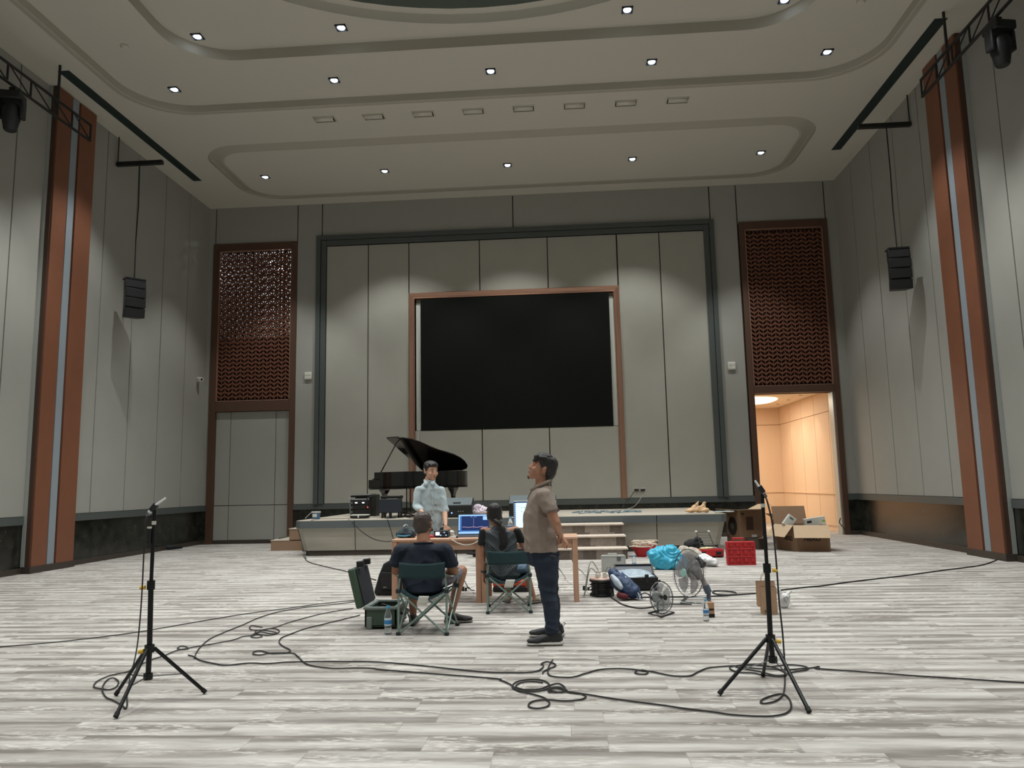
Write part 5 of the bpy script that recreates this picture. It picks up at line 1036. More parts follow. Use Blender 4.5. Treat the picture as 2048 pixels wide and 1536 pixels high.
# pale and black bags behind the fan
mWhBag = mat('white_plastic_bag', (214, 214, 214), .45); mBkBag = mat('black_plastic_bag', (28, 30, 34), .35); mBeigeBag = mat('beige_bag', (190, 180, 166), .6)
c1 = at(1402, 1128, 13.0).x
o = blob('white_bag', [[E((c1 + .02, 13.2, .08), (.12, .1, .08)), E((c1 + .22, 13.1, .07), (.09, .1, .07)), E((c1 + .06, 13.2, .17), (.05, .06, .04))]], mWhBag, None, .014, 2, cloth(.03, 11)); tag(o, 'white plastic bag lying right of the large fan', 'bag')
o = blob('dark_bag', [[E((c1 + .0, 12.95, .07), (.09, .05, .06)), E((c1 - .06, 12.95, .15), (.04, .04, .04))]], mBkBag, None, .012, 1, cloth(.03, 13)); tag(o, 'small black plastic bag in front of the white bag, right of the large fan', 'bag')
c1 = at(1372, 1105, 13.4).x; o = blob('beige_bag', [[E((c1 - .08, 13.4, .12), (.1, .1, .12)), E((c1 + .16, 13.4, .14), (.12, .1, .13)), E((c1, 13.4, .28), (.1, .06, .03))]], mBeigeBag, None, .014, 2, cloth(.03, 11)); tag(o, 'beige crumpled bag right behind the top of the large fan', 'bag')
c1 = at(1384, 1096, 15.2).x; o = blob('black_jacket', [[E((c1 - .08, 15.2, .22), (.07, .1, .06)), E((c1 + .12, 15.2, .25), (.1, .1, .08)), E((c1 + .05, 15.2, .06), (.18, .12, .06))]], mBlkSoft, None, .014, 2, cloth(.035, 10)); tag(o, 'crumpled black bag at the foot of the stage beside the folded trolley', 'bag')
# white rope in a red tub
c1 = at(1291, 1110, 15.0).x; r = thing('red_tub', (c1, 15.0, 0), 'red tub holding a big coil of cream cable at the foot of the stage', 'tub'); T = Matrix.Translation((c1, 15.0, 0)) @ Matrix.Scale(1.25, 4, (1, 0, 0))
MB().lathe([(.0, 0), (.13, 0), (.19, .15), (.2, .16), (.175, .15), (.12, .02), (0, .02)], 28, 0, T).build('tub_body', mRedP, r); MB().lathe([(.19, .15), (.205, .155), (.2, .175), (.185, .17)], 28, 0, T).build('rim', mRedP, r)
mCream = mat('cream_cable', (214, 202, 184), .7); rp = random.Random(5); pts = []
for k in range(150):
    a = 2 * pi * k / 22; rr_ = .15 + .07 * sin(k * .37) * cos(k * .11); pts.append((c1 + 1.35 * rr_ * cos(a), 15.0 + rr_ * sin(a), .19 + .045 * sin(k * .21) + .0006 * k))
MB().tube(crm(pts, 3), .013, 5).build('cream_cable', mCream, r); tag([o for o in bpy.data.objects if o.name == 'cream_cable'][-1])
MB().tube(crm([(c1 + .2, 14.8, .2), (c1 + .1, 14.72, .1), (c1 - .02, 14.65, .01)]), .011).build('loose_end', mat('pink_cable', (214, 176, 170), .6), r)
# trolley
xa, xb = at(1393, 1070, 15.1).x, at(1417, 1070, 15.1).x; zt = at(1400, 1064, 15.1).z; r = thing('luggage_trolley', (xa + .1, 15.1, 0), 'small folding wire trolley standing at the foot of the stage', 'trolley')
for a_, b_ in ((xa, xa + .06), (xb, xb + .09)): MB().tube([(a_, 15.1, zt), (b_, 15.0, .14)], .009).build('side_tube', mSteel, r)
MB().tube([(xa - .01, 15.1, zt), (xb + .01, 15.1, zt)], .012).build('handle_bar', mSteel, r)
for s_ in (xa - .005, xb + .005): MB().tube([(s_ - .02, 15.1, zt + .005), (s_ + .02, 15.1, zt + .005)], .022).build('handle_grip', mWP, r)
for k in range(5): t = .2 + k * .17; MB().tube([(xa + .06 * t, 15.1 - .1 * t, zt + (.14 - zt) * t), (xb + .09 * t, 15.1 - .1 * t, zt + (.14 - zt) * t)], .005).build('rung', mSteel, r)
MB().box(xa + .06, xb + .12, 14.86, 15.02, .02, .16).build('wire_basket', mat('basket_plastic', (130, 134, 134), .4), r, bevel=.01)
# red tray
c1 = at(1422, 1110, 14.6).x; r = thing('red_tray', (c1, 14.7, 0), 'low red tray with a yellow cloth on it beside the trolley', 'tray')
b = MB()
for q in ((-.23, .23, -.12, -.1, .02, .15), (-.23, .23, .1, .12, .02, .15), (-.23, -.21, -.12, .12, .02, .15), (.21, .23, -.12, .12, .02, .15), (-.23, .23, -.12, .12, .02, .04)): b.box(c1 + q[0], c1 + q[1], 14.7 + q[2], 14.7 + q[3], q[4], q[5])
b.build('tray_body', mRedP, r, bevel=.006); 
for dx in (-.14, .14): MB().box(c1 + dx - .05, c1 + dx + .05, 14.572, 14.582, .05, .11).build('dark_opening', mBlkSoft, r, bevel=.002)
for dx in (-.2, .2): MB().tube([(c1 + dx, 14.6, .02), (c1 + dx, 14.8, .02)], .02, 10).build('foot', mBlkP, r)
blob('yellow_cloth', [[E((c1 - .1, 14.7, .16), (.09, .07, .02)), E((c1 + .03, 14.7, .17), (.05, .06, .015))]], mat('yellow_cloth', (214, 208, 160), .8), r, .01, 2, cloth(.012, 18))
# red folding crate
x0, x1 = 2.60, 3.07; Y = 13.25; zt = at(1485, 1083, Y).z; r = thing('red_crate', ((x0 + x1) / 2, Y, 0), 'bright red folded plastic crate standing on edge with a handle on top', 'crate')
MB().box(x0, x1, Y, Y + .09, .015, zt).build('crate_body', mRedP, r, bevel=.012)
for x in (x0, (x0 + x1) / 2 - .015, x1 - .03): MB().box(x, x + .03, Y - .022, Y, .0, zt).build('upright_rib', mRedP, r, bevel=.006)
for z in (.0, zt * .33, zt * .66, zt - .025): MB().box(x0, x1, Y - .018, Y, z, z + .022).build('cross_rib', mRedP, r, bevel=.004)
for i in range(4):
    for j in range(3):
        xx = x0 + .045 + i * .112 + (.0 if i < 2 else .015); zz = .05 + j * (zt / 3) ; MB().box(xx, xx + .062, Y - .016, Y + .0, zz, zz + .06).build('raised_pad', mRedP, r, bevel=.01)
xm = (x0 + x1) / 2 - .03; MB().tube([(xm - .09, Y + .03, zt - .01), (xm - .09, Y + .03, zt + .05), (xm + .09, Y + .03, zt + .05), (xm + .09, Y + .03, zt - .01)], .015).build('handle', mRedP, r)

# cardboard boxes
mCard = mat('cardboard', (132, 104, 80), .85, var=.04, scale=5); mCardIn = mat('cardboard_inside', (190, 166, 136), .85, var=.03, scale=6); mPrint = mat('box_print', (44, 36, 30), .8)
def slab(mb, a, b, c, d, t=.006, m=0):      # a thin board through four corners
    a, b, c, d = map(V, (a, b, c, d)); n_ = (b - a).cross(d - a).normalized() * t
    mb.add([a, b, c, d, a + n_, b + n_, c + n_, d + n_], [(3, 2, 1, 0), (4, 5, 6, 7), (0, 1, 5, 4), (1, 2, 6, 5), (2, 3, 7, 6), (3, 0, 4, 7)], m)
def carton(name, corners, h, label, flaps, group='cardboard boxes by the doorway', m=mCard):
    """corners: four floor points, front-left first, anticlockwise seen from above; flaps: (edge, length, angle from level outwards)"""
    c = [V((x, y, 0)) for x, y in corners]; ctr = sum(c, V()) / 4; r = thing(name, (ctr.x, ctr.y, 0), label, 'cardboard box', group); H = V((0, 0, h))
    b = MB()
    for i in range(4):
        j = (i + 1) % 4; slab(b, c[i], c[j], c[j] + H, c[i] + H)
    slab(b, *[q + V((0, 0, .004)) for q in c]); b.build('box_body', m, r, smooth=False)
    for e, L, ang in flaps:
        i, j = e, (e + 1) % 4; ed = (c[j] - c[i]).normalized(); out = ed.cross(V((0, 0, 1))).normalized(); d = (out * cos(radians(ang)) + V((0, 0, sin(radians(ang))))) * L
        b = MB(); slab(b, c[i] + H, c[j] + H, c[j] + H + d, c[i] + H + d, -.006); b.build('flap', mCardIn, r, smooth=False)
    return r, c, H
# tall box beside the stage
r, c, H = carton('cardboard_box', [(3.42, 17.25), (3.62, 16.95), (4.13, 17.1), (3.95, 17.5)], .76, 'tall cardboard box with a loudspeaker drawing printed on it beside the stage end', [(0, .3, 5), (1, .34, 4), (2, .3, 20)])
ed = (c[2] - c[1]).normalized(); nf = ed.cross(V((0, 0, 1))).normalized(); Mf = face_M(c[1] + nf * .008, ed, (0, 0, 1))
MB().box(.17, .33, .34, .62, 0, .003, 0, Mf).build('printed_panel', mat('print_brown', (78, 58, 44), .85), r, smooth=False); MB().box(.28, .4, .12, .24, 0, .003, 0, Mf).build('shipping_label', mTagW, r, smooth=False); MB().box(.06, .12, .66, .7, 0, .003, 0, Mf).build('small_print', mPrint, r, smooth=False)
e2 = (c[1] - c[0]).normalized(); n2_ = e2.cross(V((0, 0, 1))).normalized(); M2 = face_M(c[0] + n2_ * .008 + e2 * .18 + V((0, 0, .42)), e2, (0, 0, 1)) @ Matrix.Scale(1.5, 4, (0, 1, 0))
MB().lathe([(0, 0), (.13, 0), (.13, .003), (0, .004)], 28, 0, M2).build('printed_cone', mPrint, r); MB().lathe([(0, .004), (.05, .006), (.0, .008)], 20, 0, M2).build('printed_dust_cap', mat('print_grey', (90, 84, 78), .8), r)
# open box with print
r, c, H = carton('cardboard_box', [(4.19, 16.25), (4.37, 15.6), (5.0, 15.45), (4.86, 16.2)], .50, 'wide open cardboard box with NEXO print, white cartons inside, flaps folded out', [(0, .3, -48), (1, .3, -50), (2, .3, -8)])
ed = (c[2] - c[1]).normalized(); nf = ed.cross(V((0, 0, 1))).normalized()
text('print_lettering', 'NEXO', .11, face_M(c[1] + ed * .33 + nf * .008 + V((0, 0, .24)), ed, (0, 0, 1)), mPrint, r, .001, .004)
e2 = (c[1] - c[0]).normalized(); n2_ = e2.cross(V((0, 0, 1))).normalized(); text('print_lettering', 'NEXO', .11, face_M(c[0] + e2 * .48 + n2_ * .008 + V((0, 0, .24)), e2, (0, 0, 1)), mPrint, r, .001, .004)
p = c[3].lerp(c[2], .1); b = MB(); A_ = at(1541, 1046, 16.4); B_ = at(1606, 1044, 16.3); slab(b, c[3] + H + V((-.35, .12, 0)), c[2] + H + V((-.35, .82, 0)), V((B_.x, 16.4, B_.z + .3)), V((A_.x, 16.5, A_.z + .3))); b2 = MB(); zt = at(1570, 1012, 16.5).z; xa, xb = at(1541, 1030, 16.5).x, at(1605, 1030, 16.5).x; slab(b2, (xa, 16.28, .50), (xb, 16.22, .50), (xb, 16.36, zt), (xa, 16.42, zt)); b2.build('raised_flap', mCard, r, smooth=False)
for (px, py, sx, sz, rot, yy, nme) in ((1628, 1040, .40, .10, 8, 15.85, 'with a black label and green corner'), (1583, 1036, .17, .07, -38, 15.9, 'tilted on its corner')):
    p = at(px, py, yy); T = Matrix.Translation(p) @ Matrix.Rotation(radians(-rot), 4, 'Y'); r2 = thing('white_carton', p, 'white carton ' + nme + ' sticking out of the open box', 'carton', 'white cartons in the open box')
    MB().box(-sx / 2, sx / 2, -.06, .06, -sz / 2 - .16, sz / 2, 0, T).build('box', mWP, r2, bevel=.003)
    if sx > .3: MB().box(-.16, -.07, -.0635, -.06, -.035, .005, 0, T).build('black_label', mPrint, r2, smooth=False); MB().box(.13, .19, -.0635, -.06, -.05, -.02, 0, T).build('green_corner', mat('green_print', (120, 190, 70), .6), r2, smooth=False)
    else: MB().box(-.05, .03, -.0635, -.06, -.03, .0, 0, T).build('grey_label', mSteel, r2, smooth=False)
# boxes behind
r, c, H = carton('cardboard_box', [(4.5, 17.6), (4.6, 17.3), (5.1, 17.4), (5.0, 17.8)], .55, 'plain cardboard box behind the right microphone pole, partly hidden by the printed boxes', [(0, .22, 30), (1, .2, -20)])
r, c, H = carton('cardboard_box', [(3.62, 16.45), (3.8, 16.1), (4.0, 16.2), (3.95, 16.6)], .22, 'low dark cardboard box on the floor between the tall box and the open box', [(1, .15, 10)], m=mat('dark_cardboard', (70, 58, 48), .85))
p = fl(1697, 1062); cable('door_cable', [at(1693, 1068, 19.8), at(1690, 1060, 19.8), at(1684, 1052, 19.8), at(1679, 1045, 19.8), at(1681, 1036, 19.8)], mBlkC, 'short black cable standing up at the right jamb of the doorway', .012)

# paper bags and white bag near the right stand
mPaper = mat('brown_paper', (168, 136, 108), .8, var=.05, scale=9)
def paper_bag(x0, x1, y0, y1, h, label, rot=0):
    r = thing('paper_bag', ((x0 + x1) / 2, y0, 0), label, 'paper bag', 'brown paper bags'); b = MB(); k = .02
    b.add([(x0, y0, 0), (x1, y0, 0), (x1, y1, 0), (x0, y1, 0), (x0 - .004, y0 + k, h), (x1 + .004, y0 + k, h), (x1 + .004, y1 - k, h), (x0 - .004, y1 - k, h), (x1 + .01, (y0 + y1) / 2, h * .5), (x0 + .012, (y0 + y1) / 2, h * .5)], [(0, 3, 2, 1), (0, 1, 5, 4), (2, 3, 7, 6), (1, 8, 5), (1, 2, 8), (2, 6, 8), (5, 8, 6), (0, 4, 9), (0, 9, 3), (3, 9, 7), (4, 7, 9)])
    b.build('bag_body', mPaper, r, smooth=False); xm = (x0 + x1) / 2; w_ = (x1 - x0) * .25
    for yy in (y0 + k, y1 - k): MB().tube(crm([(xm - w_, yy, h - .03), (xm - w_ * .8, yy, h + .05), (xm, yy, h + .085), (xm + w_ * .8, yy, h + .05), (xm + w_, yy, h - .03)]), .003).build('handle', mPaper, r)
    return r
Y = 8.42; a, c_ = at(1526, 1228, Y).x, at(1556, 1230, Y).x; r = paper_bag(a, c_, Y, Y + .1, .28, 'front brown paper bag standing behind the right microphone pole')
MB().box(a + .02, a + .07, Y - .001, Y + .001, .02, .05).build('printed_mark', mat('bag_print', (120, 96, 74), .8), r, smooth=False)
Y = 8.95; a, c_ = at(1517, 1205, Y).x, at(1552, 1205, Y).x; paper_bag(a, c_, Y, Y + .09, .27, 'rear brown paper bag partly hidden by the front one')
x = at(1568, 1200, 8.85).x; r = thing('white_bag', (x, 8.85, 0), 'small white plastic bag with a grey drawing right of the paper bags', 'bag')
blob('bag_body', [[E((x, 8.85, .03), (.05, .045, .03)), E((x + .0, 8.85, .12), (.068, .05, .04))], [E((x - .04, 8.85, .15), (.035, .03, .02)), E((x - .075, 8.85, .21), (.018, .02, .015))], [E((x + .03, 8.85, .14), (.03, .03, .02)), E((x + .075, 8.85, .175), (.015, .02, .014))]], mWhBag, r, .006, 2, cloth(.009, 28))
MB().tube([(x + .005 + .022 * cos(t_ / 10 * pi * 2), 8.79, .1 + .022 * sin(t_ / 10 * pi * 2)) for t_ in range(8)] + [(x + .01, 8.79, .06)], .003).build('printed_drawing', mSteel, r)
# teal object by the left wall, remote on the side step
p = fl(318, 1100); r = thing('teal_bundle', (p.x, p.y, 0), 'small dark teal bundle on the floor at the left wall', 'bundle'); blob('cloth_roll', [[E((p.x - .2, p.y, .06), (.12, .07, .055)), E((p.x + .25, p.y, .06), (.14, .07, .05))]], mat('dark_teal', (24, 48, 58), .7), r, .012, 2, cloth(.015, 14)); MB().tube([(p.x + .3, p.y - .05, .05), (p.x + .6, p.y - .05, .07)], .04).build('black_end', mBlkSoft, r)
r = thing('step_object', (-6.66, 17.9, .24), 'small dark object lying on the lower tan step', 'object'); MB().tube([(-6.80, 17.85, .26), (-6.56, 17.95, .30)], .03, 10, flat=.5).build('body', mat('dark_olive', (56, 60, 46), .6), r); MB().tube([(-6.57, 17.94, .30), (-6.5, 17.97, .31)], .036, 10, flat=.5).build('end_cap', mSteel, r)

# ------------------------------------------------------------------ fans
mCage = mat('cage_wire', (84, 88, 88), .35, metal=.6); mBladeG = mat('grey_blade', (150, 148, 150), .35, alpha=.55); mBladeL = mat('clear_blade', (160, 166, 166), .3, alpha=.45)
def fan(name, c, d, R, depth, mblade, nb, base, label, nw, cap_m, rw=.0022):
    c = V(c); r = thing(name, (c.x, c.y, 0), label, 'fan', 'floor fans'); d = V(d).normalized(); s_ = d.cross(V((0, 0, 1))).normalized(); u = s_.cross(d)
    M = Matrix((s_, u, d)).transposed().to_4x4(); M.translation = c       # local z looks out of the front of the fan
    ring = lambda rad, z, n=40: [M @ V((rad * cos(2 * pi * k / n), rad * sin(2 * pi * k / n), z)) for k in range(n)]
    for z, nme in ((depth * .02, 'rim_ring'),): MB().tube(ring(R, z), rw * 2.4, 6, closed=True).build(nme, mCage, r)
    for side, nme in ((1, 'front_guard'), (-1, 'rear_guard')):
        b = MB()
        for k in range(nw):
            a = 2 * pi * k / nw; prof = [(R, 0), (R * .93, depth * .55), (R * .6, depth * .9), (R * .18, depth)]
            b.tube([M @ V((q * cos(a + (R - q) * .9), q * sin(a + (R - q) * .9), side * z)) for q, z in prof], rw * .42, 4)
        for q in (.35, .62, .9): b.tube(ring(R * q, side * depth * (.95 if q < .5 else .86 if q < .8 else .6), 32), rw * .7, 4, closed=True)
        b.build(nme, mCage, r)
    b = MB()
    for k in range(nb):
        a0 = 2 * pi * k / nb
        def bl(u_, v_): rad = R * (.14 + .72 * u_); an = a0 + (v_ - .5) * (1.5 - .5 * u_) + .35 * u_; return M @ V((rad * cos(an), rad * sin(an), depth * (.5 * (v_ - .5)) * -1))
        b.grid(bl, 6, 6)
    b.build('blade_wheel', mblade, r, solid=.003)
    MB().lathe([(0, depth * 1.05), (R * .17, depth * 1.03), (R * .18, depth * .9), (0, depth * .9)], 24, 0, M).build('front_cap', cap_m, r)
    MB().lathe([(R * .2, -depth * .2), (R * .3, -depth * 1.0), (R * .3, -depth * 1.8), (R * .15, -depth * 2.2), (0, -depth * 2.2)], 24, 0, M).build('motor_housing', base, r)
    return r, M
c1 = at(1323, 1195, 8.45); r, M = fan('desk_fan', c1, (.62, -.75, .12), .165, .055, mBladeL, 5, mBlkP, 'small black wire fan with clear blades on the carpet', 26, mBlkP)
bx_, by_ = fl(1297, 1229), fl(1347, 1229); q = [fl(1297, 1228), fl(1322, 1236), fl(1348, 1227), fl(1325, 1221)]
MB().tube([v + V((0, 0, .01)) for v in q], .009, 8, closed=True).build('base_frame', mBlkP, r); nk = M @ V((0, 0, -.06)); MB().tube([q[0].lerp(q[3], .5) + V((0, 0, .01)), nk + V((0, 0, -.15)), nk], .012).build('neck', mBlkP, r); MB().tube([M @ V((0, .165, 0)), M @ V((0, .18, 0))], .014).build('top_clip', mBlkP, r)
mFanG = mat('blue_grey_plastic', (84, 96, 112), .45); c1 = at(1377, 1146, 9.35); r, M = fan('floor_fan', c1, (-.87, -.48, .08), .275, .075, mBladeG, 5, mat('warm_grey_motor', (128, 124, 122), .5), 'large grey wire floor fan on a chrome base facing left', 30, mat('pale_green_badge', (150, 196, 186), .4))
nk = M @ V((0, 0, -.16)); ft = [fl(1362, 1207), fl(1424, 1211), fl(1415, 1197), fl(1374, 1196)]
MB().tube([v + V((0, 0, .014)) for v in ft], .014, 8, closed=True).build('chrome_base', mSteel, r); bs = fl(1418, 1201); MB().tube([nk, nk.lerp(bs, .45) + V((.02, 0, 0))], .03).build('upper_neck', mat('warm_grey_neck', (150, 146, 142), .5), r); MB().tube([nk.lerp(bs, .45) + V((.02, 0, 0)), bs + V((0, 0, .09))], .042).build('switch_box', mFanG, r); MB().tube([bs + V((0, 0, .1)), bs + V((0, 0, .01))], .025).build('lower_neck', mFanG, r)

# ------------------------------------------------------------------ people
def skin(name, c): return mat(name, c, .5, var=.06, scale=30, spec=.35)
mSkinA = skin('skin_tan', (176, 130, 106)); mSkinB = skin('skin_brown', (156, 112, 88)); mSkinC = skin('skin_warm', (166, 120, 96)); mSkinD = skin('skin_light', (202, 160, 136))
def hairmat(name, c, c2):
    t = NT(name); tc = t.n('ShaderNodeTexCoord'); mp = t.n('ShaderNodeMapping'); mp.inputs['Scale'].default_value = (60, 60, 9); t.l(tc.outputs['Object'], mp.inputs[0])
    q = t.n('ShaderNodeTexNoise', _Scale=2.0, _Detail=4.0); t.l(mp.outputs[0], q.inputs['Vector']); t.l(t.mix(q.outputs[0], lin(c), lin(c2)), t.b.inputs['Base Color'])
    bp = t.n('ShaderNodeBump', _Strength=.8, _Distance=.01); t.l(q.outputs[0], bp.inputs['Height']); t.l(bp.outputs[0], t.b.inputs['Normal']); t.b.inputs['Roughness'].default_value = .42
    return t.m
mHair = hairmat('black_hair', (18, 17, 18), (44, 40, 40)); mHairG = hairmat('greying_hair', (34, 28, 26), (96, 82, 76))
mEye = mat('eye_white', (214, 208, 200), .2); mIris = mat('iris', (30, 20, 16), .2); mLip = mat('lips', (158, 92, 80), .5)

def head_hulls(F, k=1.0):
    s = lambda pos, rad: F.e(tuple(v * k for v in pos), tuple(v * k for v in rad))
    H = [[s((-.012, 0, .03), (.092, .076, .088)), s((.02, 0, .02), (.07, .066, .07))],
         [s((.022, 0, .0), (.068, .068, .06)), s((.052, 0, -.058), (.036, .050, .03)), s((.026, .0, -.05), (.05, .063, .035))],
         [s((.052, 0, -.062), (.034, .040, .028)), s((.066, 0, -.096), (.022, .026, .017)), s((.0, .045, -.06), (.02, .012, .02)), s((.0, -.045, -.06), (.02, .012, .02))],
         [s((.084, 0, .012), (.008, .009, .012)), s((.106, 0, -.027), (.009, .012, .008)), s((.088, 0, -.034), (.012, .018, .009))],
         [s((.101, 0, -.029), (.008, .011, .007)), s((.096, .014, -.031), (.009, .007, .007)), s((.096, -.014, -.031), (.009, .007, .007))],
         [s((.086, 0, -.056), (.011, .022, .005))], [s((.083, 0, -.068), (.011, .018, .006))],
         [s((.076, .03, .026), (.011, .022, .006)), s((.084, .012, .020), (.006, .008, .006))], [s((.076, -.03, .026), (.011, .022, .006)), s((.084, -.012, .020), (.006, .008, .006))],
         [s((.062, .042, -.028), (.024, .022, .024))], [s((.062, -.042, -.028), (.024, .022, .024))]]
    for y in (1, -1): H.append([s((-.01, y * .076, .018), (.015, .007, .012)), s((-.006, y * .075, -.026), (.009, .006, .01)), s((-.016, y * .085, .014), (.012, .004, .014))])
    return H
def face_parts(F, r, k=1.0, closed=False, brow=mHair, look=(0, 0)):
    s = lambda pos, rad: F.e(tuple(v * k for v in pos), tuple(v * k for v in rad))
    for y in (1, -1):
        if not closed:
            blob('eye', [[s((.0755, y * .031, .004), (.0085, .0135, .0062))]], mEye, r, .0022, 1); blob('iris', [[s((.0825, y * .031 + look[0], .004 + look[1]), (.0035, .0055, .0055))]], mIris, r, .0018, 0)
        else: blob('closed_eyelid', [[s((.0765, y * .031, .003), (.008, .015, .0022))]], mIris, r, .002, 0)
        blob('eyebrow', [[s((.0875, y * .02, .027), (.004, .008, .0035)), s((.078, y * .045, .029), (.004, .008, .003))]], brow, r, .0025, 0)
    blob('lips', [[s((.0945, 0, -.0575), (.004, .019, .0032))], [s((.092, 0, -.067), (.004, .015, .0042))]], mLip, r, .0022, 1)

def scaler(F, k): return lambda pos, rad: F.e(tuple(v * k for v in pos), tuple(v * k for v in rad))
def hand_hulls(w, d, n, side, k=1.0, curl=(.25, .35, .4, .5), thumb=.6, spread=.12):
    """w wrist, d towards the fingers, n out of the back of the hand, side +1 / -1: which way the thumb lies along d x n"""
    w = V(w); d = V(d).normalized(); n = (V(n) - d * V(n).dot(d)).normalized(); t = d.cross(n) * side      # t points to the thumb side
    F = Fr(w, d, n); F.l = t; F.u = n
    e = lambda a, b, c, ra, rb, rc: (w + d * a * k + t * b * k + n * c * k, (ra * k, rb * k, rc * k), F)
    H = [[e(.0, 0, 0, .018, .024, .018), e(.035, .012, 0, .02, .028, .014), e(.078, .022, 0, .014, .014, .012), e(.075, -.024, 0, .014, .014, .011)]]
    L = ((.042, .026, .02), (.046, .03, .022), (.043, .028, .02), (.034, .02, .017)); R_ = (.0085, .0088, .0084, .0074)
    for i in range(4):
        b = (.030 - .0185 * i); p = w + d * .085 * k + t * b * k; ang = curl[i] * .8; sp = (1.2 - i) * spread; dd = (d * cos(sp) + t * sin(sp)).normalized(); pts = [p - d * .02 * k, p]
        for j in range(3): p = p + (dd * cos(ang) - n * sin(ang)) * L[i][j] * k; pts.append(p); ang += curl[i] * (1.3 if j == 0 else .9)
        H += chain(pts, [R_[i] * k * 1.1, R_[i] * k * 1.05, R_[i] * k, R_[i] * k * .93, R_[i] * k * .82])
    p0 = w + d * .02 * k + t * .026 * k; p1 = p0 + (d * .55 + t * .75 - n * .25 * thumb).normalized() * .042 * k; p2 = p1 + (d * .85 + t * .35 - n * .4 * thumb).normalized() * .032 * k; p3 = p2 + (d * .95 - n * .45 * thumb).normalized() * .024 * k
    H += chain([p0, p1, p2, p3], [.015 * k, .0105 * k, .0095 * k, .008 * k]); return H

def shoe(name, heel, toe, m, msole, r, k=1.0, w=.046, h=.1, ank=None):
    heel, toe = V(heel), V(toe); heel.z = toe.z = 0; d = (toe - heel).normalized(); L = (toe - heel).length; F = Fr(heel, d, (0, 0, 1))
    H = [[F.e((.04, 0, .05), (.04, w * .75, .03)), F.e((.06, 0, h), (.045, w * .72, .012)), F.e((L * .55, 0, .055), (.03, w * .85, .028))],
         [F.e((L * .45, 0, .07), (.03, w * .75, .02)), F.e((L - .045, 0, .04), (.042, w * .85, .022)), F.e((L * .7, 0, .035), (.03, w, .02))]]
    s_ = blob(name, H, m, r, .006, 3)
    S_ = [[F.e((.035, 0, .016), (.042, w * .85, .014)), F.e((L * .5, 0, .014), (.03, w * .8, .012)), F.e((L - .045, 0, .015), (.047, w * 1.02, .013)), F.e((.01, 0, .03), (.015, w * .6, .012))]]
    blob('sole', S_, msole, s_, .006, 2)
    MB().tube(crm([F.p(.015, 0, h * .8), F.p(-.008, 0, h * 1.1), F.p(.01, 0, h * 1.15)]), .006, 6, flat=.5).build('heel_tab', m, s_)
    for q in range(4): MB().tube([F.p(L * (.44 + .07 * q), -w * .45, .088 - .008 * q), F.p(L * (.45 + .07 * q), 0, .097 - .009 * q), F.p(L * (.44 + .07 * q), w * .45, .088 - .008 * q)], .003, 5).build('lace', mBlkC, s_)
    return s_

# ---- man A: taupe polo shirt, dark jeans, hands clasped behind, looking up to the left
Y0 = 7.12
mPolo = mat('taupe_polo', (150, 136, 126), .85, var=.05, scale=12, bump=.2, bscale=420); mPoloTrim = mat('polo_trim', (86, 74, 68), .8); mJeans = mat('dark_jeans', (30, 42, 58), .85, var=.18, scale=11, bump=.2, bscale=380); mShoeB = mat('black_shoe', (36, 38, 40), .6); mSoleW = mat('pale_sole', (198, 196, 190), .5, var=.12, scale=20); mBelt = mat('black_belt', (24, 22, 22), .5)
r = thing('person', (at(1090, 1290, Y0).x, Y0, 0), 'standing person in taupe polo shirt and jeans, hands clasped behind, looking up left', 'person')
A = lambda x, y, dy=0.0: at(x, y, Y0 + dy)
FH = Fr(A(1084.5, 937), (-.92, -.16, .36), (.36, 0, .93)); kA = 1.13
hips = A(1087, 1112); chest = A(1080, 1020)
LS, RS = A(1087, 990, -.19), A(1091, 990, .19)          # near (his left) and far shoulder
eL, wL = A(1112, 1045, -.24), A(1118.5, 1066, -.06); eR, wR = A(1112, 1045, .24), A(1118.5, 1070, .06)
TH = ((A(1092, 1124, -.09), A(1096, 1188, -.12), A(1103, 1250, -.17)), (A(1093, 1122, .1), A(1101, 1188, .13), A(1107, 1246, .2)))
hA = scaler(FH, kA); hk = head_hulls(FH, kA)
neck = [[E(A(1084, 955), (.06, .056, .05)), E(A(1084, 974), (.066, .066, .05))], [E(A(1084, 972), (.066, .066, .04)), E(A(1083, 988), (.09, .15, .03))]]
body = hk + neck + [[E(A(1083, 995), (.08, .16, .04)), E(chest, (.11, .15, .1))], [E(chest, (.11, .15, .1)), E(A(1080, 1060), (.12, .14, .08))], [E(A(1080, 1060), (.12, .14, .08)), E(hips, (.1, .15, .07))]]
for s_, e_, w_ in ((LS, eL, wL), (RS, eR, wR)):
    body += [[E(A(1083, 992), (.06, .1, .04)), E(s_, .055)], [E(s_, .052), E(s_.lerp(e_, .5), .05)], [E(s_.lerp(e_, .5), .05), E(e_, .04)], [E(e_, .041), E(e_.lerp(w_, .35), .042)], [E(e_.lerp(w_, .35), .042), E(w_, (.024, .024, .028))]]
for a, b, c in TH: body += [[E(a, .075), E(b, .05)], [E(b, .05), E(c, .038)], [E(c, .038), E(V((c.x - .01, c.y, .06)), (.045, .035, .03))]]
body += hand_hulls(wL, (.25, .75, -.45), (.75, -.6, .1), 1, .98, (.35, .4, .5, .55), .6)
body += hand_hulls(wR, (.5, -.6, -.35), (.4, .35, .8), -1, .98, (.45, .5, .55, .6), .6)
blob('body', body, mSkinA, r, .0055, 3)
face_parts(FH, r, kA, closed=True)
blob('goatee', [[hA((.082, 0, -.1), (.012, .013, .010)), hA((.078, 0, -.113), (.008, .01, .007))]], mHair, r, .004, 1)
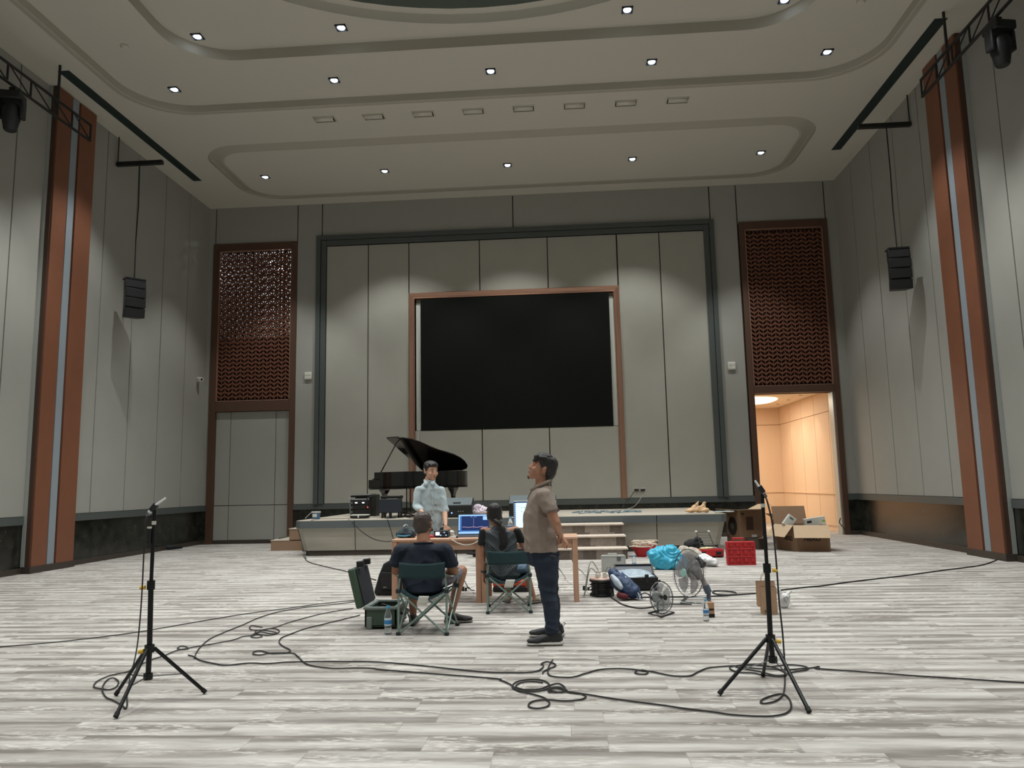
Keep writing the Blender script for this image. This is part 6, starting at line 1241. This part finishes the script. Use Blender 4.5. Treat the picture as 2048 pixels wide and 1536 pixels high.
# hair: heavy straight cut with a fringe
hh = [[hA((-.03, 0, .065), (.085, .082, .065)), hA((-.065, 0, .0), (.058, .078, .07)), hA((.01, 0, .085), (.07, .07, .04))],
      [hA((-.075, 0, -.02), (.045, .07, .06)), hA((-.065, 0, -.075), (.03, .055, .02)), hA((-.06, 0, .05), (.06, .08, .06))],
      [hA((.0, 0, .105), (.07, .068, .028)), hA((.078, .0, .072), (.022, .054, .018))]]
for y in (-.05, -.025, 0, .025, .05): hh.append([hA((.07, y, .085), (.018, .014, .012)), hA((.094 - abs(y) * .35, y * .95, .036), (.006, .010, .008))])
for y in (1, -1): hh.append([hA((.02, y * .07, .07), (.05, .012, .03)), hA((-.035, y * .078, .02), (.028, .01, .03)), hA((.035, y * .07, .035), (.012, .006, .014))]); hh.append([hA((.028, y * .072, .04), (.008, .005, .012)), hA((.018, y * .074, .005), (.005, .004, .012))])
blob('hair', hh, mHair, r, .006, 2, lambda p, n: .0035 * nz(p, 30, 1, 1, .4))
# polo shirt
crease = lambda v: (1 - abs(((v / pi) % 2) - 1)) ** 2.2 - .35
fold = lambda p, n: .013 * crease(p.z * 30 + p.x * 30 + 6 * nz(p, 6)) * (.3 + .7 * max(0, min(1, (1.2 - p.z) * 3))) + .006 * nz(p, 16)
sh = [[E(A(1085, 972), (.082, .085, .025)), E(A(1083, 992), (.118, .19, .045))],
      [E(A(1082, 995), (.118, .19, .05)), E(A(1077, 1027), (.142, .185, .06))], [E(A(1077, 1025), (.142, .185, .06)), E(A(1077, 1052), (.152, .18, .05))],
      [E(A(1077, 1050), (.15, .18, .05)), E(A(1082, 1092), (.155, .18, .03))], [E(A(1082, 1090), (.155, .18, .03)), E(A(1084, 1103), (.158, .185, .006))]]
for s_, e_ in ((LS, eL), (RS, eR)): m_ = s_.lerp(e_, .56); sh += [[E(s_ + V((0, 0, .0)), (.078, .066, .06)), E(A(1086, 994), (.08, .13, .05))], [E(s_, (.078, .064, .058)), E(m_, (.073, .062, .028))]]
sh += [[E(A(1084, 1098, -.17), (.03, .012, .02)), E(A(1088.5, 1106, -.175), (.012, .008, .008))], [E(A(1065, 1098, -.12), (.05, .03, .02)), E(A(1076, 1104, -.165), (.012, .008, .006))]]
blob('polo_shirt', sh, mPolo, r, .0075, 3, fold)
cb = [A(1082.5, 971) + V((.088 * cos(a), .082 * sin(a), .0 + .042 * cos(a))) for a in [2 * pi * k / 24 for k in range(24)]]
MB().tube(cb, .014, 8, closed=True, flat=1.6).build('collar', mPolo, r); MB().tube([p + V((0, 0, -.014)) + (p - A(1082.5, 971)) * .12 for p in cb], .005, 6, closed=True).build('collar_edge', mPoloTrim, r)
MB().tube([A(1065, 981, -.02), A(1059, 989, -.02), A(1055, 998, -.02)], .009, 6, flat=.5).build('placket', mPoloTrim, r)
for s_, e_ in ((LS, eL), (RS, eR)):
    d = (e_ - s_).normalized(); c_ = s_.lerp(e_, .56) + d * .022; u_ = d.cross(V((0, 1, 0))).normalized(); v_ = d.cross(u_); MB().tube([c_ + u_ * .072 * cos(a) + v_ * .064 * sin(a) for a in [2 * pi * k / 20 for k in range(20)]], .0045, 6, closed=True).build('sleeve_hem', mPoloTrim, r)
# jeans
jf = lambda p, n: .009 * crease(p.z * 60 + 5 * nz(p, 4)) * max(0, 1 - abs(p.z - .45) * 5) + 0.012 * crease(p.z * 75 + 4 * nz(p, 7)) * max(0, 1 - abs(p.z - .12) * 9) + .003 * nz(p, 14)
jn = [[E(A(1084.5, 1100), (.15, .165, .02)), E(A(1087, 1124), (.15, .165, .05))]]
for (a, b, c), sx in zip(TH, (-1, 1)):
    jn += [[E(A(1089, 1112), (.13, .16, .04)), E(V((a.x, a.y, a.z)), (.118, .09, .06))], [E(a, (.118, .09, .05)), E(a.lerp(b, .6), (.092, .08, .05))], [E(a.lerp(b, .6), (.092, .08, .05)), E(b, (.076, .068, .04))], [E(b, (.076, .068, .04)), E(b.lerp(c, .35) + V((.012, 0, 0)), (.073, .066, .05))], [E(b.lerp(c, .35) + V((.012, 0, 0)), (.073, .066, .05)), E(V((c.x + .002, c.y, c.z + .0)), (.058, .052, .03))], [E(V((c.x + .002, c.y, c.z)), (.060, .054, .02)), E(V((c.x + .0, c.y, .105)), (.064, .056, .02))]]
blob('jeans', jn, mJeans, r, .008, 3, jf)
MB().tube([A(1100, 1111, -.165), A(1112, 1113, -.14)], .004, 5).build('pocket_seam', mPoloTrim, r)
MB().tube([A(1117, 1104, -.08), A(1120.5, 1107, -.02), A(1118, 1110, .04)], .008, 6).build('belt_loop', mBelt, r)
h0, t0 = fl(1127, 1284), fl(1057, 1289); c_ = TH[0][2]
shoe('shoe', (c_.x + .10, c_.y - .0, 0), (c_.x - .225, c_.y - .01, 0), mShoeB, mSoleW, r, h=.11)
c_ = TH[1][2]; shoe('shoe', (c_.x + .10, c_.y + .0, 0), (c_.x - .235, c_.y - .0, 0), mShoeB, mSoleW, r, h=.11)

# ---- man B: seated from behind, navy T-shirt
Y1 = 7.68; B = lambda x, y, dy=0.0: at(x, y, Y1 + dy)
mNavyT = mat('navy_tshirt', (26, 36, 50), .9, var=.1, scale=8, bump=.15, bscale=380); mShort = mat('grey_shorts', (120, 116, 128), .85, var=.2, scale=16)
r = thing('person', (-1.42, 7.65, 0), 'seated person in a navy T-shirt and shorts seen from behind, in the left folding chair', 'person')
kB_ = 1.13; FB = Fr(B(846, 1050, .06), (.16, .98, -.05), (0, .05, 1)); hB = scaler(FB, kB_)
sL, sR = B(803, 1100, .02), B(888, 1100, .0)             # left and right in the picture
eB1, eB2 = B(793, 1141, .05), B(907, 1141, .05); wB1, wB2 = B(812, 1152, .34), B(884, 1156, .30)
hipB = V((-1.415, 7.66, .47)); kB = (V((-1.62, 8.06, .50)), V((-1.13, 8.10, .52))); aB = (V((-1.62, 8.0, .1)), V((-1.235, 8.06, .1)))
bd = head_hulls(FB, kB_) + [[E(B(847, 1068, .03), (.064, .062, .05)), E(B(847, 1083, .0), (.072, .066, .04))], [E(B(847, 1082), (.065, .06, .03)), E(B(846, 1096), (.15, .08, .03))], [E(B(846, 1098), (.17, .09, .05)), E(B(845, 1140), (.16, .1, .08))], [E(B(845, 1140), (.16, .1, .08)), E(hipB + V((0, .03, 0)), (.12, .07, .05))]]
for s_, e_, w_ in ((sL, eB1, wB1), (sR, eB2, wB2)):
    bd += [[E(s_, .058), E(s_.lerp(e_, .5), .056)], [E(s_.lerp(e_, .5), .056), E(e_, .05)], [E(e_, .052), E(e_.lerp(w_, .4), .048)], [E(e_.lerp(w_, .4), .048), E(w_, .028)]]
for k_, a_, sg in ((kB[0], aB[0], -1), (kB[1], aB[1], 1)):
    bd += [[E(hipB + V((sg * .09, .07, -.01)), .06), E(k_, .062)], [E(k_, .062), E(k_.lerp(a_, .35) + V((0, -.02, 0)), .058)], [E(k_.lerp(a_, .35) + V((0, -.02, 0)), .058), E(a_, .036)], [E(a_, .036), E(a_ + V((0, .0, -.04)), .036)]]
bd += hand_hulls(wB1, (.35, .9, -.1), (0, 0, 1), 1, 1, (.3, .35, .4, .4), .5) + hand_hulls(wB2, (-.35, .9, -.1), (0, 0, 1), -1, 1, (.3, .35, .4, .4), .5)
blob('body', bd, mSkinB, r, .0065, 3); face_parts(FB, r, kB_)
hh = [[hB((-.025, 0, .055), (.082, .078, .064)), hB((-.045, 0, -.005), (.055, .076, .05)), hB((.03, 0, .07), (.055, .066, .035))], [hB((-.05, 0, -.01), (.05, .074, .04)), hB((-.048, 0, -.06), (.03, .056, .02))], [hB((.0, 0, .095), (.06, .06, .022)), hB((.06, .02, .085), (.02, .03, .012))]]
for y in (1, -1): hh.append([hB((-.0, y * .073, .03), (.02, .009, .03)), hB((-.035, y * .073, .0), (.03, .008, .03))])
blob('hair', hh, mHairG, r, .006, 2, lambda p, n: .005 * nz(p, 55) if p.z > FB.c.z + .03 else 0)
fB = lambda p, n: .012 * crease(p.z * 30 + (p.x + 1.42) * 22 * (1 if p.x > -1.42 else -1) + 3 * nz(p, 5)) * .6 + .006 * nz(p, 12)
ts = [[E(B(847, 1087, .0), (.10, .085, .012)), E(B(846, 1098), (.2, .1, .03))], [E(B(846, 1098), (.215, .1, .04)), E(B(845, 1128), (.235, .125, .06))], [E(B(845, 1128), (.235, .125, .06)), E(B(845, 1165), (.21, .15, .07))], [E(B(845, 1165), (.21, .15, .07)), E(B(845, 1182, -.02), (.195, .15, .03))]]
for s_, e_ in ((sL, eB1), (sR, eB2)): m_ = s_.lerp(e_, .68); ts += [[E(B(846, 1098), (.15, .09, .035)), E(s_, (.088, .09, .07))], [E(s_, (.088, .09, .068)), E(m_, (.086, .088, .04))]]
blob('tshirt', ts, mNavyT, r, .008, 3, fB)
MB().tube([B(847, 1086, 0) + V((.094 * cos(a), .08 * sin(a), -.008 * sin(a))) for a in [2 * pi * k / 24 for k in range(24)]], .008, 6, closed=True).build('neckband', mNavyT, r)
st_ = [[E(hipB + V((sg * .09, .05, -.02)), (.10, .1, .075)), E(k_.lerp(hipB, .22), (.088, .08, .085))] for sg, k_ in ((-1, kB[0]), (1, kB[1]))]; blob('shorts', st_ + [[E(hipB + V((0, .04, 0)), (.17, .1, .06))]], mShort, r, .009, 3, cloth(.006, 14))
mShoeD = mat('dark_shoe', (44, 42, 42), .7); mSoleG = mat('grey_sole', (120, 114, 108), .6)
shoe('shoe', (aB[0].x + .0, aB[0].y - .08, 0), (aB[0].x - .01, aB[0].y + .22, 0), mShoeD, mSoleG, r); shoe('shoe', (aB[1].x - .07, aB[1].y - .02, 0), (aB[1].x + .22, aB[1].y + .06, 0), mShoeD, mSoleG, r)

# ---- woman C: seated from behind, ponytail
Y2 = 8.86; C = lambda x, y, dy=0.0: at(x, y, Y2 + dy)
t = NT('grey_black_top'); g_ = t.n('ShaderNodeNewGeometry'); sx_ = t.n('ShaderNodeSeparateXYZ'); t.l(g_.outputs['Position'], sx_.inputs[0]); q = t.n('ShaderNodeTexNoise', _Scale=6.0, _Detail=3.0); t.l(g_.outputs['Position'], q.inputs['Vector'])
w_ = t.math('ADD', t.math('SUBTRACT', t.math('MULTIPLY', sx_.outputs[2], 34.0), t.math('MULTIPLY', t.math('ABSOLUTE', t.math('ADD', sx_.outputs[0], .70)), 30.0)), t.math('MULTIPLY', q.outputs[0], 5.0))
t.l(t.ramp(t.math('FRACT', w_), [(.0, lin((30, 38, 42))), (.45, lin((46, 54, 58))), (.62, lin((104, 114, 118))), (.72, lin((58, 66, 70))), (1, lin((30, 38, 42)))]), t.b.inputs['Base Color']); t.b.inputs['Roughness'].default_value = .6; mTop = t.m
mSleeveB = mat('black_sleeve', (24, 26, 28), .9); mDenim = mat('light_denim', (104, 128, 152), .85, var=.25, scale=14); mSock = mat('pale_shoe', (182, 172, 160), .7)
r = thing('person', (-.68, 8.85, 0), 'seated person with a long black ponytail and dark marbled top, in the right folding chair', 'person')
kC_ = 1.08; FC = Fr(C(988.5, 1028, .05), (-.25, .95, -.12), (-.03, .12, 1)); hC = scaler(FC, kC_)
sL, sR = C(967, 1062, .0), C(1032, 1060, .0); e1, e2_ = C(964.5, 1112, -.0), C(1047, 1092, .12); w1, w2 = C(968, 1147, -.02), C(1036, 1088, .42)
hipC = V((-.68, 8.84, .47)); kC = (V((-.80, 9.26, .47)), V((-.56, 9.26, .48))); aC = (V((-.74, 9.42, .09)), V((-.45, 9.30, .09)))
bd = head_hulls(FC, kC_) + [[E(C(991, 1044, .03), (.042, .045, .05)), E(C(997, 1056, 0), (.055, .055, .03))], [E(C(998, 1056), (.06, .055, .03)), E(C(1000, 1068), (.13, .075, .03))], [E(C(1000, 1070), (.14, .08, .05)), E(C(1003, 1110), (.13, .09, .08))], [E(C(1003, 1110), (.13, .09, .08)), E(hipC + V((0, .03, 0)), (.11, .07, .05))]]
for s_, e_, w_ in ((sL, e1, w1), (sR, e2_, w2)):
    bd += [[E(C(1000, 1064), (.09, .06, .03)), E(s_, .045)], [E(s_, .045), E(e_, .038)], [E(e_, .038), E(e_.lerp(w_, .35), .036)], [E(e_.lerp(w_, .35), .036), E(w_, .023)]]
for k_, a_, sg in ((kC[0], aC[0], -1), (kC[1], aC[1], 1)):
    bd += [[E(hipC + V((sg * .08, .07, -.01)), .055), E(k_, .058)], [E(k_, .058), E(k_.lerp(a_, .35), .05)], [E(k_.lerp(a_, .35), .05), E(a_, .034)], [E(a_, .034), E(a_ + V((0, 0, -.04)), .034)]]
bd += hand_hulls(w1, (-.05, .08, -1), (-1, .1, .05), 1, .92, (.5, .55, .6, .6), .6) + hand_hulls(w2, (-.3, .95, -.05), (0, 0, 1), -1, .9, (.3, .35, .4, .4), .5)
blob('body', bd, mSkinC, r, .0065, 3); face_parts(FC, r, kC_)
hh = [[hC((-.03, 0, .05), (.085, .08, .068)), hC((-.05, 0, -.03), (.05, .074, .06)), hC((.04, 0, .06), (.045, .064, .035))]]
for y in (1, -1): hh.append([hC((.015, y * .072, .03), (.04, .01, .04)), hC((-.02, y * .074, -.045), (.03, .009, .02))])
blob('hair', hh, mHair, r, .006, 2, lambda p, n: .0025 * nz(p, 40, 1, 1, .3))
pt = [C(991, 1042, -.06), C(999, 1047, -.09), C(1004, 1056, -.1), C(1006, 1070, -.11), C(1008, 1084, -.115), C(1003, 1096, -.11), C(1003, 1101, -.11)]
blob('ponytail', chain(pt, [(.03, .025, .03), (.024, .022, .024), (.036, .024, .03), (.052, .026, .04), (.05, .024, .04), (.03, .02, .03), (.012, .01, .012)]), mHair, r, .0055, 1, lambda p, n: .004 * nz(p, 50, 1.4, 1.4, .2)); MB().tube([pt[1] + V((.027 * cos(a), .012 * cos(a), .027 * sin(a))) for a in [2 * pi * k / 14 for k in range(14)]], .006, 6, closed=True).build('hair_tie', mBlkSoft, r)
xc = C(1003, 1100).x
fC = lambda p, n: .010 * crease((p.z * 46 - abs(p.x - xc) * 38) + 3 * nz(p, 5)) + .004 * nz(p, 16)
ts = [[E(C(997, 1055), (.085, .07, .02)), E(C(999, 1064), (.18, .085, .025))], [E(C(999, 1063), (.20, .088, .03)), E(C(1001, 1090), (.20, .115, .05))], [E(C(1001, 1090), (.20, .115, .05)), E(C(1005, 1120, -.02), (.19, .125, .05))], [E(C(1005, 1120, -.02), (.19, .125, .05)), E(C(1007, 1150, -.02), (.21, .15, .05))], [E(C(1007, 1148, -.02), (.21, .15, .05)), E(C(1006, 1162, -.02), (.19, .14, .03))]]
blob('marbled_top', ts, mTop, r, .0075, 2, fC)
for s_, e_ in ((sL, e1), (sR, e2_)): m_ = s_.lerp(e_, .52 if e_ is e1 else .72); blob('black_sleeve', [[E(s_ + V((0, 0, -.005)), (.052, .056, .04)), E(m_, (.062, .06, .02))]], mSleeveB, r, .007, 2)
blob('denim_shorts', [[E(hipC + V((sg * .1, .04, -.01)), (.11, .12, .08)), E(k_.lerp(hipC, .3), (.078, .07, .078))] for sg, k_ in ((-1, kC[0]), (1, kC[1]))], mDenim, r, .009, 3, cloth(.006, 14))
bw = w1.lerp(e1, .12); MB().tube([bw + V((.029 * cos(a), .029 * sin(a), 0)) for a in [2 * pi * k / 14 for k in range(14)]], .011, 8, closed=True).build('wristwatch', mBlkP, r)
shoe('shoe', (aC[0].x + .0, aC[0].y - .07, 0), (aC[0].x - .09, aC[0].y + .16, 0), mSock, mSoleG, r, w=.04, h=.085); shoe('shoe', (aC[1].x - .06, aC[1].y - .05, 0), (aC[1].x + .12, aC[1].y + .13, 0), mSock, mSoleG, r, w=.04, h=.085)
p = fl(1062, 1193); o = MB(); slab(o, p + V((-.06, -.1, .005)), p + V((.05, -.06, .005)), p + V((.12, .16, .005)), p + V((.01, .14, .005)), .012); tag(o.build('white_notebook', mWP, smooth=False, bevel=.003), 'white flat pad lying on the floor right of the seated woman\'s shoe', 'notebook')

# ---- man D: standing behind the table in a pale shirt
Y3 = 10.42; D = lambda x, y, dy=0.0: at(x, y, Y3 + dy)
mShirt = mat('pale_grey_shirt', (176, 192, 196), .85, var=.05, scale=10, bump=.15, bscale=380); mTrs = mat('dark_trousers', (44, 46, 52), .9)
r = thing('person', (D(860, 1100).x, Y3, 0), 'standing person in a pale grey long-sleeved shirt behind the left table', 'person')
kD = 1.12; FD = Fr(D(861.5, 941.5), (.66, -.72, -.14), (.06, -.1, 1)); hD = scaler(FD, kD)
sL, sR = D(837, 980, -.05), D(882, 980, .08); eD1, wD1 = D(833, 1012, -.10), D(846, 1026, -.30); eD2, wD2 = D(889, 1022, -.0), D(891.5, 1052, -.22)
bd = head_hulls(FD, kD) + [[E(D(857, 957, .02), (.05, .05, .05)), E(D(858, 968, .01), (.058, .058, .03))], [E(D(858, 968), (.06, .06, .03)), E(D(860, 980), (.15, .09, .03))], [E(D(860, 982), (.15, .09, .05)), E(D(862, 1030), (.14, .09, .08))], [E(D(862, 1030), (.14, .09, .08)), E(D(862, 1085), (.14, .1, .07))]]
for s_, e_, w_ in ((sL, eD1, wD1), (sR, eD2, wD2)): bd += [[E(D(860, 976), (.08, .06, .03)), E(s_, .05)], [E(s_, .05), E(e_, .04)], [E(e_, .04), E(e_.lerp(w_, .35), .038)], [E(e_.lerp(w_, .35), .038), E(w_, .024)]]
hp = D(862, 1090); ft = [(hp.x - .1, Y3), (hp.x + .12, Y3 + .02)]
for x_, y_ in ft: bd += [[E((x_, y_, .82), .075), E((x_, y_ - .01, .46), .052)], [E((x_, y_ - .01, .46), .052), E((x_, y_, .1), .036)], [E((x_, y_, .1), .036), E((x_, y_ - .02, .05), .035)]]
bd += hand_hulls(wD1, (.3, -.8, -.5), (.1, -.4, .9), 1, 1, (.3, .35, .4, .45), .5) + hand_hulls(wD2, (.1, -.35, -.93), (.25, -.9, .3), -1, 1, (.2, .25, .3, .3), .5)
blob('body', bd, mSkinD, r, .0065, 3); face_parts(FD, r, kD, look=(.002, -.002))
hh = [[hD((-.02, 0, .06), (.088, .08, .066)), hD((-.055, 0, .0), (.05, .074, .06)), hD((.035, 0, .085), (.055, .066, .03))], [hD((.03, .0, .098), (.05, .055, .022)), hD((.078, .025, .07), (.016, .03, .014)), hD((.07, -.03, .072), (.016, .026, .014))]]
for y in (1, -1): hh.append([hD((.02, y * .07, .055), (.035, .01, .025)), hD((-.025, y * .076, .005), (.022, .009, .03))]); hh.append([hD((.03, y * .07, .05), (.01, .007, .02)), hD((.02, y * .073, .01), (.006, .005, .014))])
blob('hair', hh, mHair, r, .006, 2, lambda p, n: .0035 * nz(p, 34, 1, 1, .5))
fD = lambda p, n: .013 * crease(p.z * 34 + (p.x) * 22 + 5 * nz(p, 5)) * (.4 + .6 * max(0, min(1, (1.2 - p.z) * 3))) + .006 * nz(p, 16)
ts = [[E(D(859, 964), (.078, .072, .025)), E(D(860, 979), (.16, .1, .04))], [E(D(860, 978), (.165, .1, .045)), E(D(862, 1012), (.165, .115, .06))], [E(D(862, 1012), (.165, .115, .06)), E(D(864, 1050), (.16, .12, .06))], [E(D(864, 1050), (.16, .12, .06)), E(D(865, 1070), (.155, .12, .006))]]
for s_, e_ in ((sL, eD1), (sR, eD2)): ts += [[E(D(860, 977), (.12, .08, .035)), E(s_, (.06, .066, .05))], [E(s_, (.06, .066, .05)), E(e_, (.06, .06, .045))]]
ts += [[E(eD1, (.062, .062, .045)), E(eD1.lerp(wD1, .5), (.054, .054, .04))], [E(eD2, (.058, .06, .04)), E(eD2.lerp(wD2, .04), (.05, .052, .02))]]
blob('shirt', ts, mShirt, r, .0075, 2, fD)
c_ = D(859, 963); MB().tube([c_ + V((.07 * cos(a), .065 * sin(a), .012 + .018 * sin(a))) for a in [2 * pi * k / 24 for k in range(24)]], .013, 8, closed=True, flat=1.5).build('collar', mShirt, r)
for sx in (-1, 1): b = MB(); b.add([c_ + V(v) for v in ((sx * .012 + .015, -.085, -.012), (sx * .065 + .01, -.06, .015), (sx * .075 + .01, -.088, -.045), (sx * .035 + .015, -.108, -.075))], [(0, 1, 2, 3)]); b.build('collar_point', mShirt, r, solid=.006)
pl = [D(863, 972, -.12), D(865, 1000, -.135), D(867, 1035, -.14), D(868, 1068, -.13)]; MB().tube(crm(pl), .011, 6, flat=.35).build('button_placket', mShirt, r)
for q in range(6): p = crm(pl)[2 + q * 3]; MB().lathe([(.006, 0), (.006, .004), (0, .004)], 8, 0, Matrix.Translation(p + V((0, -.008, 0))) @ Matrix.Rotation(pi / 2, 4, 'X')).build('button', mSteel, r)
MB().box(D(877, 1000).x - .045, D(877, 1000).x + .045, Y3 - .115, Y3 - .105, D(877, 1008).z, D(877, 995).z).build('chest_pocket', mShirt, r, bevel=.003)
blob('trousers', [[E((hp.x, Y3, D(862, 1075).z), (.15, .115, .03)), E((hp.x, Y3, .84), (.155, .12, .05))]] + [[E((x_, y_, .82), (.095, .1, .05)), E((x_, y_ - .01, .46), .075)] for x_, y_ in ft] + [[E((x_, y_ - .01, .46), .075), E((x_, y_, .12), (.062, .066, .03))] for x_, y_ in ft], mTrs, r, .01, 3, cloth(.006, 12))
for x_, y_ in ft: shoe('shoe', (x_, y_ + .07, 0), (x_ + .02, y_ - .2, 0), mShoeD, mSoleG, r)
bw = wD2.lerp(eD2, .1); MB().tube([bw + V((.029 * cos(a), .022 * sin(a), .012 * sin(a))) for a in [2 * pi * k / 14 for k in range(14)]], .010, 8, closed=True).build('wristwatch', mBlkP, r)
